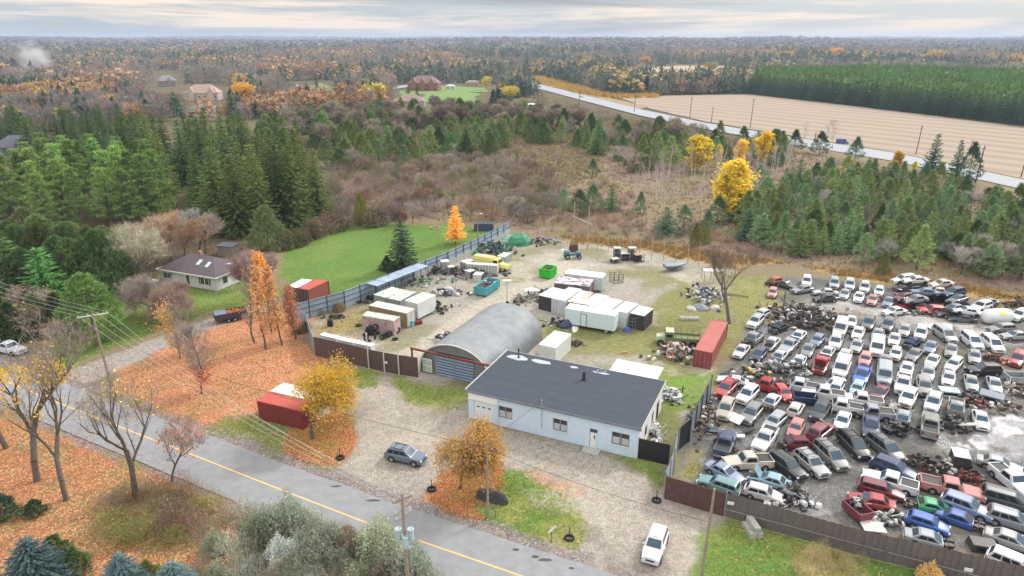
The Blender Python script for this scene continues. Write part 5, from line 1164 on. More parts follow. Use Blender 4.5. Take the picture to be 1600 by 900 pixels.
special('tree', 86, 8.5, 282, 560, 'maple_tree', 'thin maple with yellow leaf tufts beside the gravel driveway', 'maple tree', srgb(226, 184, 92), r=.1, n=70, L0=4.2, t0=.15, up=.9, twigs=6, leaf=900, lsize=.2, lspread=.4, oval=1, leafmask=lambda p: p[0] < -.3)
special('tree', 87, 7.5, 240, 495, 'bare_tree', 'low spreading leafless tree in front of the grey house', 'bare tree', srgb(160, 148, 140), r=.14, levels=4, fork=.15, spread=.75, kids=4, up=.25, twigs=3, twig=(.8, .035))
special('tree', 88, 7, 280, 500, 'bare_tree', 'brownish leafless tree beside the driveway in front of the grey house', 'bare tree', srgb(166, 146, 132), r=.12, levels=4, fork=.15, spread=.7, kids=4, up=.3, twigs=3, twig=(.8, .035))
special('tree', 89, 7.5, 392, 448, 'bare_tree', 'bushy leafless tree right against the house corner', 'bare tree', srgb(172, 148, 138), r=.12, levels=4, fork=.15, spread=.5, kids=3, up=.7, twigs=4, twig=(.9, .035))
special('tree', 90, 9.5, 410, 472, 'bare_tree', 'bushy leafless tree between the house and the red containers', 'bare tree', srgb(170, 148, 142), r=.14, levels=4, fork=.15, spread=.55, kids=4, up=.6, twigs=4, twig=(.9, .035))
# big roadside trees, bottom left
OLDM = [M_leaf, M_bark_pale]
for (px, py, H, r, lean, sd, lf, lb, lm, fk, sprd) in (
 (58, 752, 18.0, .34, (-.1, .1), 91, 1000, 'old roadside maple with yellow tufts, farthest left, forking low', lambda p: 3 < p[2] < 12 and ((p[0] * 2.3 + p[2] * 1.7) % 3.1) < 1.3, .30, .42),
 (104, 782, 16.5, .26, (.02, .12), 92, 260, 'old roadside maple with a slim trunk and few yellow leaves', lambda p: p[0] < 0 and p[2] > 6, .40, .40),
 (212, 778, 16.0, .30, (-.1, .1), 93, 120, 'old grey roadside tree, quite leafless, forked in two above the ground', None, .16, .42),
 (268, 752, 7.5, .13, (.25, .1), 94, 300, 'small crooked roadside tree with faint pink leaves beside the old grey tree', None, .3, .55),
 (10, 700, 15.5, .3, (-.15, .1), 95, 1200, 'roadside maple at the edge of the picture with yellow lower leaves', lambda p: p[2] < 9, .3, .5)):
 special('old', sd, H, px, py, 'maple_tree', lb, 'old tree', srgb(236, 204, 88) if sd != 94 else srgb(214, 132, 110), 'old trees beside the road', r=r, levels=4, fork=fk, spread=sprd, kids=3, up=.7, lean=lean, twigs=1, twig=(.8, .04), leaf=lf, lsize=.26, lspread=.42, split=2, leafmask=lm, keep=.74, wob=.16)
special('tree', 96, 12.5, 1140, 506, 'bare_tree', 'slender leafless tree rising behind the red container in the compound', 'bare tree', srgb(140, 126, 116), r=.3, levels=4, fork=.3, spread=.45, kids=3, up=.5, lean=(.06, .1), twigs=2, twig=(.9, .035), split=1)
for k, (px, py, h) in enumerate(((98, 560, 6), (70, 520, 7), (42, 510, 7))):
 special('tree', 97 + k, h, px, py, 'bare_tree', ('knobbly leafless tree by the driveway mouth', 'knobbly leafless tree beside the parked truck', 'grey leafless tree behind the parked truck')[k], 'bare tree', srgb(206, 176, 96), r=.13, levels=4, fork=.2, spread=.7, kids=3, up=.35, twigs=2, twig=(.6, .04), leaf=220, lsize=.25, lspread=.35)
# blue spruces and evergreens at the bottom edge
blue = [S2(conifer(200 + i, 7, 3.4, 1.6, .12, .02, .75, (.42, .17), whorls=30), 'blue_spruce', MN) for i in range(2)]
for k, (px, py, top, w) in enumerate(((38, 842, 5.2, .95), (182, 866, 4.2, .72), (264, 880, 3.4, .7))):
 x, y = G(px, py, top); root = thing('blue_spruce_tree', ('large silvery blue spruce in the bottom left corner', 'smaller blue spruce right of the large one at the bottom', 'smallest blue spruce next to the silver shrubs')[k], 'blue spruce', (x, y, 0), k)
 put(trunk_mesh('spruce_trunk', 6.4, .15, seed=k), 'trunk', root, sc=top / 7); put(blue[k % 2], 'crown', root, sc=(w, w, top / 7), color=srgb(106, 132, 134))
rg = random.Random(16)
for px, py, h, cc, k in ((2, 808, 3.0, srgb(82, 108, 80), 'cedar'), (56, 803, 1.7, srgb(84, 110, 74), 'cedar'), (120, 892, 2.6, srgb(84, 104, 62), 'cedar'), (88, 872, 2.4, srgb(80, 100, 60), 'cedar'), (232, 905, 2.0, srgb(110, 116, 64), 'cedar')):
 x, y = G(px, py); plant(k, x, y, h, cc, 'juniper_bush', 'small dark green juniper on the leaf covered slope near the blue spruces', 'juniper', 'junipers near the blue spruces', rg, wide=2.0)
for x, y in scatter(gp((165, 800), (220, 770), (300, 770), (330, 800), (280, 850), (180, 850)), 26, 1.2, rg):
 plant(rg.choice(('shrub_bare', 'shrub_thin', 'shrub_bare')), x, y, rg.uniform(1.2, 2.6), rg.choice((srgb(120, 120, 76), srgb(116, 112, 74), srgb(140, 124, 106), srgb(128, 104, 84))), 'roadside_shrub', 'tangled shrub at the foot of the old roadside trees', 'shrub', 'tangled shrubs under the roadside trees', rg)
SILV = LIB['silver'] = [(S2(shrub(300 + i, 3.0, 2.0, 50, 500, 3600, .15, tw=.025), 'silver_shrub', ML), None, 3.0) for i in range(3)]
sz = gp((300, 905), (305, 845), (350, 812), (400, 806), (470, 812), (560, 850), (660, 890), (720, 930), (500, 960), (300, 960))
for x, y in scatter(sz, 50, 1.4, rg):
 plant('silver' if rg.random() < .55 else 'shrub_bare', x, y, rg.uniform(1.5, 2.7), rg.choice((srgb(158, 164, 148), srgb(138, 144, 122), srgb(168, 174, 164), srgb(140, 128, 114))), 'silver_shrub', 'silvery grey green shrub in the thicket along the near roadside', 'shrub', 'silvery shrubs along the near roadside', rg)
for px, py, z_, h in ((445, 790, 3.4, 4.6), (590, 828, 3.2, 4.6), (405, 812, 2.5, 3.6), (500, 830, 2.6, 3.8), (640, 868, 2.8, 4.0)):
 x, y = G(px, py, z_); plant('silver', x, y, h * .9, srgb(156, 164, 142), 'silver_shrub', 'taller silvery shrub reaching out over the edge of the road', 'shrub', 'tall silvery shrubs reaching over the road', rg, wide=.9)
for x, y in scatter(gp((1238, 880), (1300, 862), (1350, 880), (1356, 930), (1250, 930)), 12, 1.0, rg):
 plant('shrub_bare', x, y, rg.uniform(1.0, 2.0), srgb(170, 156, 118), 'dry_weed', 'dry straw coloured weed clump on the grass outside the brown fence', 'weeds', 'dry weed clumps outside the brown fence', rg, wide=.8)
x, y = G(1452, 905); plant('shrub_leafy', x, y, 1.5, srgb(190, 166, 110), 'dry_bush', 'round straw coloured bush against the brown fence', 'bush', None, rg, wide=.9)
for px, py, cc in ((540, 842, srgb(170, 130, 90)), (490, 850, srgb(120, 128, 76)), (610, 880, srgb(150, 120, 80))):
 x, y = G(px, py); plant('shrub_leafy', x, y, 1.2, cc, 'low_bush', 'low brownish bush between the silvery shrubs', 'bush', 'low bushes between the silvery shrubs', rg)
for px, py in ((470, 497), (500, 490), (530, 486), (467, 520), (475, 515)):
 x, y = G(px, py); plant('shrub_leafy', x, y, 1.4, srgb(140, 128, 88), 'fence_weed', 'dry weed clump along the inner foot of the steel fence', 'weeds', 'dry weeds along the steel fence', rg)
# dry grass in the brush (uncountable)
def tufts(name, polys, n, size, cols, seed, hgt, label, edge=2.0):
 rng = np.random.default_rng(seed); rp = random.Random(seed); P = []
 for pl in polys:
  xs = np.array([p[0] for p in pl]); ys = np.array([p[1] for p in pl]); m = n // len(polys)
  a = rng.uniform(xs.min(), xs.max(), m * 3); b = rng.uniform(ys.min(), ys.max(), m * 3); d = sdist(a, b, pl); d = d + (fbm(a / 2.5, b / 2.5, 7) - .5) * edge * 2.2; k = d > rng.uniform(0, edge, len(a)); P.append(np.stack([a[k], b[k]], 1)[:m])
 cols = [tuple(v * 1.45 for v in c) for c in cols]; P = np.concatenate(P); Z0 = (fbm(P[:, 0] / 6, P[:, 1] / 6, 201, 4) - .5) * .1; P = np.column_stack([P, Z0]); N_ = len(P); S = Soup()
 blades = 5
 PP = np.repeat(P, blades, 0) + rng.normal(size=(N_ * blades, 3)) * [size * .4, size * .4, 0]; D = rng.normal(size=PP.shape) * .45 + [0, 0, 1]
 S.blades(PP, D, hgt * rng.uniform(.5, 1.3, len(PP)), size * .35, rng)
 ci = np.repeat(rng.integers(0, len(cols), N_), blades); cc = np.repeat(np.array(cols)[ci], 3, 0)
 me = np_mesh(name, np.concatenate(S.V), np.concatenate(S.F), mat('dry_grass_blades', rough=.9, attr='base', var=.25, scale=.4, spec=.05), attr={'base': ('POINT', cc)})
 o = put(me, name); tag(o, label, 'grass', kind='stuff')
tufts('dry_grass', [ZONES[1][2], ZONES[1][2], ZONES[2][2]], 30000, .45, [srgb(150, 132, 98), srgb(132, 114, 96), srgb(120, 118, 80), srgb(138, 116, 102), srgb(114, 104, 88)], 1, .75, 'dry brown grass and weeds of the brush behind the compound')
tufts('reed_grass', [next(z for z in ZONES if z[0] == 'reed')[2]], 8000, .45, [srgb(160, 136, 88), srgb(148, 120, 76), srgb(132, 104, 76)], 2, .8, 'golden reed grass along the tall post fence')
tufts('lawn_grass', [z[2] for z in ZONES if z[0] in ('island', 'eastlawn', 'verge', 'wallgrass', 'lotgrass', 'lotgrass2')], 11000, .2, [srgb(150, 170, 92), srgb(164, 168, 104), srgb(128, 152, 76)], 3, .16, 'short rough grass on the verges and the island')
tufts('yard_weeds', [z[2] for z in ZONES if z[0] in ('yardgrass1', 'yardgrass2', 'salvgrass', 'salvweed', 'eastscrub')], 5000, .16, [srgb(184, 178, 128), srgb(196, 186, 140), srgb(150, 158, 98)], 4, .16, 'thin weeds growing in the gravel of the yards')
def litter(name, polys, n, seed, label):
 rng = np.random.default_rng(seed); P = []
 for pl in polys:
  xs = np.array([p[0] for p in pl]); ys = np.array([p[1] for p in pl]); m = n // len(polys)
  a = rng.uniform(xs.min(), xs.max(), m * 3); b = rng.uniform(ys.min(), ys.max(), m * 3); k = sdist(a, b, pl) > rng.uniform(-.8, .6, len(a)); P.append(np.stack([a[k], b[k]], 1)[:m])
 P = np.concatenate(P); P = np.column_stack([P, (fbm(P[:, 0] / 6, P[:, 1] / 6, 201, 4) - .5) * .1 + .03]); S = Soup()
 S.leaves(P, .14, rng, 0, .8)
 pal = np.array([srgb(200, 130, 88), srgb(178, 104, 68), srgb(208, 158, 120), srgb(156, 88, 62), srgb(206, 150, 78)]); cc = np.repeat(pal[rng.integers(0, 5, len(P))], 3, 0)
 tag(put(np_mesh(name, np.concatenate(S.V), np.concatenate(S.F), mat('leaf_litter', rough=.9, attr='base', var=.1, spec=.1), attr={'base': ('POINT', cc)}), name), label, 'leaves', kind='stuff')
litter('fallen_leaves', [z[2] for z in ZONES if z[0] in ('leaves', 'mapleleaf', 'islandleaf', 'frontleaves')], 34000, 5, 'orange fallen leaves covering the ground under the maples')

# ---- the far woods
def dome(seed, n, kind):
 rng = np.random.default_rng(seed)
 if kind == 'con':
  n = int(n * 1.7)
  t = rng.uniform(0, 1, n) ** 1.3; a = rng.uniform(0, 6.283, n); r = .24 * (1 - t) * rng.uniform(.7, 1.1, n); P = np.stack([np.cos(a) * r, np.sin(a) * r, t * .98], 1); D = np.stack([np.cos(a), np.sin(a), np.full(n, -.5)], 1); L, W = .2, .13
  D[: n // 4] = [0, 0, 1]
 elif kind == 'leaf':
  a = rng.uniform(0, 6.283, n); ph = np.arccos(rng.uniform(-.4, 1, n)); r = rng.uniform(.75, 1, n) * .42; P = np.stack([np.cos(a) * np.sin(ph) * r, np.sin(a) * np.sin(ph) * r, .55 + .45 * np.cos(ph)], 1); D = rng.normal(size=(n, 3)); L, W = .2, .17
 else:
  a = rng.uniform(0, 6.283, n); z = rng.uniform(.12, .85, n); q = rng.uniform(0, 1, n) ** .5 * .45 * (1.12 - z * .8); P = np.stack([np.cos(a) * q, np.sin(a) * q, z], 1); D = np.stack([np.cos(a) * .5, np.sin(a) * .5, np.full(n, 1.0)], 1) + rng.normal(size=(n, 3)) * .5; L, W = .2, .032
 D = norm(D); S_ = norm(np.cross(D, rng.normal(size=D.shape))); return np.stack([P - S_ * W / 2, P + S_ * W / 2, P + D * L], 1).reshape(-1, 3)
M_farwood = mat('far_woods', rough=.95, attr='base', var=.15, scale=.02, spec=.02, trans=.15)
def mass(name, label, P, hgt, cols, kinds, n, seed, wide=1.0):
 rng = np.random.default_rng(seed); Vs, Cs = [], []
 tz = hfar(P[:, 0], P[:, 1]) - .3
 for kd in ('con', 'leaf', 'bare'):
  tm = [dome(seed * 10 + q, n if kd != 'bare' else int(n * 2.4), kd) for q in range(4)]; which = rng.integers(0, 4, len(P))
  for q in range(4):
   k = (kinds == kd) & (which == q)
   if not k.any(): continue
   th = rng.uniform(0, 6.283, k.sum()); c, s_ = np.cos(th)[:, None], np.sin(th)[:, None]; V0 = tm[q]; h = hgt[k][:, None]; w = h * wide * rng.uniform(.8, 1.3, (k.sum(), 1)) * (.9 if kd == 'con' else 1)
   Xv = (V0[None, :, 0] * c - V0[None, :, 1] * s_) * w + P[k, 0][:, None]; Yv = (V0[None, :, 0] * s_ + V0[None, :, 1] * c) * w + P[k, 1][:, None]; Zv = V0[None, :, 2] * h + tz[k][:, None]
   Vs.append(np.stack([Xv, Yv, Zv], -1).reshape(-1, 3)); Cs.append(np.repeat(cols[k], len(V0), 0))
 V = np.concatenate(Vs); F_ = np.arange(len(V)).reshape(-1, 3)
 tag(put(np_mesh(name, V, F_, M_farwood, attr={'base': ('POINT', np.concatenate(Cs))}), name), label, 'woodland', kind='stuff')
def far_points(n, ymin, ymax, seed, avoid):
 rng = np.random.default_rng(seed); y = (rng.uniform(ymin ** .62, ymax ** .62, n * 2)) ** (1 / .62); x = rng.uniform(-.86, .86, n * 2) * y
 k = np.ones(len(x), bool)
 for a in avoid: k &= sdist(x, y, a) < -6
 return np.stack([x[k], y[k]], 1)[:n]
def wood_cols(P, seed, green=.16, warm=1.0):
 rng = np.random.default_rng(seed); n = len(P); q = rng.uniform(0, 1, n)
 g = fbm(P[:, 0] / 160, P[:, 1] / 260, 71, 3); w = fbm(P[:, 0] / 120 + 50, P[:, 1] / 200, 72, 3)
 cols = np.tile(np.array(srgb(144, 138, 134)), (n, 1)); kinds = np.full(n, 'bare', dtype=object)
 k = q < .35; cols[k] = srgb(150, 134, 120)
 k = q > .95; cols[k] = srgb(196, 156, 112)
 k = (w > .59) & (q < .5 * warm); cols[k] = srgb(182, 150, 118); kinds[k] = 'leaf'
 k = (w > .62) & (q > .86); cols[k] = srgb(190, 168, 104); kinds[k] = 'leaf'
 k = (w < .38) & (q > .92); cols[k] = srgb(168, 164, 112); kinds[k] = 'leaf'
 k = (g > .54) & (q < .75) | (q < green * .5); cols[k] = srgb(88, 112, 90); kinds[k] = 'con'
 k = (g > .62) & (q < .3); cols[k] = srgb(72, 94, 84)
 v = .2 if warm >= 1 else .09
 return cols * rng.uniform(1 - v, 1 + v, (n, 1)), kinds
road_corr = hw_a + hw_b[::-1]
corr = gp((792, 112), (850, 126), (905, 140), (1000, 162), (1100, 180), (1220, 200), (1400, 236), (1600, 275), (1750, 300), (1750, 340), (1600, 318), (1400, 268), (1220, 236), (1100, 212), (1000, 192), (905, 166), (850, 150), (792, 134))
stub = gp((960, 153), (1172, 146), (1600, 195), (1800, 220), (1800, 340), (1600, 290), (1220, 215), (1000, 172))
plant_poly = gp((1172, 146), (1600, 195), (1780, 216)) + [G(1780, 148), G(1600, 131), G(1400, 121), G(1180, 115)]
ff = gp((955, 126), (1000, 106), (1060, 101), (1130, 102), (1172, 108), (1172, 126), (1100, 134), (1000, 130))
lawns = [gp((612, 170), (625, 132), (765, 130), (772, 150), (740, 172)), gp((455, 160), (460, 128), (520, 126), (530, 160)), gp((272, 166), (290, 132), (360, 134), (362, 166)), gp((224, 166), (230, 140), (268, 140), (268, 166)), gp((298, 186), (300, 160), (345, 162), (350, 186)), gp((238, 140), (245, 112), (282, 112), (284, 140)), gp((806, 176), (808, 155), (838, 155), (840, 176)), gp((10, 262), (16, 225), (70, 225), (75, 262))]
compoundz = [gp((-400, 2000), (-400, 300), (0, 222), (190, 196), (400, 190), (560, 172), (780, 168), (840, 150), (905, 160), (1010, 186), (1240, 228), (1600, 300), (2100, 360), (2100, 2000))]
hmm = [corr, stub, plant_poly, ff] + lawns
P = far_points(3400, 230, 620, 1, hmm + compoundz)
cols, kinds = wood_cols(P, 1, .3); mass('near_woodland', 'grey and rusty autumn woodland beyond the valley', P, np.random.default_rng(5).uniform(8, 14, len(P)), cols, kinds, 90, 1)
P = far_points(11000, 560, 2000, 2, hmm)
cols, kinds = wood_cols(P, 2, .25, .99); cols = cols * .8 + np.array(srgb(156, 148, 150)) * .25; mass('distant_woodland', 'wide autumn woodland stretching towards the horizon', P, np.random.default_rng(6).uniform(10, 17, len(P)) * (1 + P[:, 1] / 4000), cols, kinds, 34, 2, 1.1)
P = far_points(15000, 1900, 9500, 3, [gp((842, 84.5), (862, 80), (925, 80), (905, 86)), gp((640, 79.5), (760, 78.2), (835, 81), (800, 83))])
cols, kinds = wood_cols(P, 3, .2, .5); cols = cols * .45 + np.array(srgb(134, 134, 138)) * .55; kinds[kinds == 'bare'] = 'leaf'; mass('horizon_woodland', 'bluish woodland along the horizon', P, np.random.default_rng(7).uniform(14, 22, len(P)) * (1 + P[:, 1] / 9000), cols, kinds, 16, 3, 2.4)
# plantation: evenly spaced spruces
rng = np.random.default_rng(9); pp = np.array(plant_poly); e = np.array(plant_poly[1]) - np.array(plant_poly[0]); eL = np.linalg.norm(e); e = e / eL; nrm = np.array([-e[1], e[0]]);
if np.dot(nrm, pp.mean(0) - pp[0]) < 0: nrm = -nrm
uu, vv = np.meshgrid(np.arange(-150, eL + 500, 4.2), np.arange(5, 620, 4.4)); Q = pp[0] + uu.ravel()[:, None] * e + vv.ravel()[:, None] * nrm + rng.normal(size=(uu.size, 2)) * .6
Q = Q[sdist(Q[:, 0], Q[:, 1], plant_poly) > 2]; Q = Q[Q[:, 0] < Q[:, 1] * .82]
mass('spruce_plantation', 'dark green planted spruce forest behind the stubble field', Q, rng.uniform(13.5, 16.5, len(Q)), np.tile(np.array(srgb(112, 144, 84)), (len(Q), 1)) * rng.uniform(.75, 1.25, (len(Q), 1)), np.full(len(Q), 'con', dtype=object), 30, 9, .95)
rg = random.Random(17); k = 0; u = -4.0
while u < eL + 90 and k < 95:
 p = pp[0] + e * u + nrm * rg.uniform(0, 1.5)
 plant('spruce_far', p[0], p[1], rg.uniform(14, 16.5), srgb(74, 98, 80), 'spruce_tree', 'dark spruce in the front row of the plantation facing the stubble field', 'spruce tree', 'front row spruces of the plantation', rg, wide=1.0); u += 4.0; k += 1
# hedge-like golden scrub along the highway
tufts('roadside_scrub', [gp((795, 118), (850, 122), (905, 136), (945, 148), (1030, 148), (1030, 153), (960, 154), (900, 146), (850, 133), (800, 122))], 5000, 2.2, [srgb(196, 156, 84), srgb(172, 136, 80), srgb(150, 140, 84)], 6, 3.4, 'golden scrub band beside the highway')
# distinctive far trees one can tell apart
AF = 'autumn trees among the houses'
for px, py, h, w, cc, kd, lb in (
 (380, 172, 18, 1.1, srgb(224, 176, 62), 'autumn_far', 'big golden tree right of the pink roofed house'), (376, 148, 17, 1.0, srgb(210, 180, 72), 'autumn_far', 'golden tree behind the big golden one'),
 (409, 122, 16, .7, srgb(206, 92, 76), 'autumn_far', 'bright red tree in the far left woods'), (586, 160, 14, 1.7, srgb(208, 196, 84), 'autumn_far', 'wide lime yellow tree left of the brick house'),
 (572, 148, 13, 1.0, srgb(204, 190, 80), 'autumn_far', 'lime yellow tree behind the wide one'), (520, 120, 15, .9, srgb(208, 144, 88), 'autumn_far', 'orange tree on the far slope above the driveway'),
 (536, 120, 13, 1.0, srgb(210, 142, 96), 'autumn_far', 'pale orange tree next to the orange one'), (460, 172, 11, 1.0, srgb(214, 148, 92), 'autumn_far', 'small orange tree in front of the far wood'),
 (800, 160, 12, 1.4, srgb(208, 184, 76), 'autumn_far', 'yellow tree left of the flat white roof'), (760, 140, 12, 1.3, srgb(196, 188, 86), 'autumn_far', 'yellow green tree behind the brick house'),
 (904, 129, 12, .9, srgb(212, 190, 72), 'autumn_far', 'yellow tree beyond the highway, left of a pair'), (933, 129, 11, .9, srgb(216, 192, 72), 'autumn_far', 'yellow tree beyond the highway, right of a pair'),
 (1010, 104, 16, 1.4, srgb(196, 162, 112), 'autumn_far', 'brownish round tree beside the pale far field'), (1108, 122, 19, 1.1, srgb(160, 152, 110), 'bare_far', 'tall open tree standing in the pale far field'),
 (1302, 97, 26, 1.5, srgb(218, 168, 84), 'autumn_far', 'golden tree rising behind the plantation'), (1458, 102, 24, 1.5, srgb(214, 166, 96), 'autumn_far', 'pale golden tree behind the right part of the plantation'),
 (1228, 100, 22, 1.8, srgb(202, 160, 104), 'autumn_far', 'brownish golden tree behind the left part of the plantation'), (1586, 110, 22, 1.2, srgb(210, 164, 92), 'autumn_far', 'golden tree behind the plantation near the picture edge'),
 (495, 137, 14, .9, srgb(70, 100, 82), 'spruce_far', 'dark spruce on the green verge of the far driveway'), (512, 122, 9, .9, srgb(76, 104, 84), 'spruce_far', 'small spruce near the bluish house'),
 (298, 128, 14, .9, srgb(84, 112, 96), 'spruce_far', 'dark spruce left of the pink roofed house'), (309, 128, 12, .8, srgb(84, 112, 96), 'spruce_far', 'slim spruce next to the dark one by the pink roofed house'),
 (330, 126, 12, .8, srgb(88, 116, 100), 'spruce_far', 'bluish spruce behind the pink roofed house'), (621, 118, 11, 1.0, srgb(74, 102, 84), 'spruce_far', 'dark spruce left of the brick house'),
 (640, 122, 9, 1, srgb(74, 102, 84), 'spruce_far', 'short spruce behind the brick house'), (652, 152, 8, 1.5, srgb(70, 92, 66), 'spruce_far', 'rounded dark shrub tree on the brick house lawn'),
 (638, 146, 7, 1.6, srgb(72, 96, 64), 'spruce_far', 'small rounded tree on the brick house lawn'), (893, 90, 20, 1.1, srgb(74, 96, 90), 'spruce_far', 'dark conifer by the distant field'),
 (922, 88, 18, 1.1, srgb(74, 96, 90), 'spruce_far', 'second dark conifer by the distant field'), (68, 118, 20, 1.2, srgb(74, 104, 82), 'spruce_far', 'tall conifer in front of the drifting smoke'),
 (840, 170, 6, 1.2, srgb(80, 104, 84), 'spruce_far', 'small dark conifer right of the flat white roof'), (816, 152, 8, 1.0, srgb(80, 104, 84), 'spruce_far', 'dark conifer beside the highway near the flat white roof'),
 (1010, 143, 10, .8, srgb(82, 108, 86), 'spruce_far', 'dark conifer at the corner of the stubble field')):
 x, y = G(px, py); plant(kd, x, y, h, cc, 'spruce_tree' if kd == 'spruce_far' else 'autumn_tree', lb, 'spruce tree' if kd == 'spruce_far' else 'tree', AF if kd != 'spruce_far' else 'single conifers in the distance', rg, wide=w)
for x, y in scatter(gp((830, 150), (905, 164), (1000, 190), (1100, 210), (1200, 232), (1100, 226), (1000, 212), (900, 186), (830, 168)), 90, 4, rg):
 plant('shrub_bare', x, y, rg.uniform(1.8, 3.6), rg.choice((BARE, srgb(140, 124, 108), srgb(132, 126, 98))), 'bare_shrub', 'low brownish shrub on the slope below the highway', 'shrub', 'low shrubs below the highway', rg, wide=1.5)
for x, y in scatter(gp((950, 140), (1000, 134), (1080, 130), (1172, 128), (1172, 146), (1060, 149), (970, 151)), 40, 8, rg):
 plant('spruce_far', x, y, rg.uniform(8, 13), srgb(82, 108, 84), 'spruce_tree', 'dark conifer in the clump between the two pale fields', 'spruce tree', 'conifers between the two pale fields', rg, wide=1.1)
# ================================================================ VEHICLES
M_paint = mat('car_paint', rough=0.3, var=0.08, scale=0.8, objcol=True, spec=0.5, rust=((.16, .145, .125), .64, 1.1), coat=0.6)
M_old = mat('faded_paint', rough=0.6, var=0.16, scale=1.1, objcol=True, spec=0.3, rust=(RUST, .68, 1.6))
M_ws = mat('windscreen_glass', (0.03, .065, .10), 0.06, var=0.3, scale=0.7, spec=.6)
M_sg = mat('side_glass', (0.02, .027, .034), 0.08, var=0.3, spec=.4)
M_tyre = mat('tyre', (0.022, 0.022, 0.024), 0.9, var=.2); M_rim = mat('rim', (0.45, .46, .47), .35, .6, var=.2)
M_head = mat('headlight_glass', (0.75, .77, .78), .1, var=.1, spec=1.0); M_tail = mat('tail_light', (0.35, .02, .02), .2, var=.1)
M_trim = mat('dark_trim_and_shade', (0.03, .03, .032), .6, var=.2)
PROF = {  # L, W, H, wheel r, belt z, hood z at nose, cowl x, roof front x, roof rear x, cabin rear x, deck z rear
 'sedan': (4.6, 1.76, 1.42, .32, .92, .66, 1.0, .12, -.95, -1.66, .95),
 'coupe': (4.4, 1.74, 1.34, .32, .90, .64, .75, .10, -.85, -1.75, .92),
 'hatch': (3.95, 1.70, 1.45, .30, .95, .70, .95, .30, -1.35, -1.85, .98),
 'wagon': (4.65, 1.76, 1.48, .32, .95, .68, .95, .30, -1.85, -2.2, .98),
 'suv': (4.6, 1.84, 1.68, .38, 1.06, .88, 1.05, .22, -1.75, -2.2, 1.10),
 'minivan': (4.95, 1.92, 1.76, .34, 1.05, .78, 1.5, .42, -2.05, -2.4, 1.08),
 'pickup': (5.4, 1.92, 1.76, .38, 1.10, .92, .95, .40, -.65, -.95, 1.10),
 'longpickup': (5.9, 1.98, 1.78, .38, 1.10, .95, 1.0, .45, -.75, -1.0, 1.10),
 'van': (5.4, 2.0, 2.05, .37, 1.15, .95, 1.6, 1.0, -2.5, -2.66, 1.15),
}
_cache = {}
def me_of(mb, name, mats, smooth=False):
 o = mb.build(name, mats, None, smooth); me = o.data; bpy.data.objects.remove(o)
 if smooth: me.set_sharp_from_angle(angle=rad(34))
 return me
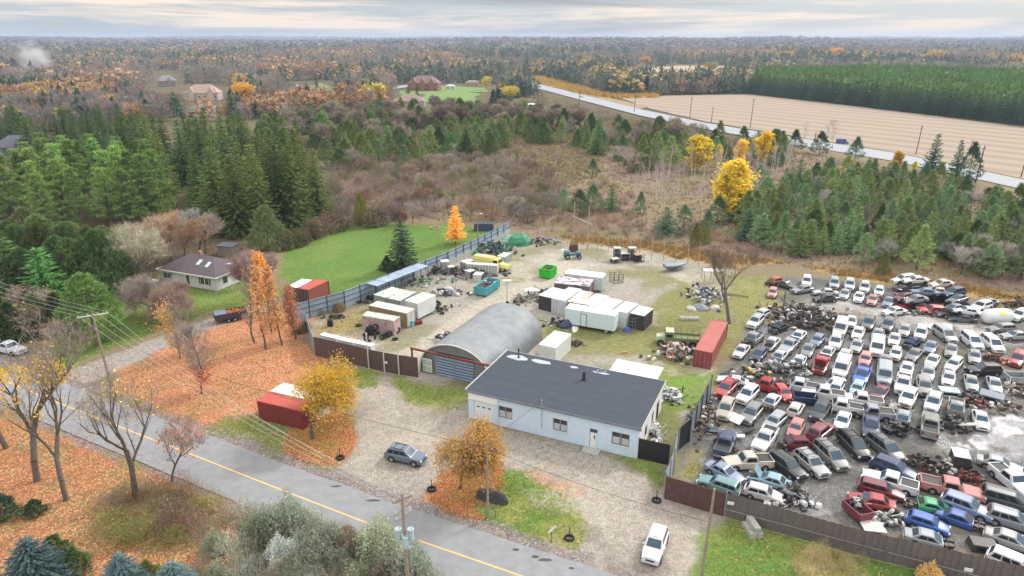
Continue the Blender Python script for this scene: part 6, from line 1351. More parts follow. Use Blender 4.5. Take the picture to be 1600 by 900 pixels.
def car_meshes(kind, flags):
 key = (kind, flags)
 if key in _cache: return _cache[key]
 L, W, H, wr, belt, hz0, cowl, rfx, rrx, cbx, deck = PROF[kind]; hw = W / 2; zb = wr * .62; out = []
 nose = 'n' in flags; bed = kind in ('pickup', 'longpickup'); old = 'f' in flags; P = M_old if old else M_paint
 xf, xr = L / 2, -L / 2; x_cut = cowl + .05 if nose else xf
 wb = (L * .30 if kind != 'van' else L * .31); axf, axr = xf - L * .19, xr + L * .2
 # lower body: stations from the rear to the nose
 def top(x):
  if x > cowl: t = (x - cowl) / (xf - cowl); return belt + (hz0 - belt) * t ** 1.3
  if x < cbx: t = (cbx - x) / (cbx - xr + .01); return belt + (deck - belt) * min(1, t * 2) - (.05 * t if not bed else 0)
  return belt
 xs = sorted(set([xr, xr + .06, xr + .25, axr - .42, axr, axr + .42, cbx, -.3, .3, axf - .42, axf, axf + .42, cowl, (cowl + xf) / 2, xf - .25, xf - .06, xf]))
 xs = [x for x in xs if x <= x_cut]
 if nose: xs.append(x_cut)
 rings = []
 for x in xs:
  e = min(x - xr, (xf - x)); k = min(1, max(0, e / .45)); w = hw * (.78 + .22 * min(1, e / .75) ** .5); z1 = top(x); end = e < .03
  lo = zb + (.12 if end else 0); z1 = z1 - (.14 if end else 0)
  rings.append([(x, -w * .9, lo), (x, -w, lo + .14), (x, -w * 1.0, z1 * .72), (x, -w * .97, z1 - .05), (x, -w * .86, z1), (x, -w * .4, z1 + .025), (x, w * .4, z1 + .025), (x, w * .86, z1), (x, w * .97, z1 - .05), (x, w * 1.0, z1 * .72), (x, w, lo + .14), (x, w * .9, lo)])
 mb = MB(); mb.grid(rings)
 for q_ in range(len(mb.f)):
  if q_ % 12 in (0, 10, 11) and q_ < 12 * (len(rings) - 1): mb.m[q_] = 1  # lowest body band coloured dark, painted shade along the sills and underside
 # cabin
 tw = hw * (.80 if kind not in ('van',) else .90); bw = hw * .95
 rz = H; cf, cr_ = cowl + .02, cbx
 rings2 = [[(cf, -bw * .9, belt), (cf, bw * .9, belt), (cr_, bw * .93, belt), (cr_, -bw * .93, belt)]]
 mid = [(rfx + .10, -tw * .95, rz - .07), (rfx + .10, tw * .95, rz - .07), (rrx - .10, tw * .96, rz - .07), (rrx - .10, -tw * .96, rz - .07)]
 tp = [(rfx - .08, -tw * .86, rz), (rfx - .08, tw * .86, rz), (rrx + .06, tw * .88, rz), (rrx + .06, -tw * .88, rz)]
 m2 = [(rfx - .35, -tw * .9, rz + .015), (rfx - .35, tw * .9, rz + .015), (rrx + .3, tw * .9, rz + .015), (rrx + .3, -tw * .9, rz + .015)]
 mb.grid([rings2[0], mid, tp], cap=False); c0, c1 = (tp[0][0] + .04, 0, rz + .05), (tp[3][0] - .04, 0, rz + .05); mb.poly([tp[0], c0, c1, tp[3]]); mb.poly([c0, tp[1], tp[2], c1]); mb.poly([tp[0], tp[1], c0]); mb.poly([tp[3], c1, tp[2]])
 if bed:                                   # open cargo bed, dark inside
  x0_, x1_ = xr + .10, cbx - .08; mb.poly([(x0_, -hw * .8, deck + .035), (x1_, -hw * .8, deck + .035), (x1_, hw * .8, deck + .035), (x0_, hw * .8, deck + .035)], 1)
  for s_ in (-1, 1): mb.box(((x0_ + x1_) / 2, s_ * hw * .86, deck + .07), (x1_ - x0_ + .1, .14, .12))
  mb.box((xr + .07, 0, deck + .07), (.1, W * .86, .12))
 for ax in (axf, axr):                     # wheel arches
  if ax > x_cut: continue
  for s_ in (-1, 1):
   n = 12; c_ = [(ax + math.cos(PI * k / n) * (wr + .09), s_ * (hw + .006), wr + math.sin(PI * k / n) * (wr + .09)) for k in range(n + 1)] + [(ax - wr - .09, s_ * (hw + .006), zb), (ax + wr + .09, s_ * (hw + .006), zb)]
   mb.poly(c_, 1)
 mb.box((xr - .02, 0, zb + .28), (.12, W * .86, .22), 0, 0 if not bed else 2);
 if not nose:
  mb.box((xf + .01, 0, zb + .2), (.12, W * .84, .2)); mb.box((xf + .035, 0, zb + .42), (.06, W * .42, .13), 0, 1)
 for s_ in (-1, 1): mb.box((cf - .28, s_ * (hw + .06), belt + .08), (.14, .14, .11))        # mirrors
 if 'r' in flags:
  for s_ in (-1, 1): mb.box(((rfx + rrx) / 2, s_ * tw * .72, rz + .05), (abs(rfx - rrx) * .8, .04, .05), 0, 1)
  for u in (.25, .75): mb.box((rfx + (rrx - rfx) * u, 0, rz + .06), (.05, tw * 1.5, .03), 0, 1)
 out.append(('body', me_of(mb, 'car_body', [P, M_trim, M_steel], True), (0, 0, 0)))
 # engine bay of a stripped nose
 if nose:
  rg = random.Random(hash(kind) % 97); q = MB()
  for _ in range(16): q.box((rg.uniform(x_cut + .1, xf - .15), rg.uniform(-.6, .6), rg.uniform(.3, .78)), (rg.uniform(.15, .5), rg.uniform(.15, .5), rg.uniform(.1, .35)), rg.uniform(0, 3))
  for s_ in (-1, 1): q.tube((x_cut, s_ * .6, .45), (xf, s_ * .55, .4), .06, .06, 5)
  q.tube((xf - .1, -.65, .42), (xf - .1, .65, .42), .05, .05, 5); out.append(('engine', me_of(q, 'engine', M_scrap), (0, 0, 0)))
 # glass, a touch proud of the cabin faces
 def lerp(a, b, t): return tuple(a[i] + (b[i] - a[i]) * t for i in range(3))
 def pane(a, b, c, d, u0, u1, v0, v1, off):   # a->b bottom, d->c top
  B0, B1 = lerp(a, b, u0), lerp(a, b, u1); T0, T1 = lerp(d, c, u0), lerp(d, c, u1)
  Q = [lerp(B0, T0, v0), lerp(B1, T1, v0), lerp(B1, T1, v1), lerp(B0, T0, v1)]
  return [(p[0] + off[0], p[1] + off[1], p[2] + off[2]) for p in Q]
 R0 = rings2[0]
 sl = .016
 if 'g' not in flags: out.append(('windscreen', me_of(MB().poly(pane(R0[0], R0[1], mid[1], mid[0], .07, .93, .10, .95, (sl, 0, sl))), 'windscreen', M_ws), (0, 0, 0)))
 else: out.append(('windscreen_opening', me_of(MB().poly(pane(R0[0], R0[1], mid[1], mid[0], .07, .93, .10, .95, (sl, 0, sl))), 'opening', M_trim), (0, 0, 0)))
 out.append(('rear_window', me_of(MB().poly(pane(R0[2], R0[3], mid[3], mid[2], .1, .9, .15, .92, (-sl, 0, sl))), 'rear_window', M_sg), (0, 0, 0)))
 splits = {'sedan': ((.16, .47), (.51, .86)), 'coupe': ((.18, .80),), 'hatch': ((.14, .46), (.50, .90)), 'wagon': ((.14, .40), (.43, .66), (.69, .93)), 'suv': ((.14, .40), (.43, .66), (.70, .93)),
              'minivan': ((.14, .36), (.39, .64), (.68, .94)), 'pickup': ((.2, .88),), 'longpickup': ((.2, .88),), 'van': ((.04, .22),)}[kind]
 for s_, (a, b, c, d) in ((1, (R0[1], R0[2], mid[2], mid[1])), (-1, (R0[0], R0[3], mid[3], mid[0]))):
  q = MB()
  for u0, u1 in splits: q.poly(pane(a, b, c, d, u0, u1, .12, .90, (0, s_ * sl, sl * .6)))
  out.append(('side_window', me_of(q, 'side_window', M_sg), (0, 0, 0)))
 if 'w' not in flags:
  wk = ('wheel', round(wr, 2))
  if wk not in _cache:
   q = MB(); rs = []
   for y_, r_ in ((-.1, wr * .86), (-.08, wr), (.08, wr), (.1, wr * .86)): rs.append([(math.cos(2 * PI * k / 16) * r_, y_, math.sin(2 * PI * k / 16) * r_) for k in range(16)])
   q.grid(rs);
   for s_ in (-1, 1): q.poly([(math.cos(2 * PI * k / 10) * wr * .6, s_ * .106, math.sin(2 * PI * k / 10) * wr * .6) for k in range(10)], 1)
   for s_ in (-1, 1):
    for k in range(5): a = 2 * PI * k / 5; q.box((math.cos(a) * wr * .36, s_ * .108, math.sin(a) * wr * .36), (wr * .1, .01, wr * .1), 0, 2)
   _cache[wk] = me_of(q, 'wheel', [M_tyre, M_rim, M_trim])
  for ax in (axf, axr):
   if nose and ax > x_cut and 'k' in flags: continue
   for s_ in (-1, 1): out.append(('wheel', _cache[wk], (ax, s_ * (hw - .07), wr)))
 if not nose:
  for s_ in (-1, 1): out.append(('headlight', me_of(MB().box((xf - .05, s_ * hw * .68, hz0 - .1), (.16, .34, .15), s_ * -.25), 'headlight', M_head), (0, 0, 0)))
 for s_ in (-1, 1): out.append(('tail_light', me_of(MB().box((xr + .01, s_ * hw * .76, deck - .22), (.08, .2, .26 if kind not in ('sedan', 'coupe') else .15)), 'tail_light', M_tail), (0, 0, 0)))
 if 'o' in flags and not nose:              # raised bonnet
  q = MB(); q.box((0, 0, 0), ((xf - cowl) * .95, W * .8, .05)); m_ = me_of(q, 'hood', P); out.append(('open_hood', m_, (cowl + .1 + (xf - cowl) * .2, 0, belt + .48)))
  q = MB(); rg = random.Random(5); q.box((cowl + (xf - cowl) * .5, 0, belt - .02), ((xf - cowl) * .8, W * .74, .1))
  for _ in range(8): q.box((rg.uniform(cowl + .2, xf - .3), rg.uniform(-.5, .5), belt + .03), (.3, .25, .12), rg.uniform(0, 3))
  out.append(('engine', me_of(q, 'engine', M_scrap), (0, 0, 0)))
 if 'd' in flags:                           # open door
  q = MB(); q.box((0, .48, .62), (.07, .96, .62)).box((0, .5, 1.05), (.03, .8, .05)); out.append(('open_door', me_of(q, 'door', P), (cowl - .15, hw, 0)))
 _cache[key] = out; return out
PAINT = {'w': (.70, .71, .73), 's': (.34, .36, .38), 'g': (.22, .23, .24), 'k': (.025, .027, .03), 'n': (.03, .045, .12), 'b': (.05, .13, .45), 'c': (.35, .55, .66), 'r': (.42, .05, .05), 'm': (.20, .035, .055),
         'p': (.52, .24, .23), 'e': (.55, .50, .42), 't': (.20, .36, .36), 'v': (.05, .34, .16), 'o': (.5, .13, .05), 'u': (.22, .28, .42), 'd': (.10, .11, .12)}
CNAME = {'w': 'white', 's': 'silver', 'g': 'grey', 'k': 'black', 'n': 'navy blue', 'b': 'bright blue', 'c': 'pale cyan', 'r': 'red', 'm': 'dark red', 'p': 'faded pinkish red', 'e': 'beige', 't': 'teal', 'v': 'green', 'o': 'orange red', 'u': 'dusty blue', 'd': 'charcoal'}
KNAME = {'sedan': 'sedan', 'coupe': 'coupe', 'hatch': 'hatchback', 'wagon': 'station wagon', 'suv': 'SUV', 'minivan': 'minivan', 'pickup': 'pickup truck', 'longpickup': 'long pickup truck', 'van': 'cargo van'}
CARS = []
def car(kind, color, x, y, ang, flags='', z=0.0, tilt=(0, 0), info=None, name=None, group='wrecked cars parked in the salvage yard'):
 fl = ''.join(sorted(flags)); parts = car_meshes(kind, fl)
 r = thing(name or ('scrapped_' + KNAME[kind].replace(' ', '_').lower()), '', KNAME[kind] if 'truck' in KNAME[kind] or 'van' in KNAME[kind] else 'car', (x, y, z), ang, group)
 r.rotation_euler = (tilt[0], tilt[1], ang)
 rg = random.Random(int(x * 91 + y * 37)); jv = rg.uniform(.72, 1.08); tw_ = rg.uniform(-.06, .05) if color in 'wsg' else 0; c = tuple(min(.85, v * jv * (1 + k_ * tw_)) for v, k_ in zip(PAINT[color], (1, .2, -1.2)))
 s_ = .93 if kind in ('sedan', 'hatch', 'coupe', 'wagon') else .97; r.scale = (s_, s_, s_)
 if 'w' in flags: r.location.z = z - .16
 for nm, me, loc in parts:
  o = put(me, nm, r, loc, color=c)
  if nm == 'open_hood': o.rotation_euler = (0, -.95, 0)
  if nm == 'open_door': o.rotation_euler = (0, 0, -.25)
 CARS.append(dict(o=r, k=kind, c=color, f=flags, x=x, y=y, z=z, info=info)); return r
def place(tile, x1, y1, x2, y2, kind, color, flags='', info=None, z=0.0, tilt=(0, 0), zref=.75):
 """(x1,y1) tail, (x2,y2) nose, both about 0.75 m above the ground, in tile pixels"""
 a, b = GT(tile, x1, y1, z + zref), GT(tile, x2, y2, z + zref)
 return car(kind, color, (a[0] + b[0]) / 2, (a[1] + b[1]) / 2, math.atan2(b[1] - a[1], b[0] - a[0]), flags, z, tilt, info)
YARD = [
 # tile A
 ('A', 1050, 195, 965, 215, 'hatch', 'o', 'nf'), ('A', 1080, 222, 1150, 242, 'coupe', 'd', ''), ('A', 1012, 268, 985, 330, 'hatch', 'p', ''), ('A', 1282, 182, 1278, 238, 'suv', 'w', ''), ('A', 1300, 262, 1190, 280, 'sedan', 's', ''),
 ('A', 1520, 300, 1360, 292, 'sedan', 'w', ''), ('A', 1515, 340, 1355, 350, 'sedan', 'k', ''), ('A', 1512, 200, 1508, 250, 'suv', 's', ''), ('A', 895, 505, 815, 582, 'suv', 'w', 'r'), ('A', 935, 465, 875, 492, 'hatch', 'w', 'f'),
 ('A', 885, 650, 775, 728, 'pickup', 's', 'n'), ('A', 772, 745, 705, 820, 'sedan', 'w', ''), ('A', 1025, 682, 955, 755, 'sedan', 'w', 'o'), ('A', 918, 775, 852, 850, 'hatch', 'n', ''), ('A', 1178, 702, 1095, 782, 'pickup', 's', ''),
 ('A', 1085, 795, 1015, 868, 'sedan', 'w', 'n'), ('A', 1245, 625, 1178, 695, 'sedan', 'w', ''), ('A', 1090, 572, 1000, 608, 'coupe', 'k', 'nf'), ('A', 1395, 665, 1348, 722, 'hatch', 'u', ''), ('A', 1312, 730, 1272, 818, 'sedan', 'g', ''),
 ('A', 1480, 762, 1425, 835, 'sedan', 'w', ''), ('A', 1532, 665, 1508, 758, 'suv', 'w', ''), ('A', 1578, 560, 1548, 640, 'van', 'w', ''),
 # tile C
 ('C', 1240, 140, 1190, 225, 'sedan', 'w', 'n'), ('C', 1422, 160, 1383, 252, 'pickup', 'r', 'o'), ('C', 1590, 185, 1548, 290, 'van', 'w', ''), ('C', 752, 350, 585, 320, 'coupe', 'w', 'd'), ('C', 655, 362, 565, 455, 'suv', 'r', 'r'),
 ('C', 848, 400, 732, 515, 'suv', 'w', ''), ('C', 992, 395, 870, 362, 'pickup', 'r', 'nf'), ('C', 1048, 395, 1122, 475, 'hatch', 'r', ''), ('C', 1275, 395, 1140, 370, 'pickup', 'w', 'dn'), ('C', 1535, 465, 1300, 425, 'pickup', 'w', 'd'),
 ('C', 1560, 330, 1465, 400, 'sedan', 'w', ''), ('C', 635, 500, 575, 655, 'suv', 'e', ''), ('C', 872, 555, 768, 680, 'suv', 'g', ''), ('C', 1032, 460, 930, 572, 'sedan', 'w', 'n'), ('C', 1160, 620, 1222, 522, 'hatch', 'w', ''),
 ('C', 1432, 530, 1352, 662, 'suv', 'd', 'f'), ('C', 1075, 622, 955, 728, 'wagon', 's', ''), ('C', 1222, 670, 1165, 790, 'hatch', 'p', 'f'), ('C', 1328, 815, 1470, 705, 'suv', 'm', ''),
 # tile B
 ('B', 150, 205, 143, 268, 'suv', 'w', ''), ('B', 122, 282, 92, 338, 'sedan', 's', ''), ('B', 282, 222, 262, 298, 'suv', 'w', ''), ('B', 238, 302, 212, 368, 'sedan', 'w', ''), ('B', 402, 250, 385, 322, 'hatch', 'w', ''), ('B', 358, 322, 322, 392, 'sedan', 'p', ''),
 ('B', 497, 345, 452, 405, 'sedan', 'u', ''), ('B', 598, 445, 440, 462, 'sedan', 'w', 'd'), ('B', 1292, 402, 1195, 432, 'suv', 'w', 'g'), ('B', 1330, 375, 1250, 385, 'sedan', 'g', ''), ('B', 1610, 470, 1515, 512, 'suv', 'w', ''), ('B', 1532, 588, 1288, 600, 'wagon', 'g', ''),
 ('B', 1640, 655, 1418, 655, 'sedan', 's', ''), ('B', 172, 492, 152, 580, 'sedan', 'w', ''), ('B', 98, 562, 45, 640, 'suv', 'w', ''), ('B', 322, 515, 285, 600, 'suv', 'd', ''), ('B', 485, 530, 445, 612, 'suv', 'd', ''), ('B', 238, 592, 202, 672, 'sedan', 'w', ''),
 ('B', 398, 600, 368, 690, 'sedan', 's', ''), ('B', 532, 638, 508, 730, 'sedan', 'w', ''), ('B', 618, 568, 592, 648, 'sedan', 's', ''), ('B', 748, 598, 728, 682, 'suv', 'w', ''), ('B', 872, 600, 1010, 700, 'minivan', 's', ''), ('B', 1108, 655, 1222, 755, 'minivan', 'w', ''),
 ('B', 1278, 680, 1392, 775, 'minivan', 'w', ''), ('B', 58, 658, 22, 750, 'sedan', 's', ''), ('B', 228, 690, 188, 785, 'sedan', 's', ''), ('B', 388, 690, 362, 832, 'van', 'w', ''), ('B', 705, 690, 622, 745, 'coupe', 'n', 'nf'), ('B', 850, 700, 795, 802, 'sedan', 'u', ''),
 ('B', 1002, 730, 985, 822, 'sedan', 's', ''), ('B', 542, 758, 522, 852, 'hatch', 'w', ''), ('B', 728, 765, 640, 862, 'sedan', 'g', ''), ('B', 132, 772, 82, 872, 'sedan', 'w', ''), ('B', 292, 808, 265, 890, 'hatch', 'p', ''), ('B', 452, 830, 430, 905, 'sedan', 's', ''),
 # tile D
 ('D', 1182, 85, 1190, 185, 'sedan', 's', ''), ('D', 1582, 105, 1505, 222, 'suv', 'r', ''), ('D', 862, 130, 815, 212, 'sedan', 'w', ''), ('D', 1062, 150, 968, 255, 'wagon', 'w', ''), ('D', 637, 190, 612, 285, 'sedan', 'w', ''), ('D', 105, 185, 60, 292, 'van', 'w', ''),
 ('D', 268, 258, 235, 335, 'pickup', 'b', ''), ('D', 235, 350, 190, 452, 'hatch', 'c', ''), ('D', 437, 230, 432, 360, 'van', 's', ''), ('D', 445, 375, 355, 505, 'sedan', 'm', ''), ('D', 602, 312, 578, 425, 'pickup', 'w', ''), ('D', 752, 335, 780, 445, 'suv', 's', ''),
 ('D', 802, 215, 795, 328, 'wagon', 's', ''), ('D', 978, 265, 965, 362, 'sedan', 'w', ''), ('D', 1148, 300, 1170, 405, 'sedan', 's', ''), ('D', 1362, 252, 1165, 252, 'suv', 'k', ''), ('D', 1332, 315, 1372, 425, 'sedan', 's', ''), ('D', 672, 405, 595, 565, 'suv', 'w', ''),
 ('D', 865, 455, 818, 595, 'suv', 'w', ''), ('D', 60, 355, 8, 452, 'wagon', 'w', ''), ('D', 355, 520, 120, 482, 'pickup', 'w', 'd'), ('D', 445, 620, 200, 590, 'pickup', 's', 'ng'), ('D', 150, 570, -10, 540, 'pickup', 'w', 'dn'), ('D', 115, 605, 65, 735, 'sedan', 'w', ''),
 ('D', 322, 660, 322, 785, 'pickup', 'n', ''), ('D', 605, 590, 575, 720, 'sedan', 's', 'n'), ('D', 812, 800, 820, 620, 'longpickup', 'g', 'f'), ('D', 1035, 520, 1025, 655, 'pickup', 's', 'n'), ('D', 1218, 595, 1262, 728, 'sedan', 'w', ''),
 # tile E / F / H
 ('E', 1375, 170, 1592, 375, 'minivan', 'g', 'r'), ('F', 85, 85, 282, 285, 'minivan', 'k', 'r'), ('F', 325, 115, 575, 305, 'minivan', 'd', 'r'), ('F', 355, 318, 682, 445, 'suv', 'n', ''), ('F', 680, 545, 290, 430, 'pickup', 'w', ''), ('F', 235, 500, 600, 600, 'wagon', 'm', ''),
 ('F', 542, 690, 130, 600, 'sedan', 'r', ''), ('F', 638, 775, 962, 880, 'hatch', 'b', ''), ('F', 880, 720, 1290, 860, 'sedan', 'b', 'ngw'), ('H', 845, 400, 1190, 490, 'sedan', 's', 'n'), ('F', 910, 690, 665, 640, 'coupe', 'v', 'nwg'), ('F', 935, 625, 1312, 765, 'suv', 'u', ''),
 ('F', 738, 485, 1262, 605, 'longpickup', 'p', 'f'), ('F', 1205, 285, 1590, 385, 'sedan', 's', ''), ('F', 1370, 375, 1640, 590, 'pickup', 'w', ''), ('F', 1285, 595, 1660, 700, 'minivan', 'd', ''), ('F', 1370, 770, 1640, 850, 'suv', 's', ''), ('H', 1418, 412, 1640, 490, 'sedan', 's', ''),
 ('H', 1455, 570, 1660, 655, 'suv', 'w', 'f'), ('E', 565, 265, 640, 80, 'pickup', 'n', ''), ('E', 445, 325, 765, 485, 'sedan', 'u', ''), ('E', 905, 320, 680, 325, 'pickup', 'e', ''), ('E', 715, 560, 395, 450, 'wagon', 't', ''), ('E', 1130, 515, 825, 425, 'sedan', 'c', 'o'),
 ('E', 745, 530, 1095, 625, 'hatch', 'w', 'gf'), ('E', 998, 270, 1245, 450, 'suv', 'k', ''), ('E', 1208, 240, 1435, 435, 'suv', 's', 'r'), ('E', 985, 60, 880, 210, 'pickup', 'w', ''), ('E', 1225, 165, 1130, 165, 'hatch', 'm', 'nf'),
]
for t in YARD: place(*t)
# the heap of stacked wrecks: (tile x, y at 0.6 m over its own level, heading in degrees, level height, kind, colour, flags)
PILE = [(600, 398, 200, 0, 'sedan', 'r', 'w'), (725, 415, 160, 0, 'sedan', 'k', 'wn'), (830, 450, 175, 0, 'suv', 'r', 'wg'), (960, 470, 190, 0, 'sedan', 'g', 'w'), (1080, 515, 170, 0, 'sedan', 'd', 'w'), (1180, 470, 10, 0, 'hatch', 'w', 'w'),
  (640, 312, 165, 0, 'sedan', 'm', 'w'), (780, 330, 185, 0, 'sedan', 'g', 'w'), (940, 340, 175, 0, 'suv', 'd', 'w'), (1060, 400, 170, 0, 'sedan', 'k', 'w'), (640, 215, 190, 0, 'suv', 'w', 'w'), (760, 240, 175, 0, 'sedan', 'g', 'w'), (900, 265, 5, 0, 'sedan', 'w', 'w'),
  (695, 352, 190, 1.15, 'sedan', 's', 'wf'), (775, 292, 158, 1.25, 'sedan', 'u', 'w'), (1010, 302, 200, 1.35, 'suv', 'n', 'w'), (1050, 352, 205, 1.2, 'sedan', 'd', 'w'), (1120, 448, 168, 1.1, 'sedan', 'w', 'w'), (1020, 430, 192, 1.1, 'sedan', 's', 'wn'),
  (610, 275, 10, 1.15, 'sedan', 'k', 'w'), (880, 288, 150, 1.15, 'sedan', 'e', 'w'), (730, 215, 185, 1.3, 'wagon', 'g', 'w'), (940, 240, 195, 1.3, 'hatch', 'r', 'w'), (700, 192, 175, 1.9, 'sedan', 'w', 'w'), (910, 222, 190, 2.0, 'sedan', 'e', 'w'), (605, 192, 185, 1.2, 'suv', 'w', 'w'), (600, 338, 200, 1.1, 'hatch', 'm', 'w')]
rg = random.Random(8)
for X_, Y_, hd, z_, k_, c_, f_ in PILE:
 x, y = GT('B', X_, Y_, z_ + .6); o = car(k_, c_, x, y, rad(hd), f_, z_, (rg.uniform(-.10, .10), rg.uniform(-.12, .12)), 'pile', name='stacked_wreck', group='wrecks stacked in the big heap')
# the two visitors' cars
def visitor(kind, col, x1, y1, x2, y2, tile, lab, name):
 r = place(tile, x1, y1, x2, y2, kind, col, 'r' if name == 'parked_suv' else ''); r.name = name; r['label'] = lab; del r['group']; r['category'] = 'car'; CARS.pop(); return r
v1 = visitor('suv', 's', 826, 118, 1048, 165, '8', 'silver blue SUV with roof rails parked on the gravel between the two maples', 'parked_suv')
v2 = visitor('suv', 'w', 928, 600, 862, 800, '9', 'white SUV parked on the gravel drive near the road, facing it', 'parked_white_suv')
for o in v1.children: o.color = (.13, .17, .23, 1)
# a car on the highway
x, y = G(908, 152); h_ = car('sedan', 'w', x, y, rad(120), name='highway_car', group=None); CARS.pop(); h_['label'] = 'tiny white car driving on the far highway'; h_['category'] = 'car'
if 'group' in h_.keys(): del h_['group']
x, y = G(1316, 224); h_ = car('van', 'b', x, y, rad(-30), name='highway_van', group=None); CARS.pop(); h_['label'] = 'small blue van on the highway above the pine stand'; h_['category'] = 'van'
# ================================================================ CONTAINERS, TRUCKS, YARD CONTENTS
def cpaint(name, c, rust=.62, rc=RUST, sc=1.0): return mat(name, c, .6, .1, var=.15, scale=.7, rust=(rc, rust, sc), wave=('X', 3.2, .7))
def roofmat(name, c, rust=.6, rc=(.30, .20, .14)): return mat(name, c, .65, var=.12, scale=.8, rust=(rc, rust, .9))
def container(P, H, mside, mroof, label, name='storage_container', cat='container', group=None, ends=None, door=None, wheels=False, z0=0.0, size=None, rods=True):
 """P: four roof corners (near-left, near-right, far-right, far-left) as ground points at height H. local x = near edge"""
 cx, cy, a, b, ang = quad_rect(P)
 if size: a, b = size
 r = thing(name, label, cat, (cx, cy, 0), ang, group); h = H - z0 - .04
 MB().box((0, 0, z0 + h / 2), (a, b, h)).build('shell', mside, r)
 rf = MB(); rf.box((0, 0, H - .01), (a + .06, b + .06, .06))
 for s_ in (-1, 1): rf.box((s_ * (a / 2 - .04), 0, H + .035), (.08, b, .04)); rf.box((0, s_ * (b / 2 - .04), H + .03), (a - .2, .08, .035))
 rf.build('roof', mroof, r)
 fr = MB()
 for s_ in (-1, 1):
  for t_ in (-1, 1): fr.box((s_ * (a / 2 + .012), t_ * (b / 2 + .012), z0 + h / 2), (.14, .14, h))
 if door: fr.build('corner_posts', mside, r)
 if door:                                    # double doors on one end: 'n' near (−y), 'r' right (+x), 'l' left
  d = {'n': (0, -b / 2 - .02, 0, a), 'r': (a / 2 + .02, 0, PI / 2, b), 'l': (-a / 2 - .02, 0, PI / 2, b)}[door]
  for s_ in (-1, 1):
   u = s_ * d[3] / 4; px, py = (d[0] + u, d[1]) if door == 'n' else (d[0], d[1] + u)
   q = MB().box((px, py, z0 + h / 2), (d[3] / 2 - .08, .05, h - .2), d[2]); dq = q.build('door', ends or mside, r)
   if rods:
    q = MB()
    for w in (-.28, .28):
     ux, uy = (px + w, py - .05) if door == 'n' else (px + (.05 if door == 'r' else -.05), py + w); q.tube((ux, uy, z0 + .15), (ux, uy, z0 + h - .15), .025, .025, 5)
    q.build('locking_rods', M_steel, dq)
 if wheels:
  for s_ in (-1, 1):
   for t_ in (-1, 1):
    o = put(_cache[('wheel', .37)], 'wheel', r, (s_ * a * .34 if a > b else s_ * (a / 2 - .2), t_ * (b / 2 - .15) if a > b else t_ * b * .34, .37), 0 if a > b else PI / 2, 1.25)
 return r
def roofpts(tile, pts, H): return [GT(tile, x, y, H) for x, y in pts]
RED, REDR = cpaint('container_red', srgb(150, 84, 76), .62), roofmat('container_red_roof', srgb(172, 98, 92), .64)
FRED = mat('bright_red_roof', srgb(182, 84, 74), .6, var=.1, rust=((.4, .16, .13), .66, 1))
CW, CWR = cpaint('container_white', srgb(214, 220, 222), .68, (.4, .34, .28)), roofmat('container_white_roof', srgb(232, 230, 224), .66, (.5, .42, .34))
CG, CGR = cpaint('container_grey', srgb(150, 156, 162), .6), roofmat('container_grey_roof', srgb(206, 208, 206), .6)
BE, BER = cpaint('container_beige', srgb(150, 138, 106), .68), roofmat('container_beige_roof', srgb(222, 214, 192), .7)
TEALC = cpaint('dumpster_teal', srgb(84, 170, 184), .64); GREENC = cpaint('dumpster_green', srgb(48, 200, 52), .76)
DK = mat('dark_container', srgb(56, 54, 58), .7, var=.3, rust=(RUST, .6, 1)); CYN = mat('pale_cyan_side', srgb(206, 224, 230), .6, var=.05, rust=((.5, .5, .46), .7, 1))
# red container by the salvage yard: from its door end
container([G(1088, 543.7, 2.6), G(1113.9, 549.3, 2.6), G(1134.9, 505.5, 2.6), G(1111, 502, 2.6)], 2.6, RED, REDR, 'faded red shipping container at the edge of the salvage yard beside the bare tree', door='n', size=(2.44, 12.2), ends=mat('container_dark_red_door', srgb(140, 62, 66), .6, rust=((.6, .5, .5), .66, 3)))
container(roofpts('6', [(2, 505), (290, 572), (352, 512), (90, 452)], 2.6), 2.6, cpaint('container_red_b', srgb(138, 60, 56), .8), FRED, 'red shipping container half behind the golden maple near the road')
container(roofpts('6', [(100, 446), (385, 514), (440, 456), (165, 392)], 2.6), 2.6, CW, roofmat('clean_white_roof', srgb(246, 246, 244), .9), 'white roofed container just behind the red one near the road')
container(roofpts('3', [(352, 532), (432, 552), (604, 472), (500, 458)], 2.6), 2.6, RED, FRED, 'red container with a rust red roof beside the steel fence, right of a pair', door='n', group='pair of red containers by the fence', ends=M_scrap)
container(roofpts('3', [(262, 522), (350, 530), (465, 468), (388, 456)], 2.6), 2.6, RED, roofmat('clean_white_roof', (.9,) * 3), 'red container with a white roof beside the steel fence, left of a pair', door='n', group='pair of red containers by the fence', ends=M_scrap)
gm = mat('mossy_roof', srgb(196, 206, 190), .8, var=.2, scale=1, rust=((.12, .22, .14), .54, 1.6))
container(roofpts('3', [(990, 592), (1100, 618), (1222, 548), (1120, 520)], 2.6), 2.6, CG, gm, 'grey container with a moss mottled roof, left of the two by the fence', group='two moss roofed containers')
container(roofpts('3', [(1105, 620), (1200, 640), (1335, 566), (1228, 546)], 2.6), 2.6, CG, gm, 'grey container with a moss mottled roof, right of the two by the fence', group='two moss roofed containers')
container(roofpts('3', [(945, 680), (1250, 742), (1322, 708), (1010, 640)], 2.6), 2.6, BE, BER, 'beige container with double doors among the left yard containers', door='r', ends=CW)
container(roofpts('3', [(875, 762), (1152, 808), (1192, 772), (930, 725)], 2.5), 2.5, cpaint('container_graffiti', srgb(196, 168, 172), .54, srgb(150, 80, 84), 2.2), gm, 'pinkish white weathered container with a greenish roof and tyres leaning on it')
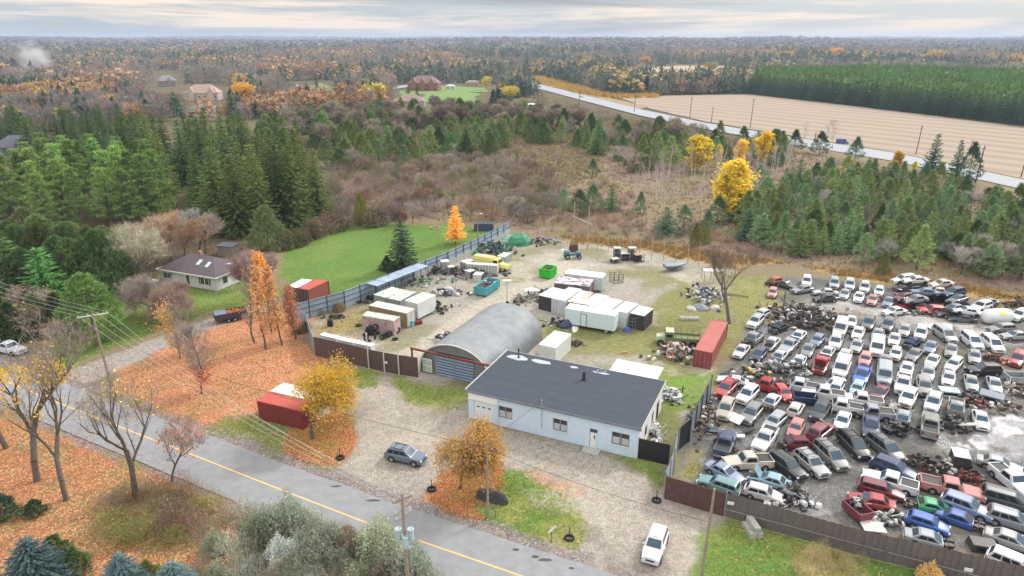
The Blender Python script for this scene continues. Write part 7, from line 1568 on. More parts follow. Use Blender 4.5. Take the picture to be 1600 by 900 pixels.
# three low white roofed boxes behind the brown fence
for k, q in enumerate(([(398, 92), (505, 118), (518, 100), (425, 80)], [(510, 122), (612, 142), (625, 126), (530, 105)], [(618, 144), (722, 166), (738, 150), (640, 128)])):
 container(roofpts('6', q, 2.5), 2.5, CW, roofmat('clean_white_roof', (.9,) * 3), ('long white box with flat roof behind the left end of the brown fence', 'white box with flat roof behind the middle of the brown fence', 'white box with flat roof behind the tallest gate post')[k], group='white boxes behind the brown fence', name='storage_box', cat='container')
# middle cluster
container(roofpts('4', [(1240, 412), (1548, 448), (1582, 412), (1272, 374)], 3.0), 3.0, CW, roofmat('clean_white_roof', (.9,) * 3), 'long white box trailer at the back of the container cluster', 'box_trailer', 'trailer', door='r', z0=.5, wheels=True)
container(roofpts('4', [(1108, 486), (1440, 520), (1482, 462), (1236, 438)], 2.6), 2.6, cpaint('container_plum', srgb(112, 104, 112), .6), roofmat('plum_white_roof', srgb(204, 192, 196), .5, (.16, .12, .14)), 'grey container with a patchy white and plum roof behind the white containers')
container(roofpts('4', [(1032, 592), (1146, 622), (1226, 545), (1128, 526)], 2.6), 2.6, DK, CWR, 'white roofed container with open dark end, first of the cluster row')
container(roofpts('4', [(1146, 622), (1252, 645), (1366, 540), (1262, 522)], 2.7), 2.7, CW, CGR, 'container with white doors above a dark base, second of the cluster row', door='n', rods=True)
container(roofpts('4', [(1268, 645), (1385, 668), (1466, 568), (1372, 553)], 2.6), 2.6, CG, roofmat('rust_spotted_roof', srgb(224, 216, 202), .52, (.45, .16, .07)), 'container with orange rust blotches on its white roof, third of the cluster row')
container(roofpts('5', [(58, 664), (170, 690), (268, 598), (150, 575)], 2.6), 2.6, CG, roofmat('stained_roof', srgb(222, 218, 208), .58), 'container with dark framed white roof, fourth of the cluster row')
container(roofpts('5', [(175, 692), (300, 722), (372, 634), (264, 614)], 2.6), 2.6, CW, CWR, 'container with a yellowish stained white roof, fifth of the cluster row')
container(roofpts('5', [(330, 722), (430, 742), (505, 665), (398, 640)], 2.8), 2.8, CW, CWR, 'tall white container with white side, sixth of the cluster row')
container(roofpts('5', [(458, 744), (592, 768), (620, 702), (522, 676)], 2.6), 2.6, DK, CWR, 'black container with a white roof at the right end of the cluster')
t_ = container(roofpts('5', [(-75, 700), (322, 770), (360, 722), (-62, 662)], 3.2), 3.2, CYN, roofmat('clean_white_roof', (.9,) * 3), 'long pale cyan trailer with a side door in front of the container cluster', 'site_trailer', 'trailer', z0=.6, wheels=True)
cx, cy, a_, b_, _ = quad_rect(roofpts('5', [(-75, 700), (322, 770), (360, 722), (-62, 662)], 3.2))
MB().box((-a_ * .12, -b_ / 2 - .03, 1.65), (.85, .06, 2.0)).build('door', CYN, t_); q = MB()
for u in (-.47, .47): q.box((-a_ * .12 + u, -b_ / 2 - .05, 1.65), (.05, .05, 2.1))
q.box((-a_ * .12, -b_ / 2 - .05, 2.7), (.98, .05, .05)); q.build('door_frame', M_trim, t_)
t_ = container(roofpts('7', [(572, 152), (680, 178), (764, 86), (662, 67)], 2.6), 2.6, mat('pale_green_container', srgb(204, 208, 202), .6, var=.1, wave=('X', 3.2, .5), rust=((.5, .44, .34), .64, 2)), CWR, 'whitish container with a glazed end between the arched hut and the grass')
# box truck with cab wreck, left yard
t_ = container(roofpts('3', [(1250, 640), (1358, 664), (1482, 592), (1385, 563)], 3.1), 3.1, CW, CWR, 'white truck body with a cream roof beside heaped black car parts', 'truck_box', 'truck body', z0=.4)
# roll-off dumpsters
def dumpster(P, H, m, label, fill):
 cx, cy, a, b, ang = quad_rect(P); r = thing('dumpster', label, 'dumpster', (cx, cy, 0), ang, 'open roll-off dumpsters'); t = .1; bd = MB()
 bd.box((0, 0, .3), (a, b, .1))
 for s_ in (-1, 1): bd.box((s_ * (a / 2 - t / 2), 0, H / 2 + .15), (t, b, H - .3)); bd.box((0, s_ * (b / 2 - t / 2), H / 2 + .15), (a - 2 * t - .01, t, H - .3))
 bd.build('bin', m, r); rb = MB(); n = int(max(a, b) / .62)
 for s_ in (-1, 1):
  for k in range(n + 1):
   u = -.5 + k / n
   if b > a: rb.box((s_ * (a / 2 + .05), u * (b - .1), H / 2 + .12), (.1, .09, H - .36))
   else: rb.box((u * (a - .1), s_ * (b / 2 + .05), H / 2 + .12), (.09, .1, H - .36))
 for s_ in (-1, 1): rb.box((s_ * (a / 2), 0, H + .03), (.14, b + .1, .1)); rb.box((0, s_ * (b / 2), H + .035), (a - .14, .13, .1))
 rb.build('ribs', m, r); sk = MB()
 for s_ in (-1, 1): sk.box((s_ * a * .3 if b > a else 0, 0 if b > a else s_ * b * .3, .12), (.16, b * .98, .22) if b > a else (a * .98, .16, .22))
 sk.build('skids', M_scrap, r); rg = random.Random(3); jn = MB()
 for _ in range(40): jn.box((rg.uniform(-.42, .42) * a, rg.uniform(-.42, .42) * b, rg.uniform(H * .55, H * .9)), (rg.uniform(.2, 1.1), rg.uniform(.15, .6), rg.uniform(.05, .4)), rg.uniform(0, 3), rg.randrange(len(fill)))
 jn.box((0, 0, H * .3), (a - .3, b - .3, H * .5)); jn.build('scrap_load', fill, r); return r
MRU = mat('rusty_steel', (0.11, .06, .042), .8, .1, var=.4, scale=3); MPL = mat('pale_junk', srgb(196, 196, 192), .7, var=.25, scale=2); MBL_ = mat('blue_junk', srgb(70, 98, 160), .6, var=.3, scale=2); MGN = mat('green_tarp', srgb(70, 140, 104), .7, var=.2, scale=1.4, bump=.4)
dumpster([GT('4', 487, 522, 1.7), GT('4', 588, 540, 1.7), GT('4', 690, 462, 1.7), GT('4', 592, 448, 1.7)], 1.7, TEALC, 'teal roll-off dumpster full of scrap in the middle of the left yard', [MRU, MPL, M_scrap])
dumpster([GT('4', 1022, 372, 1.9), GT('4', 1112, 388, 1.9), GT('4', 1172, 352, 1.9), GT('4', 1085, 340, 1.9)], 1.9, GREENC, 'bright green dumpster standing alone behind the container cluster', [MRU, M_scrap, MRU])

# ---------- trucks
def wheel_at(r, x, y, R_, W_=.28, rim=M_rim):
 q = MB(); q.tube((x, y - W_ / 2, R_), (x, y + W_ / 2, R_), R_, R_, 16)
 for s_ in (-1, 1): q.poly([(x + math.cos(2 * PI * k / 10) * R_ * .5, y + s_ * (W_ / 2 + .006), R_ + math.sin(2 * PI * k / 10) * R_ * .5) for k in range(10)], 1)
 return q.build('wheel', [M_tyre, rim], r)
def fire_truck():
 a, b = GT('4', 520, 300, 1.3), GT('4', 742, 345, 1.1); ang = math.atan2(b[1] - a[1], b[0] - a[0]); L = 8.2
 r = thing('fire_truck', 'old pale yellow fire truck parked along the fence wall', 'truck', ((a[0] + b[0]) / 2, (a[1] + b[1]) / 2, 0), ang)
 Y = mat('pale_yellow_paint', srgb(214, 208, 122), .5, var=.12, rust=((.4, .36, .2), .66, 1.4)); YR = mat('cream_top', srgb(232, 226, 166), .6, var=.1)
 MB().box((-1.6, 0, 1.25), (4.6, 2.3, 1.5)).box((-1.6, 0, 2.2), (4.4, 1.7, .4)).build('rear_body', Y, r)
 q = MB();
 for k in range(6): q.box((-3.5 + k * .76, 0, 2.44), (.5, 1.4, .1))
 q.build('hose_bed', YR, r)
 c = MB(); c.grid([[(.75, -1.1, .6), (2.2, -1.1, .6), (2.2, 1.1, .6), (.75, 1.1, .6)], [(.75, -1.1, 1.55), (2.2, -1.1, 1.55), (2.2, 1.1, 1.55), (.75, 1.1, 1.55)], [(.8, -1.0, 2.25), (1.9, -1.0, 2.25), (1.9, 1.0, 2.25), (.8, 1.0, 2.25)]]); c = c.build('cab', Y, r)
 MB().poly([(2.19, -.95, 1.6), (2.19, .95, 1.6), (1.93, .88, 2.2), (1.93, -.88, 2.2)]).build('windscreen', M_ws, c)
 for s_ in (-1, 1): MB().poly([(.95, s_ * 1.115, 1.6), (1.95, s_ * 1.115, 1.6), (1.8, s_ * 1.03, 2.15), (.95, s_ * 1.03, 2.15)]).build('side_window', M_sg, c)
 MB().grid([[(2.2, -.9, .6), (3.9, -.7, .6), (3.9, .7, .6), (2.2, .9, .6)], [(2.2, -.8, 1.5), (3.85, -.6, 1.25), (3.85, .6, 1.25), (2.2, .8, 1.5)]]).build('bonnet', Y, r)
 for s_ in (-1, 1): MB().box((3.2, s_ * 1.0, .95), (1.3, .35, .35)).build('fender', Y, r)
 MB().box((4.05, 0, .62), (.18, 2.2, .24)).build('bumper', M_steel, r)
 for x, y in ((3.1, 1.0), (3.1, -1.0), (-2.3, 1.0), (-2.3, -1.0)): wheel_at(r, x, y, .5, .3, Y)
 for s_ in (-1, 1): q = MB().box((-1.6, s_ * 1.17, 1.3), (3.9, .05, .6)).build('locker', YR, r)
fire_truck()
def army_truck():
 a, b = GT('7', 1530, 125, 1), GT('7', 1330, 110, 1); ang = math.atan2(b[1] - a[1], b[0] - a[0])
 r = thing('army_truck', 'olive green army flatbed truck left of the faded red container', 'truck', ((a[0] + b[0]) / 2, (a[1] + b[1]) / 2, 0), ang)
 O = mat('olive_paint', srgb(120, 126, 92), .7, var=.2, rust=((.2, .16, .1), .66, 1.5)); OL = mat('olive_hood', srgb(176, 186, 156), .6, var=.1)
 MB().box((-.9, 0, .9), (5.2, .8, .25)).build('chassis', O, r)
 q = MB(); q.box((-1.5, 0, 1.2), (3.9, 2.2, .12));
 for s_ in (-1, 1): q.box((-1.5, s_ * 1.08, 1.42), (3.9, .06, .35))
 for k in range(5):
  for s_ in (-1, 1): q.box((-3.3 + k * .9, s_ * 1.08, 1.9), (.06, .06, .9))
 q.build('cargo_bed', O, r)
 c = MB().box((1.15, 0, 1.45), (1.3, 2.0, 1.3)).box((1.1, 0, 2.2), (1.15, 1.8, .3)).build('cab', O, r); MB().box((1.1, 0, 2.37), (1.25, 1.9, .06)).build('cab_roof', OL, c)
 for s_ in (-1, 1): MB().box((1.2, s_ * 1.02, 1.8), (.8, .04, .45)).build('side_window', M_sg, c)
 MB().box((1.82, 0, 1.85), (.04, 1.7, .45)).build('windscreen', M_sg, c)
 MB().grid([[(1.8, -.8, .8), (3.1, -.65, .8), (3.1, .65, .8), (1.8, .8, .8)], [(1.8, -.75, 1.6), (3.05, -.6, 1.4), (3.05, .6, 1.4), (1.8, .75, 1.6)]]).build('bonnet', OL, r)
 for x in (2.4, -1.0, -2.4):
  for s_ in (-1, 1): wheel_at(r, x, s_ * .95, .52, .32, O)
army_truck()
def flat_trailer():
 a, b = GT('L', 1330, 385, 1), GT('L', 1545, 345, 1); ang = math.atan2(b[1] - a[1], b[0] - a[0])
 r = thing('dump_trailer', 'dark utility trailer half filled with orange leaves beside the gravel driveway', 'trailer', ((a[0] + b[0]) / 2, (a[1] + b[1]) / 2, 0), ang)
 D = mat('dark_blue_trailer', srgb(62, 64, 76), .6, var=.2); q = MB(); q.box((0, 0, .7), (5.0, 2.1, .1))
 for s_ in (-1, 1): q.box((0, s_ * 1.04, 1.15), (5.0, .07, .9)); q.box((s_ * 2.48, 0, 1.15), (.07, 2.0, .9))
 q.build('box', D, r); MB().box((-1.5, 0, 1.62), (1.9, 2.1, .05)).build('cover', mat('slate_cover', srgb(104, 116, 136), .4), r)
 S = Soup(); g_ = np.random.default_rng(3); P = np.stack([g_.uniform(-.6, 2.4, 500), g_.uniform(-.95, .95, 500), 1.35 + g_.normal(size=500) * .15], 1); S.leaves(P, .3, g_); put(S.mesh('leaf_load', [mat('leaf_load', srgb(196, 130, 84), .9)]), 'leaf_load', r)
 for x in (-.5, .5):
  for s_ in (-1, 1): wheel_at(r, x, s_ * 1.15, .38, .2)
 MB().tube((2.5, -.5, .6), (3.8, 0, .55), .06).tube((2.5, .5, .6), (3.8, 0, .55), .06).build('drawbar', D, r)
flat_trailer()
for (t, X_, Y_, hd, k_, c_, lab) in (('L', 60, 575, -20, 'pickup', 'w', 'white pickup truck at the left edge under the yellow tufted trees'), ('L', 245, 480, 150, 'suv', 'k', 'dark SUV parked behind the knobbly bare trees on the left')):
 x, y = GT(t, X_, Y_, .7); o = car(k_, c_, x, y, rad(hd), name='roadside_' + k_, group=None); CARS.pop(); o['label'] = lab; o['category'] = 'pickup truck' if k_ == 'pickup' else 'car'

# ---------- white tank
x, y = GT('B', 1375, 500, 1.3); r = thing('water_tank', 'large white rounded plastic tank with a yellow mark beside the heap of wrecks', 'tank', (x, y, 0), .1)
R5 = [[(u, math.cos(2 * PI * k / 18) * q_ * 1.25, 1.3 + math.sin(2 * PI * k / 18) * q_ * 1.25) for k in range(18)] for u, q_ in ((-2.5, .35), (-2.3, .7), (-1.8, .93), (-1, 1), (1, 1), (1.8, .93), (2.3, .7), (2.5, .35))]
MB().grid(R5).build('tank_body', mat('white_plastic', srgb(226, 232, 232), .4, var=.04), r, True)
MB().poly([(.2 + math.cos(k) * .55, -1.0 + 0, 0) for k in ()] or [(-.5, -1.14, 1.9), (.5, -1.14, 1.9), (.6, -.75, 2.33), (-.6, -.75, 2.33)]).build('yellow_mark', mat('yellow_mark', srgb(226, 222, 90), .6), r)
# ---------- boat, canopy, racks, tractors
def boat(t, X_, Y_, hd, L, col, label, name='covered_boat'):
 x, y = GT(t, X_, Y_, .8); r = thing(name, label, 'boat', (x, y, 0), rad(hd), None); q = MB(); rings = []
 for u, w, d in ((-.5, .75, .5), (-.3, .95, .6), (0, 1.0, .65), (.25, .8, .6), (.42, .4, .45), (.5, .06, .3)):
  rings.append([(u * L, -w, 1.25), (u * L, -w * .8, 1.25 - d * .7), (u * L, 0, 1.2 - d), (u * L, w * .8, 1.25 - d * .7), (u * L, w, 1.25), (u * L, 0, 1.25 + .35 * w)])
 q.grid(rings).build('hull', mat('boat_' + name, col, .6, var=.2, rust=((.25, .26, .28), .6, 1.5)), r)
 MB().box((0, 0, .42), (L * .8, .9, .1)).tube((L * .4, 0, .42), (L * .62, 0, .4), .05).build('trailer_frame', M_steel, r)
 for s_ in (-1, 1): wheel_at(r, -L * .1, s_ * .75, .32, .2)
boat('5', 828, 350, 20, 5.2, srgb(136, 150, 156), 'grey covered boat on a trailer near the rear wire fence')
x, y = GT('5', 1130, 480, .0); r = thing('garden_canopy', 'collapsed looking metal canopy frame with a whitish top near the bare tree', 'canopy', (x, y, 0), -.1)
q = MB()
for u in (-1.7, 0, 1.7):
 for s_ in (-1, 1): q.tube((u, s_ * 1.3, 0), (u, s_ * 1.3, 2.1), .04)
 q.tube((u, -1.3, 2.1), (u, 0, 2.6), .04); q.tube((u, 0, 2.6), (u, 1.3, 2.1), .04)
q.build('frame', M_scrap, r); MB().poly([(-1.9, 0, 2.66), (1.9, 0, 2.66), (1.9, 1.5, 2.12), (-1.9, 1.5, 2.12)]).poly([(-1.9, 0, 2.665), (1.9, 0, 2.665), (1.9, -.9, 2.4), (-1.9, -.9, 2.4)]).build('canopy_top', mat('whitish_tarp', srgb(206, 206, 212), .6, var=.1), r)
for k, (X_, Y_, w, h, lab) in enumerate(((340, 275, 1.4, 2.6, 'tall grey steel rack with white top, leftmost by the rear fence'), (405, 282, 1.8, 1.6, 'low pale machine between the two tall racks'), (462, 278, 1.5, 2.7, 'tall grey steel rack right of the pale machine'), (520, 292, 1.9, 1.6, 'low brown box rack at the right end of the racks'), (322, 300, 1.5, .9, 'low dark rack in front of the leftmost tall rack'))):
 x, y = GT('5', X_, Y_ + 20, 0); r = thing('steel_rack', lab, 'rack', (x, y, 0), .1 * k, 'racks by the rear fence'); q = MB()
 for a in (-1, 1):
  for b in (-1, 1): q.box((a * w / 2, b * .6, h / 2), (.1, .1, h))
 q.box((0, .6, h / 2), (w, .05, h)); q.build('frame', M_steel if k != 3 else MRU, r)
 for z_ in [z__ for z__ in (.15, .95, 1.8) if z__ < h - .3]: MB().box((0, 0, z_), (w, 1.2, .06)).build('shelf', M_scrap, r)
 MB().box((0, 0, h), (w + .15, 1.35, .12)).build('top', MPL if k != 3 else mat('tan_board', srgb(170, 140, 110), .8), r)
x, y = GT('4', 1300, 285); r = thing('tractor_hulk', 'teal tractor frame on wheels near the rear fence posts', 'machine', (x, y, 0), .15)
q = MB().box((0, 0, .9), (3.6, .7, .5)).box((-1.2, 0, 1.4), (.9, 1.4, .7)).box((1.3, 0, 1.2), (.8, 1.2, .4)).build('chassis', mat('teal_paint', srgb(84, 126, 136), .6, var=.3, rust=(RUST, .6, 2)), r)
for u, s_, R_ in ((-1.2, -1, .55), (-1.2, 1, .55), (1.4, -1, .45), (1.4, 1, .45)): wheel_at(r, u, s_ * .85, R_)
x, y = GT('4', 1310, 225); o = MB(); o.grid([[(-1, -.9, 0), (1, -.9, 0), (1, .9, 0), (-1, .9, 0)], [(-.9, -.8, 1.5), (.9, -.8, 1.7), (.8, .8, 1.8), (-.8, .8, 1.6)]]); o = o.build('rust_bin', MRU); o.location = (x, y, 0); tag(o, 'dark rusty bin behind the teal tractor frame', 'bin')
x, y = GT('4', 1240, 232); o = MB(); rg = random.Random(3); o.grid([[(math.cos(k * .7) * 1.5, math.sin(k * .7) * 1.0, 0) for k in range(9)], [(math.cos(k * .7) * .9, math.sin(k * .7) * .6, .55 + rg.uniform(-.1, .1)) for k in range(9)]]); o = o.build('sand_heap', MPL); o.location = (x, y, 0); tag(o, 'small whitish heap left of the rusty bin', 'heap')
# flat-topped pallet frame near the cluster, rust red
x, y = GT('5', 335, 480); r = thing('wire_crate', 'rusty red open crate frame right of the long white trailer', 'crate', (x, y, 0), .3); q = MB()
for z_ in (.1, .6, 1.1, 1.6):
 for s_ in (-1, 1): q.box((0, s_ * .9, z_), (2.0, .06, .06)); q.box((s_ * 1.0, 0, z_), (.06, 1.8, .06))
for a in (-1, 0, 1):
 for b in (-1, 1): q.box((a, b * .9, .85), (.07, .07, 1.7))
q.build('frame', MRU, r)
x, y = GT('5', 478, 860); r = thing('wire_crate', 'grey wire cage with a blue bundle in front of the black container', 'crate', (x, y, 0), -.15); q = MB()
for z_ in (.1, .7, 1.3, 1.9):
 for s_ in (-1, 1): q.box((0, s_ * .8, z_), (2.0, .04, .04)); q.box((s_ * 1.0, 0, z_), (.04, 1.6, .04))
for k in range(6):
 for b in (-1, 1): q.box((-1 + k * .4, b * .8, 1.0), (.04, .04, 1.9))
q.build('frame', M_steel, r)
x, y = GT('5', 425, 890); o = MB(); rg = random.Random(6); o.grid([[(math.cos(k * .75) * .8, math.sin(k * .75) * .6, 0) for k in range(8)], [(math.cos(k * .75) * .5, math.sin(k * .75) * .4, .5 + rg.uniform(-.1, .1)) for k in range(8)]]); o = o.build('tarp_bundle', MBL_); o.location = (x, y, 0); tag(o, 'bright blue tarp bundle beside the grey wire cage', 'bundle')
# ---------- junk: recognisable single items, and tangled heaps as one mass each
def blob(name, x, y, sx, sy, h, m, label, cat, seed=0, group=None, z=0):
 rg = random.Random(seed); q = MB(); n = 11; rings = []
 for t, s_ in ((0, 1), (.35, .97), (.7, .7), (1, .22)): rings.append([(math.cos(2 * PI * k / n) * sx / 2 * s_ * rg.uniform(.82, 1.12), math.sin(2 * PI * k / n) * sy / 2 * s_ * rg.uniform(.82, 1.12), h * t + rg.uniform(-.06, .06) * h * (t > 0)) for k in range(n)])
 o = q.grid(rings).build(name, m); o.location = (x, y, z); o.rotation_euler.z = rg.uniform(0, 6); return tag(o, label, cat, group)
def heap(x, y, sx, sy, h, n, mats, label, seed, big=1.0, name='scrap_heap', ang=0, long=.3):
 rg = random.Random(seed); q = MB(); cs, sn = math.cos(ang), math.sin(ang)
 for _ in range(n):
  u, v = rg.gauss(0, .27), rg.gauss(0, .27); t = max(0, 1 - (u * u + v * v) * 3.2); zz = rg.uniform(0, h * t)
  X_, Y_ = u * sx * cs - v * sy * sn, u * sx * sn + v * sy * cs; m_ = rg.randrange(len(mats))
  if rg.random() < long:
   a = rg.uniform(0, 6.28); l = rg.uniform(.5, 1.6) * big; e = rg.uniform(-.3, .6); q.tube((X_, Y_, zz + .1), (X_ + math.cos(a) * l, Y_ + math.sin(a) * l, max(.05, zz + .1 + e)), rg.uniform(.02, .07) * big, None, 5, m_)
  elif rg.random() < .3: a = rg.uniform(0, 6.28); q.tube((X_, Y_, zz + .15), (X_ + math.cos(a) * .22, Y_ + math.sin(a) * .22, zz + rg.uniform(.1, .3)), rg.uniform(.22, .36) * big, None, 9, m_)
  else: q.box((X_, Y_, zz + .15), (rg.uniform(.15, .9) * big, rg.uniform(.15, .6) * big, rg.uniform(.04, .4) * big), rg.uniform(0, 3), m_, rg.uniform(.6, 1))
 o = q.build(name, mats); o.location = (x, y, 0); return tag(o, label, 'scrap heap', kind='stuff')
def tyre(x, y, z, R_, flat, label, group, ang=0, name='tyre'):
 q = MB(); rs = []
 for zz, ro in ((-.11, R_ * .62), (-.12, R_ * .85), (-.08, R_), (.08, R_), (.12, R_ * .85), (.11, R_ * .62), (0, R_ * .55), (-.11, R_ * .62)): rs.append([(math.cos(2 * PI * k / 14) * ro, math.sin(2 * PI * k / 14) * ro, zz) for k in range(14)])
 q.grid(rs, cap=False); o = q.build(name, M_tyre); o.location = (x, y, z + (.12 if flat else R_)); o.rotation_euler = (0, 0, ang) if flat else (PI / 2 - .15, 0, ang); return tag(o, label, 'tyre', group)
DARK = [M_scrap, M_trim, M_tyre]; MIX = [M_scrap, MPL, MBL_, M_trim, MGN, M_scrap]; LIGHT = [MPL, M_steel, M_scrap, M_white]
def H4(t, X_, Y_, *a, **k): x, y = GT(t, X_, Y_, .3); return heap(x, y, *a, **k)
H4('4', 640, 215, 9, 8, 2.2, 150, MIX, 'tangle of boats, tarps and machine parts in the far corner of the yard', 1, 1.4)
H4('4', 480, 400, 10, 5, 1.8, 150, DARK + [M_steel], 'dark tangle of engine parts between teal dumpster and fence', 2, 1.2)
H4('4', 180, 390, 6, 3.5, 1.1, 70, DARK, 'black axles and engine parts along the fence wall', 3)
H4('4', 270, 570, 7, 3, 1.1, 70, LIGHT + [M_trim], 'pale scrap and motor parts on the gravel left of the teal dumpster', 4)
H4('4', 90, 700, 7, 4, 1.7, 120, DARK, 'black stripped car fronts beside the white truck body', 5, 1.2)
H4('4', 70, 470, 14, 5, .5, 90, [MPL, MGN, M_wood, M_scrap], 'boards and flat debris strewn beside the leaning roof sheets', 6)
H4('4', 950, 610, 10, 3.0, 1.0, 90, [MPL, M_scrap, M_wood, M_trim], 'poles, pipes and slabs piled left of the container cluster', 7, 1.3, long=.6, ang=.7)
H4('4', 1040, 150, 8, 3, 1.4, 70, MIX, 'mixed machine parts and mowers along the rear wire fence', 8)
H4('4', 1230, 820, 7, 2.2, 1.0, 70, [M_scrap, M_trim, MPL], 'dark parts and tables in front of the pale cyan trailer', 9)
H4('5', 1090, 600, 6, 10, 1.3, 130, [MBL_, MPL, M_scrap, MPL, M_trim], 'blue and white household junk strewn on the grass beside the canopy', 10, 1.0)
H4('7', 1440, 215, 7, 4.5, 1.8, 150, [MPL, M_white, M_trim, M_scrap, mat('orange_junk', srgb(190, 140, 112), .7)], 'heap of white and black plastic parts beside the faded red container', 11)
H4('A', 1265, 510, 11, 10, 2.0, 620, [M_scrap, M_steel, M_trim, MPL, M_scrap, MRU], 'huge tangle of car axles and suspension parts inside the salvage yard', 12, 1.25, long=.5)
H4('C', 1050, 260, 10, 4, 1.8, 120, [M_scrap, MPL, M_steel, M_trim], 'stripped body shells and bumpers heaped between the car rows', 13, 1.4)
H4('C', 870, 300, 4.5, 2.5, 1.3, 45, [MPL, M_scrap, mat('ochre_panel', srgb(206, 176, 84), .7)], 'white and ochre panels of a broken up truck', 14, 1.3)
H4('C', 420, 650, 4, 9, .9, 150, [M_wood, MPL, M_scrap, MRU], 'rubble and rusty parts along the inside of the corrugated fence', 15, .8, ang=-.5)
H4('D', 1160, 520, 4, 3, 1.2, 60, [mat('red_junk', srgb(132, 58, 54), .6), M_trim, M_scrap], 'red and black car front parts right of the white sedans', 16)
H4('D', 1400, 560, 6, 3.2, .6, 55, [M_wood, MPL, M_scrap, MRU], 'loose debris on the wet ground beside the blue grey truck cap', 17)
H4('D', 1345, 165, 3.2, 2.6, 1.2, 60, [MRU, M_scrap, mat('copper', srgb(170, 110, 84), .6)], 'rusty engines piled behind the black SUV', 18)
H4('D', 1550, 430, 4, 3.5, 1.3, 80, [MRU, MPL, M_scrap], 'rack of rusty drive parts at the right edge of the yard', 19)
H4('D', 480, 560, 3.5, 2.4, .5, 60, [MRU, MPL], 'reddish debris between the pickups and the white SUV', 20)
H4('D', 540, 745, 4.6, 2.2, .9, 70, [M_trim, M_scrap, M_trim], 'black stripped truck box with loose parts', 21, 1.3)
H4('D', 1010, 715, 3.2, 2.4, 1.1, 50, [M_trim, M_scrap], 'black front end parts in front of the silver pickup', 22)
H4('E', 600, 190, 1.6, 2.4, 1.5, 80, [MRU, M_scrap], 'rusty scrap loaded in the bed of the navy blue pickup', 23)
H4('E', 1175, 605, 2.4, 3, 1.4, 110, [M_scrap, M_trim, M_steel], 'bare engine and gearbox at the tail of the pale cyan sedan', 24, .9)
H4('F', 780, 345, 4.6, 2.4, 1.0, 90, [M_trim, MRU, M_scrap], 'black engine parts beside the navy blue SUV', 25)
H4('F', 980, 390, 3.4, 2.6, 1.2, 80, [M_scrap, MPL, M_trim], 'axles and wheels heaped in front of the white truck cab', 26)
H4('F', 1130, 460, 4.4, 1.6, .9, 70, [mat('red_junk'), MRU, M_trim], 'red and rusty chassis parts below the white truck cab', 27)
H4('F', 210, 705, 1.6, 2.2, 1.3, 60, [M_trim, MPL, M_scrap], 'black and white parts loaded in the dark red truck box', 28, .8)
H4('F', 470, 800, 3, 2, 1.0, 60, [M_trim, MPL, M_steel], 'bumpers and engine cover near the brown fence', 29)
H4('B', 1540, 400, 4, 2, 1.5, 60, [MRU, M_scrap], 'rusty machine wreck at the upper right of the yard', 30)
H4('B', 820, 470, 7, 2, .8, 60, [M_steel, M_scrap, MPL], 'crushed metal and bumpers at the foot of the heap of wrecks', 31)
H4('B', 700, 370, 12, 3, 1.3, 110, [M_trim, M_scrap, mat('red_junk')], 'crumpled metal squeezed between the stacked wrecks', 32, 1.2)
H4('E', 1190, 665, 6, .9, .4, 20, [M_white], 'white bumpers lying along the inside of the brown fence', 33)
H4('7', 1390, 470, 2.0, 3.2, 1.0, 70, LIGHT, 'pipes and white scraps at the side wall of the pale blue building', 34)
H4('7', 1290, 690, 1.6, 3.2, .8, 60, [MPL, M_steel, M_white], 'white plastic sheeting behind the black gate', 35)
H4('7', 800, 145, 2.6, 1.4, .6, 26, [MRU, M_scrap], 'small rusty scraps beside the whitish container', 36)
H4('6', 1180, 120, 3, 4.5, 1.0, 60, LIGHT + DARK, 'dark parts and white bags left of the arched hut', 37)
H4('3', 960, 620, 4, 3, .9, 50, DARK, 'dark parts under the steel fence left of the mossy containers', 38)
H4('3', 670, 770, 3, 1.2, .5, 30, DARK, 'dark branches and scraps under the steel fence', 39)
for k, (t, X_, Y_, sx, sy, h, m_, lab) in enumerate((('4', 860, 130, 5.5, 4.5, 2.6, MGN, 'large green tarp over a mound in the far corner of the yard'), ('4', 765, 130, 4, 3, 1.8, mat('pale_green_tarp', srgb(120, 170, 150), .7, var=.2), 'pale green tarp left of the large green one'), ('4', 700, 190, 3.5, 3, 1.6, MGN, 'small dark green tarp among the boats'),
      ('4', 1270, 830, 3.4, 1.4, 1.3, mat('navy_tarp', srgb(62, 72, 104), .6, var=.2), 'navy tarp over something in front of the pale cyan trailer'), ('4', 1325, 862, 3.2, 1.2, .35, M_white, 'white flat sheet lying in front of the pale cyan trailer'), ('4', 980, 560, 4.5, 2.4, .9, M_white, 'white slab heap left of the container cluster'),
      ('5', 960, 700, 2.2, 1.4, .6, MPL, 'pale canvas bundle at the left of the household junk'), ('5', 1155, 690, 2.0, 1.4, .6, MPL, 'whitish bundle at the right of the household junk'), ('5', 1040, 690, 3.0, 2.0, .9, mat('grey_tarp', srgb(140, 150, 160), .7, var=.2), 'grey tarp mound at the near end of the household junk'),
      ('4', 260, 545, 2.6, 1.6, 1.0, MPL, 'pale machine cover left of the teal dumpster'), ('4', 270, 580, 1.6, 1.2, .9, mat('navy_tarp'), 'navy bundle beside the pale machine cover'))):
 x, y = GT(t, X_, Y_, h * .4); blob('tarp_mound' if h > .5 else 'flat_sheet', x, y, sx, sy, h, m_, lab, 'tarp', k)
rg = random.Random(21)
for k in range(9):
 x, y = GT('6', 690 + k * 8 + rg.uniform(-4, 4), 95 - (k % 3) * 4); tyre(x, y, .0 + .24 * (k % 4), .55, k % 2 == 0, 'large black tyre stacked against the pinkish weathered container', 'tyres by the pinkish container', rg.uniform(0, 3))
for k, (X_, Y_) in enumerate(((790, 115), (805, 108), (820, 100), (836, 95))):
 x, y = GT('6', X_, Y_ + 10); tyre(x, y, 0, .5, False, 'big tyre in the leaning row right of the pinkish container', 'leaning row of big tyres', .9)
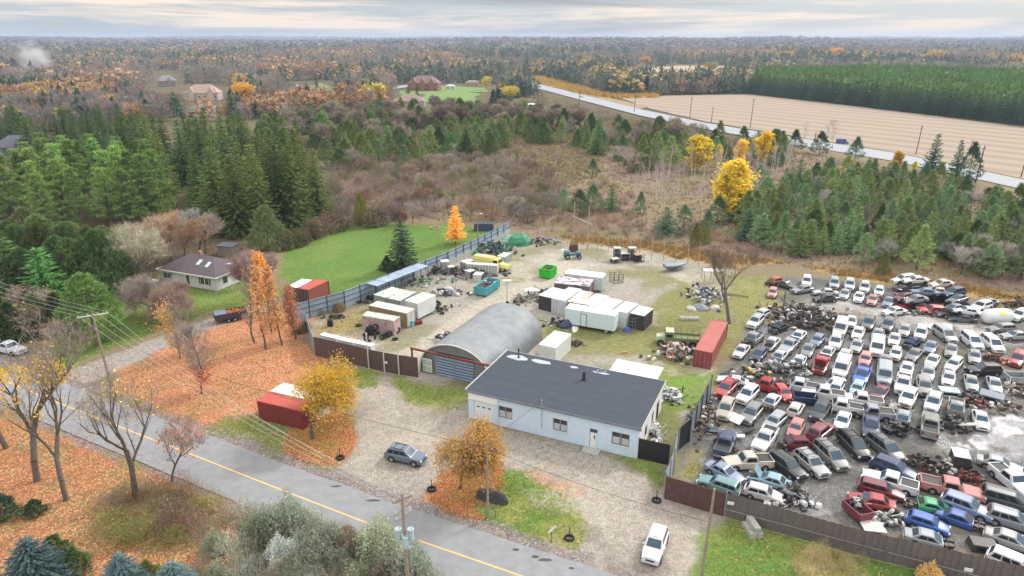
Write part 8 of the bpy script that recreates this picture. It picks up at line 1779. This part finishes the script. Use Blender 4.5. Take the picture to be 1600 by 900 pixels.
for k, (X_, Y_) in enumerate(((870, 115), (885, 75), (895, 62), (640, 30), (690, 120), (745, 110), (700, 128))):
 x, y = GT('6', X_, Y_ + 8); tyre(x, y, 0, .5, k % 3 == 0, 'single black tyre on the ground near the pinkish container', 'scattered tyres near the pinkish container', k)
for k, (X_, Y_) in enumerate(((560, 330), (600, 350), (455, 30), (240, 870))):
 pass
x, y = GT('3', 1303, 850); o = MB().tube((0, 0, 0), (0, 0, .95), .32, .32, 14).tube((0, 0, .95), (0, 0, .98), .34, .34, 14).build('barrel', mat('turquoise_barrel', srgb(110, 190, 180), .5)); o.location = (x, y, 0); tag(o, 'turquoise barrel at the door end of the beige container', 'barrel')
x, y = GT('3', 1345, 835); o = MB().box((0, 0, .3), (1.5, .6, .6), .6).build('red_box', mat('dark_red_box', srgb(120, 40, 44), .6)); o.location = (x, y, 0); tag(o, 'dark red low box beside the turquoise barrel', 'box')
x, y = GT('3', 620, 850); o = MB().box((0, 0, .55), (.8, .6, 1.1)).box((0, -.31, .6), (.6, .02, .9)).build('black_cabinet', M_black); o.location = (x, y, 0); tag(o, 'small black cabinet standing alone on dry grass by the steel fence', 'cabinet')
# crates / appliances left yard
APP = [('4', 240, 355, 1.6, 1.6, 2.4, M_steel, 'grey steel cabinet nearest the fence wall, left of the fire truck'), ('4', 290, 385, 1.2, 1.2, 1.6, M_steel, 'smaller grey steel cabinet in front of the taller one'), ('4', 425, 345, 2.4, 1.6, 1.9, M_steel, 'grey blue machine box left of the white fuel tank row'), ('4', 450, 415, 1.6, 1.4, 1.4, M_steel, 'grey box on top of the dark engine parts'), ('4', 735, 285, 3.2, 1.8, 1.5, mat('blue_grey_boat', srgb(120, 150, 176), .6, var=.2), 'blue grey small trailer right of the fire truck'), ('4', 520, 440, 2, 1.6, 1.3, MPL, 'pale appliance at the edge of the dark engine parts')]
for k, (t, X_, Y_, a, b, h, m_, lab) in enumerate(APP):
 x, y = GT(t, X_, Y_, h / 2); r = thing('steel_cabinet', lab, 'cabinet', (x, y, 0), .3 + .2 * k, 'cabinets in the left yard'); MB().box((0, 0, h / 2), (a, b, h)).build('case', m_, r); MB().box((0, -b / 2 - .02, h / 2), (a * .86, .03, h * .8)).build('door', M_scrap if k % 2 else M_steel, r); MB().box((0, 0, h + .03), (a + .08, b + .08, .06)).build('lid', MPL, r)
x, y = GT('4', 550, 375, 1); r = thing('ribbed_tank', 'long ribbed whitish box between fire truck and teal dumpster', 'tank', (x, y, 0), -.2); MB().box((0, 0, 1.05), (6.4, 1.4, 2.1)).build('body', MPL, r); q = MB()
for k in range(11): q.box((-3 + k * .6, -.73, 1.05), (.16, .1, 2.0))
q.build('ribs', mat('grey_rib', srgb(140, 138, 136), .7), r)
# pallet stack on grass
x, y = GT('A', 305, 530); q = MB()
for k in range(8): q.box((-1.4 + k * .4, 0, .25), (.12, 1.0, .45), .3)
o = q.build('picket_section', MPL); o.location = (x, y, 0); tag(o, 'short whitish picket panel lying on the grass behind the army truck', 'panel')
# felled pole on the grass by the bare tree
a_, b_ = GT('A', 530, 295, .3), GT('A', 800, 335, .3); o = MB().tube((a_[0], a_[1], .25), (b_[0], b_[1], .25), .16, .13, 7).build('felled_log', M_wood); tag(o, 'pale felled pole lying on the grass across the bare tree foot', 'log')
# round pallets / slabs near the building's right wall
for k, (X_, Y_) in enumerate(((1400, 453), (1418, 478))):
 x, y = GT('7', X_, Y_); o = MB().tube((0, 0, 0), (0, 0, .3), .95, .95, 16).tube((0, 0, .3), (0, 0, .36), .35, .3, 10).build('cable_reel', MPL); o.location = (x, y, .02 + .0 * k); tag(o, ('round pale reel lying flat on the grass, the farther of two', 'round pale reel lying flat on the grass, the nearer of two')[k], 'reel', 'two round reels')
a_ = GT('7', 1465, 455); o = MB().box((0, 0, .5), (.12, .12, 1.0)).build('short_post', M_black); o.location = (*a_, 0); tag(o, 'short dark post standing on the grass near the round reels', 'post')
# parts of trucks lying in the salvage yard
def truckbed(t, X_, Y_, hd, L, W_, H_, m_, lab, inner=M_trim, name='truck_bed'):
 x, y = GT(t, X_, Y_, .5); r = thing(name, lab, 'truck bed', (x, y, 0), rad(hd)); q = MB(); q.box((0, 0, .35), (L, W_, .1))
 for s_ in (-1, 1): q.box((0, s_ * W_ / 2, .35 + H_ / 2), (L, .09, H_)); q.box((s_ * L / 2, 0, .35 + H_ / 2), (.09, W_, H_))
 q.build('tub', m_, r); MB().box((0, 0, .42), (L - .2, W_ - .2, .05)).build('liner', inner, r); MB().box((0, 0, .15), (L * .8, .8, .28)).build('frame', M_scrap, r)
def pm(c): return mat('panel_' + c, PAINT[c], .45, var=.12, rust=(RUST, .72, 1.6))
truckbed('C', 1268, 498, -13, 2.9, 1.7, .75, pm('n'), 'navy blue pickup bed lying between the white pickups'); truckbed('D', 1530, 322, -5, 2.6, 1.7, .7, pm('s'), 'silver pickup bed at the right edge of the yard'); truckbed('F', 210, 740, -75, 2.4, 1.6, .8, pm('m'), 'dark red truck box filled with parts near the red sedan')
def cap_(t, X_, Y_, hd, L, W_, m_, lab, z0=.0, name='camper_shell'):
 x, y = GT(t, X_, Y_, .6); r = thing(name, lab, 'truck cap', (x, y, z0), rad(hd)); MB().grid([[(-L / 2, -W_ / 2, .05), (L / 2, -W_ / 2, .05), (L / 2, W_ / 2, .05), (-L / 2, W_ / 2, .05)], [(-L / 2 + .1, -W_ / 2 + .12, .75), (L / 2 - .15, -W_ / 2 + .12, .75), (L / 2 - .15, W_ / 2 - .12, .75), (-L / 2 + .1, W_ / 2 - .12, .75)]]).build('shell', m_, r)
 for s_ in (-1, 1): MB().poly([(-L * .35, s_ * (W_ / 2 - .02), .25), (L * .35, s_ * (W_ / 2 - .02), .25), (L * .33, s_ * (W_ / 2 - .07), .6), (-L * .33, s_ * (W_ / 2 - .07), .6)]).build('side_window', M_sg, r)
cap_('D', 975, 425, -15, 2.5, 1.7, mat('pale_blue_cap', srgb(186, 206, 214), .5, var=.08), 'pale blue grey pickup cap lying between sedans and SUVs'); cap_('D', 1335, 465, -40, 2.9, 2.2, mat('slate_cap', srgb(104, 116, 132), .5, var=.1), 'slate blue truck cap on the debris at the right'); cap_('H', 1350, 475, -15, 2.3, 1.6, mat('black_cap', srgb(64, 64, 66), .5), 'black truck cap lying near the brown fence at the right')
for k, (t, X_, Y_, a, b, c_, tl, lab) in enumerate((('E', 495, 65, 1.7, 1.0, M_ws, .12, 'loose windscreen frame lying on the ground inside the corrugated fence'), ('C', 690, 685, 1.3, 1.7, M_white, -.5, 'white fridge like panel leaning beside the grey SUV'), ('F', 325, 845, 2.8, 2.0, MPL, .1, 'large whitish flat lid just inside the brown fence'),
  ('D', 1105, 735, 2.6, 1.2, MPL, .5, 'pale long panel leaning on the black front end'), ('E', 720, 115, 1.2, .7, M_white, .2, 'white fender piece on the ground near the navy pickup'), ('E', 800, 68, 1.6, .6, M_trim, .1, 'black bumper piece on the ground below the grey SUV'), ('B', 960, 595, 2.4, 1.4, MPL, .1, 'pale roof panel beside the silver minivan'), ('B', 830, 590, 1.5, 1.5, MPL, .2, 'light panel with green edge left of the silver minivan'))):
 x, y = GT(t, X_, Y_, .3); o = MB().box((0, 0, 0), (a, b, .08)).box((0, b * .3, .05), (a * .8, .08, .04)).build('scrap_sheet', c_); o.location = (x, y, .35 if abs(tl) < .3 else .75); o.rotation_euler = (0, tl, k * .7); tag(o, lab, 'panel')
# white truck cab
x, y = GT('F', 1065, 325, 1.1); r = thing('truck_cab', 'white truck cab with open dark back among engine parts', 'truck cab', (x, y, 0), rad(-22)); MB().grid([[(-.9, -1, .4), (1.0, -1, .4), (1.0, 1, .4), (-.9, 1, .4)], [(-.9, -1, 1.3), (1.0, -1, 1.3), (1.0, 1, 1.3), (-.9, 1, 1.3)], [(-.8, -.9, 2.1), (.6, -.9, 2.1), (.6, .9, 2.1), (-.8, .9, 2.1)]]).build('shell', mat('black_cab_side', srgb(50, 50, 52), .5), r)
MB().box((-.1, 0, 2.14), (1.55, 1.9, .1)).build('roof', M_white, r); MB().poly([(.99, -.85, 1.35), (.99, .85, 1.35), (.65, .8, 2.05), (.65, -.8, 2.05)]).build('windscreen', M_sg, r)
# ---------- poles and wires
M_pole = mat('utility_pole_wood', srgb(150, 138, 122), .9, var=.2, scale=2)
def pole(px, py, H, r0, label, arms=(), lean=(0, 0), tr=0, name='utility_pole', z=0, gz=0, group=None, xy=None):
 x, y = xy or G(px, py); r = thing(name, label, 'utility pole', (x, y, z), 0, group); MB().tube((0, 0, -.1), (lean[0], lean[1], H), r0, r0 * .65, 9).build('shaft', M_pole, r)
 for (hz_, L, ang, m_) in arms:
  t = hz_ / H; cx, cy = lean[0] * t, lean[1] * t; a = rad(ang); q = MB().box((cx, cy, hz_), (L, .12, .14), a); ao = q.build('crossarm', m_ or M_pole, r)
  n = 3 if L < 2.5 else 4
  for k in range(n):
   u = (-.5 + (k + .08) / (n - .84)) * L * .95; MB().tube((cx + math.cos(a) * u, cy + math.sin(a) * u, hz_ + .05), (cx + math.cos(a) * u, cy + math.sin(a) * u, hz_ + .28), .05, .035, 6).build('insulator', mat('insulator', srgb(206, 206, 210), .3), ao)
 for k in range(tr):
  s_ = (-1, 1, .2)[k]; q = MB(); X_, Y_ = s_ * .48, (-.3 if k == 2 else 0); zt = H - 3.3 - .5 * (k == 2); q.tube((X_, Y_, zt - .9), (X_, Y_, zt), .24, .24, 12).tube((X_, Y_, zt), (X_, Y_, zt + .08), .27, .27, 12).tube((X_ + .1, Y_, zt + .05), (X_ + .1, Y_, zt + .35), .04).build('transformer', mat('transformer_grey', srgb(176, 196, 204), .5, .1), r)
 return r
# pole by the driveway: top and foot from the photograph
x0p, y0p = G(179, 624); zt = 11.6
r1 = pole(0, 0, 12.0, .17, 'tall wooden pole with a white crossarm at the left, beside the driveway', ((11.7, 3.4, 28, mat('white_arm', srgb(210, 212, 208), .7)),), (-.5, .2), xy=(x0p, y0p))
tx, ty = G(628, 771, 12.2); r2 = pole(0, 0, 12.2, .17, 'tall wooden pole with three transformers rising out of the silvery shrubs', ((11.7, 1.6, 35, None), (10.9, 2.0, 60, None), (10.2, 1.6, 50, M_steel)), (0, 0), 3, xy=(tx, ty))
r3 = pole(762.5, 809, 9.0, .13, 'plain thin wooden pole right of the orange maple on the island'); r4 = pole(1095.5, 905, 9.3, .15, 'wooden pole in front of the rusty salvage yard gate', (), (.25, .1))
def wire(a, b, sag, label, r=.014, mats=None, n=14):
 q = MB(); P = []
 for k in range(n + 1):
  t = k / n; P.append((a[0] + (b[0] - a[0]) * t, a[1] + (b[1] - a[1]) * t, a[2] + (b[2] - a[2]) * t - sag * 4 * t * (1 - t)))
 q.path(P, r, 4); return tag(q.build('overhead_wire', mats or M_white), label, 'wire', 'overhead wires along the road')
M_wirel = mat('pale_wire', srgb(196, 196, 196), .5); M_wired = mat('dark_wire', srgb(60, 60, 64), .6)
p1 = (x0p - .5, y0p + .2); a28 = rad(28)
for k, u in enumerate((-1.55, -.5, .55, 1.55)):
 A = (p1[0] + math.cos(a28) * u, p1[1] + math.sin(a28) * u, 11.95); a35 = rad(35); B = (tx + math.cos(a35) * u * .45, ty + math.sin(a35) * u * .45, (11.95, 12.0, 11.95, 11.2)[k])
 wire(A, B, 1.1 + .12 * k, ('road wire nearest the road', 'second road wire from the road', 'third road wire from the road', 'road wire farthest from the road')[k] + ', from the white crossarm to the transformer pole', .016, M_wirel)
 wire((A[0] - 46 + u, A[1] + 24, 13.0), A, .8, ('lowest', 'second lowest', 'second highest', 'highest')[k] + ' wire running from the white crossarm out of the picture on the left', .016, M_wirel)
wire((p1[0] + .1, p1[1], 9.0), (*G(762.5, 809), 7.9), 1.0, 'dark cable from the left pole past the maples to the thin pole', .022, M_wired)
c4 = G(1095.5, 905); wire((*G(762.5, 809), 7.9), (c4[0] + .15, c4[1], 6.0), .5, 'dark cable from the thin pole to the pole at the rusty gate', .022, M_wired)
wire((c4[0] + .15, c4[1], 6.0), (c4[0] + 34, c4[1] - 8, 6.4), .5, 'dark cable from the gate pole to the lower right corner', .022, M_wired); m_s = shop_pt(9.7, -.35); wire((*m_s, 4.9), (*shop_pt(5.2, -1.6), .3), .05, 'slanting guy cable down the front wall of the pale blue building', .02, M_wired)
# lamp pole by the steel fence, and light mast behind the hut
x, y = G(747, 391); r = thing('lamp_pole', 'grey lamp pole standing at the steel fence near the larch', 'lamp', (x, y, 0)); MB().tube((0, 0, 0), (0, 0, 8.6), .12, .08, 8).build('shaft', M_pole, r); MB().tube((0, 0, 8.1), (.7, -.3, 8.4), .04).box((.85, -.35, 8.35), (.5, .25, .14)).build('lamp_head', M_white, r)
x, y = GT('4', 758, 668); r = thing('light_mast', 'short pole with a flat white panel on top behind the arched hut', 'lamp', (x, y, 0)); MB().tube((0, 0, 0), (0, 0, 4.4), .07, .05, 8).build('shaft', M_steel, r); MB().box((0, 0, 4.45), (1.5, .7, .08)).build('panel', M_white, r)
FP = 'poles along the highway'
for k, (bx, by, tx_, ty_) in enumerate(((904, 175, 904, 144), (991, 175, 992, 152), (1077.5, 185, 1082, 155), (1111, 192, 1114, 170), (1172, 200, 1178, 160), (1272, 222, 1273, 209), (1431, 241, 1437, 205), (1524, 286, 1535, 240), (1595, 277, 1599, 245), (944, 152, 945, 128))):
 x, y = G(bx, by); D_ = math.hypot(x, y); H_ = abs(by - ty_) * math.hypot(D_, 44) / 1067 * 1.04
 r = thing('highway_pole', ('wooden pole %s' % ('in front of the highway car', 'at the near corner of the stubble field', 'third pole along the highway, tall', 'short pole between two tall ones by the highway', 'tallest pole before the middle of the stubble field', 'pole stub beside the three bare trees at the highway', 'leaning looking pole left of the dark pines', 'dark pole rising right of the dark pines', 'pole at the right picture edge by the highway', 'pole on the golden scrub band beyond the highway')[k]), 'utility pole', (x, y, 0), 0, FP)
 MB().tube((0, 0, 0), (.3, 0, H_), .2, .14, 7).build('shaft', mat('dark_pole_wood', srgb(96, 84, 78), .9), r)
 MB().box((.28, 0, H_ - 1.0), (2.2, .14, .16), .5).build('crossarm', mat('dark_pole_wood'), r)
# ---------- island objects: boulder sign, tyre signs, arrow sign, concrete blocks
x, y = GT('8', 1475, 425); rg = random.Random(9); r = thing('dark_boulder', 'dark grey flat boulder on the island beside the orange maple', 'boulder', (x, y, 0), rad(-24)); q = MB(); rings = []
for u, w, h in ((-1.7, .25, .5), (-1.35, .5, 1.15), (-.7, .55, 1.0), (-.45, .55, 1.5), (.2, .5, 1.2), (.9, .5, 1.25), (1.4, .4, 1.1), (1.75, .2, .6)): rings.append([(u, -w, 0), (u + .04, -w * .8, h * .75), (u, -w * .3, h), (u, w * .3, h * .97), (u - .04, w * .8, h * .7), (u, w, 0)])
q.grid(rings).build('stone', mat('dark_stone', srgb(74, 74, 80), .9, var=.4, scale=3, bump=.5), r)
for k, (t, X_, Y_, lab) in enumerate((('8', 527, 165, 'black tyre with a post in it at the left mouth of the gravel lot'), ('8', 1098, 362, 'black tyre with a post in it beside the orange maple'), ('9', 358, 668, 'black tyre with a post in it at the road end of the grass island'), ('9', 903, 432, 'black tyre with a post in it at the foot of the whitish corner fence'))):
 x, y = GT(t, X_, Y_); r = thing('tyre_marker', lab, 'marker', (x, y, 0)); o = tyre(0, 0, 0, .5, True, None, None, name='tyre'); o.parent = r
 for kk in list(o.keys()):
  if kk in ('label', 'category', 'group'): del o[kk]
 MB().tube((0, 0, 0), (0, .02, 1.25), .045, .045, 6).build('post', M_black, r)
x, y = GT('9', 245, 690); r = thing('arrow_sign', 'thin post with a small tilted white board by the road edge', 'sign', (x, y, 0), .3); MB().tube((0, 0, 0), (0, 0, 1.5), .03).build('post', M_black, r); o = MB().box((0, 0, 0), (.95, .04, .22)).build('board', M_white, r); o.location = (.05, -.05, 1.5); o.rotation_euler = (0, -.7, 0)
for k, (dx, dy, dz) in enumerate(((0, 0, .3), (.66, .1, .3), (.36, .05, .9))):
 x, y = GT('9', 1490, 650); o = MB().box((0, 0, 0), (.6, 1.9, .58), 0, 0, .97).build('concrete_block', M_conc); o.location = (x + dx, y + dy + .5, dz); o.rotation_euler.z = .12; tag(o, ('grey concrete block on the grass, lower left of three stacked ones', 'grey concrete block on the grass, lower right of three stacked ones', 'grey concrete block lying on top of the two others')[k], 'block', 'stacked concrete blocks')
x, y = G(1512, 533);
x, y = G(762, 812, .0); o = MB().tube((0, 0, 0), (0, 0, .9), .025).build('marker_stake', M_black); o.location = (x + .75, y + .3, 0); tag(o, 'thin dark stake in the grass right of the thin pole', 'stake')
# garden things at the end of the lawn
x, y = G(655, 333); r = thing('climbing_tripod', 'pale angular play frame at the wooded end of the lawn', 'play frame', (x, y, 0), .4); q = MB()
for s_ in (-1, 1): q.tube((s_ * 1.2, -1, 0), (0, 0, 3.2), .09).tube((s_ * 1.2, 1, 0), (0, 0, 3.2), .09)
q.build('frame', M_pp, r); MB().box((0, 0, .9), (1.4, 1.2, .15)).build('platform', M_pp, r)
x, y = G(680, 357); r = thing('fire_ring', 'low round stone fire ring on the back of the lawn', 'fire ring', (x, y, 0)); q = MB()
for k in range(10): q.box((math.cos(k * .628) * 1.2, math.sin(k * .628) * 1.2, .15), (.5, .35, .34), k * .628 + 1.57)
q.build('stones', mat('tan_stone', srgb(170, 146, 120), .9), r)
x, y = G(756, 360); o = MB().box((0, 0, .9), (5, 1.6, 1.8), 0, 0, .9).build('blue_tarp_stack', mat('navy_tarp')); o.location = (x, y, 0); tag(o, 'dark blue covered stack just beyond the far end of the steel fence', 'stack')
# two dark posts of the scrap enclosure
for k, (X_, Y_, h) in enumerate(((1085, 400, 3.0), (1380, 450, 3.6))):
 x, y = GT('A', X_, Y_ + 30); o = MB().box((0, 0, h / 2), (.14, .14, h)).build('rail_post', M_scrap); o.location = (x, y, 0); tag(o, ('dark post at the left rear corner of the axle tangle', 'taller dark post at the right rear of the axle tangle')[k], 'post')
a_, b_ = GT('A', 1080, 380, 1.5), GT('A', 1480, 430, 1.5); o = MB().tube((*a_, 1.5), (*b_, 1.5), .03).tube((*a_, 2.0), (*b_, 2.0), .02).build('guard_rail', M_steel); tag(o, 'thin rail along the back of the axle tangle', 'rail')
# ================================================================ LABELS: say which one
def img(x, y, z=0.8):
 dz = z - CAM_H; dep = y * _c - dz * _s; up = y * _s + dz * _c; return 800 + 1067 * x / dep, 450 - 1067 * up / dep
def cdesc(c):
 f = c['f']; s_ = CNAME[c['c']]
 if 'n' in f and 'w' in f and c['info'] != 'pile': s_ = 'wheelless stripped ' + s_
 elif 'n' in f: s_ += ''; s_ = 'noseless ' + s_
 elif 'o' in f: s_ = 'open-hooded ' + s_
 elif 'd' in f: s_ = 'open-doored ' + s_
 elif 'f' in f: s_ = 'faded ' + s_
 return s_ + ' ' + KNAME[c['k']]
for c in CARS: c['p'] = img(c['x'], c['y'], c['z'] + .8); c['d'] = cdesc(c)
LM = [((1110, 540), 'the faded red container'), ((1090, 650), 'the corrugated fence'), ((1085, 790), 'the rusty gate'), ((1270, 500), 'the axle tangle'), ((1460, 460), 'the heap of wrecks'), ((1558, 492), 'the white tank'), ((1540, 670), 'the pale wet ground'), ((1300, 820), 'the brown fence'), ((1500, 870), 'the brown fence corner'), ((1480, 600), 'the slate truck cap')]
used = {}
def rel(p, q):
 dx, dy = q[0] - p[0], q[1] - p[1]
 if abs(dx) > abs(dy) * 1.3: return 'right of' if dx < 0 else 'left of'
 return 'behind' if dy > 0 else 'in front of'
def art(s_): return ('an ' if s_[0] in 'aeiou' else 'a ') + s_
def short(s_): return s_.replace('station wagon', 'wagon').replace(' truck', '').replace('faded pinkish red', 'pinkish').replace('wheelless stripped', 'stripped')
for c in CARS:
 near = sorted([d for d in CARS if d is not c], key=lambda d: (d['p'][0] - c['p'][0]) ** 2 + (d['p'][1] - c['p'][1]) ** 2)[:9]; opts = []
 tail = ' in the heap' if c['info'] == 'pile' else ''
 same = [d for d in CARS if d['d'] == c['d'] and (d['info'] == 'pile') == (c['info'] == 'pile')]
 if len(same) == 1: opts.append(c['d'] + (' in the heap of stacked wrecks' if tail else ' in the rows of the salvage yard'))
 for d in near[:5]: opts.append('%s just %s %s%s' % (c['d'], rel(c['p'], d['p']), art(short(d['d'])), tail))
 for i in range(5):
  for j in range(i + 1, 6): opts.append('%s %s %s and %s %s%s' % (c['d'], rel(c['p'], near[i]['p']), art(short(near[i]['d'])), rel(c['p'], near[j]['p']), art(short(near[j]['d'])), tail))
 lm = min(LM, key=lambda l: (l[0][0] - c['p'][0]) ** 2 + (l[0][1] - c['p'][1]) ** 2)[1]
 opts += [o_ + ', near ' + lm for o_ in opts[:6]]
 c['opts'] = [o_ for o_ in opts if 4 <= len(o_.split()) <= 16]
for c in sorted(CARS, key=lambda c: len(c['opts'])):
 for o_ in c['opts']:
  if o_ not in used: break
 used[o_] = 1; c['o']['label'] = o_
# trees: size classes inside each group make the labels finer
from collections import defaultdict
_SCRAP = [(GT('A', 1265, 510), )]
_landm = [((630, 380), 'the lone lawn spruce'), ((712, 350), 'the orange larch'), ((905, 335), 'the tall post frame'), ((1140, 290), 'the tallest yellow poplar'), ((1190, 230), 'the farthest right poplar'), ((1400, 245), 'the low yellow tree'), ((1480, 260), 'the dark highway pines'), ((1300, 230), 'the highway bend trees'), ((1460, 420), 'the heap of wrecks'), ((1250, 420), 'the back row of cars'), ((1340, 420), 'the left end of the wreck rows'), ((1590, 440), 'the picture edge beyond the wrecks'), ((320, 140), 'the pink roofed house'), ((660, 125), 'the brick house'), ((820, 162), 'the flat white roof'), ((440, 165), 'the pale pinkish roof'), ((36, 235), 'the blue grey roof'), ((560, 330), 'the yellow green tree'), ((420, 330), 'the broad rounded cedar'), ((310, 415), 'the grey house'), ((150, 480), 'the round light pine'), ((228, 400), 'the pale leafless pair'), ((60, 400), 'the bright firs'), ((1040, 350), 'the round pine in the brush'), ((1110, 380), 'the small yellowish cedars'), ((800, 240), 'the brown meadow'), ((640, 160), 'the lower brown house'), ((960, 200), 'the highway car'), ((1100, 150), 'the stubble field corner'), ((1350, 150), 'the middle of the stubble field'), ((1560, 190), 'the right end of the stubble field'), ((220, 805), 'the old grey tree'), ((160, 850), 'the blue spruces'), ((430, 850), 'the thicket middle'), ((560, 870), 'the transformer pole'), ((330, 860), 'the leafy slope'), ((1290, 880), 'the brown fence'), ((200, 250), 'the left side of the grove'), ((480, 250), 'the right side of the grove')]
byl = defaultdict(list)
for o in TREES: byl[o['label']].append(o)
def wc(s_): return len(s_.split())
for lb, os_ in byl.items():
 if len(os_) < 2: continue
 sub = defaultdict(list)
 for o in os_:
  p = img(o.location.x, o.location.y, 5); m_ = min(_landm, key=lambda l: (l[0][0] - p[0]) ** 2 + (l[0][1] - p[1]) ** 2)[1]; sub[m_].append((p, o))
 for m_, l in sub.items():
  base = lb
  # keep the label short: drop the place words when the landmark says it
  head = re.split(r' (?:in the|behind the|beyond the|left of|inside the|at the|along the|near the|among the|between the|between|standing|on the|reaching|outside the|far back|facing the|rising|right of) ', lb)[0]
  zs = sorted(o.children[1].scale.z if len(o.children) > 1 else o.scale.z for _, o in l)
  for p, o in l:
   k = o.children[1].scale.z if len(o.children) > 1 else o.scale.z
   size = '' if len(l) < 3 else ('taller ' if k >= zs[2 * len(zs) // 3] else 'smaller ' if k <= zs[len(zs) // 3] else 'middling ')
   q = min(_landm, key=lambda t: (t[0][0] - p[0]) ** 2 + (t[0][1] - p[1]) ** 2)[0]
   side = rel(p, q)
   t_ = ('%s%s %s, %s %s' % (size, lb, '', side, m_)).replace(' ,', ',')
   if wc(t_) > 16: t_ = '%s%s %s %s' % (size, head, side, m_)
   if wc(t_) > 16: t_ = '%s %s %s' % (head, side, m_)
   o['label'] = t_; g_ = o.get('group') or lb; o['group'] = g_
# ================================================================ HAZE
mb = MB(); mb.box((0, 3600, 50), (22000, 17200, 102.0)); hz_ = mb.build('haze', None)
hz_.location = (0, 0, 0)
m_ = bpy.data.materials.new('air'); m_.use_nodes = True; nt = m_.node_tree; nt.nodes.clear()
v_ = nt.nodes.new('ShaderNodeVolumePrincipled'); v_.inputs['Color'].default_value = (0.60, 0.74, 1.0, 1); v_.inputs['Density'].default_value = 1.2e-4; v_.inputs['Anisotropy'].default_value = 0.1
mo = nt.nodes.new('ShaderNodeOutputMaterial'); nt.links.new(v_.outputs[0], mo.inputs['Volume'])
hz_.data.materials.clear(); hz_.data.materials.append(m_); tag(hz_, 'thin pale haze over the whole landscape', 'haze', kind='stuff')
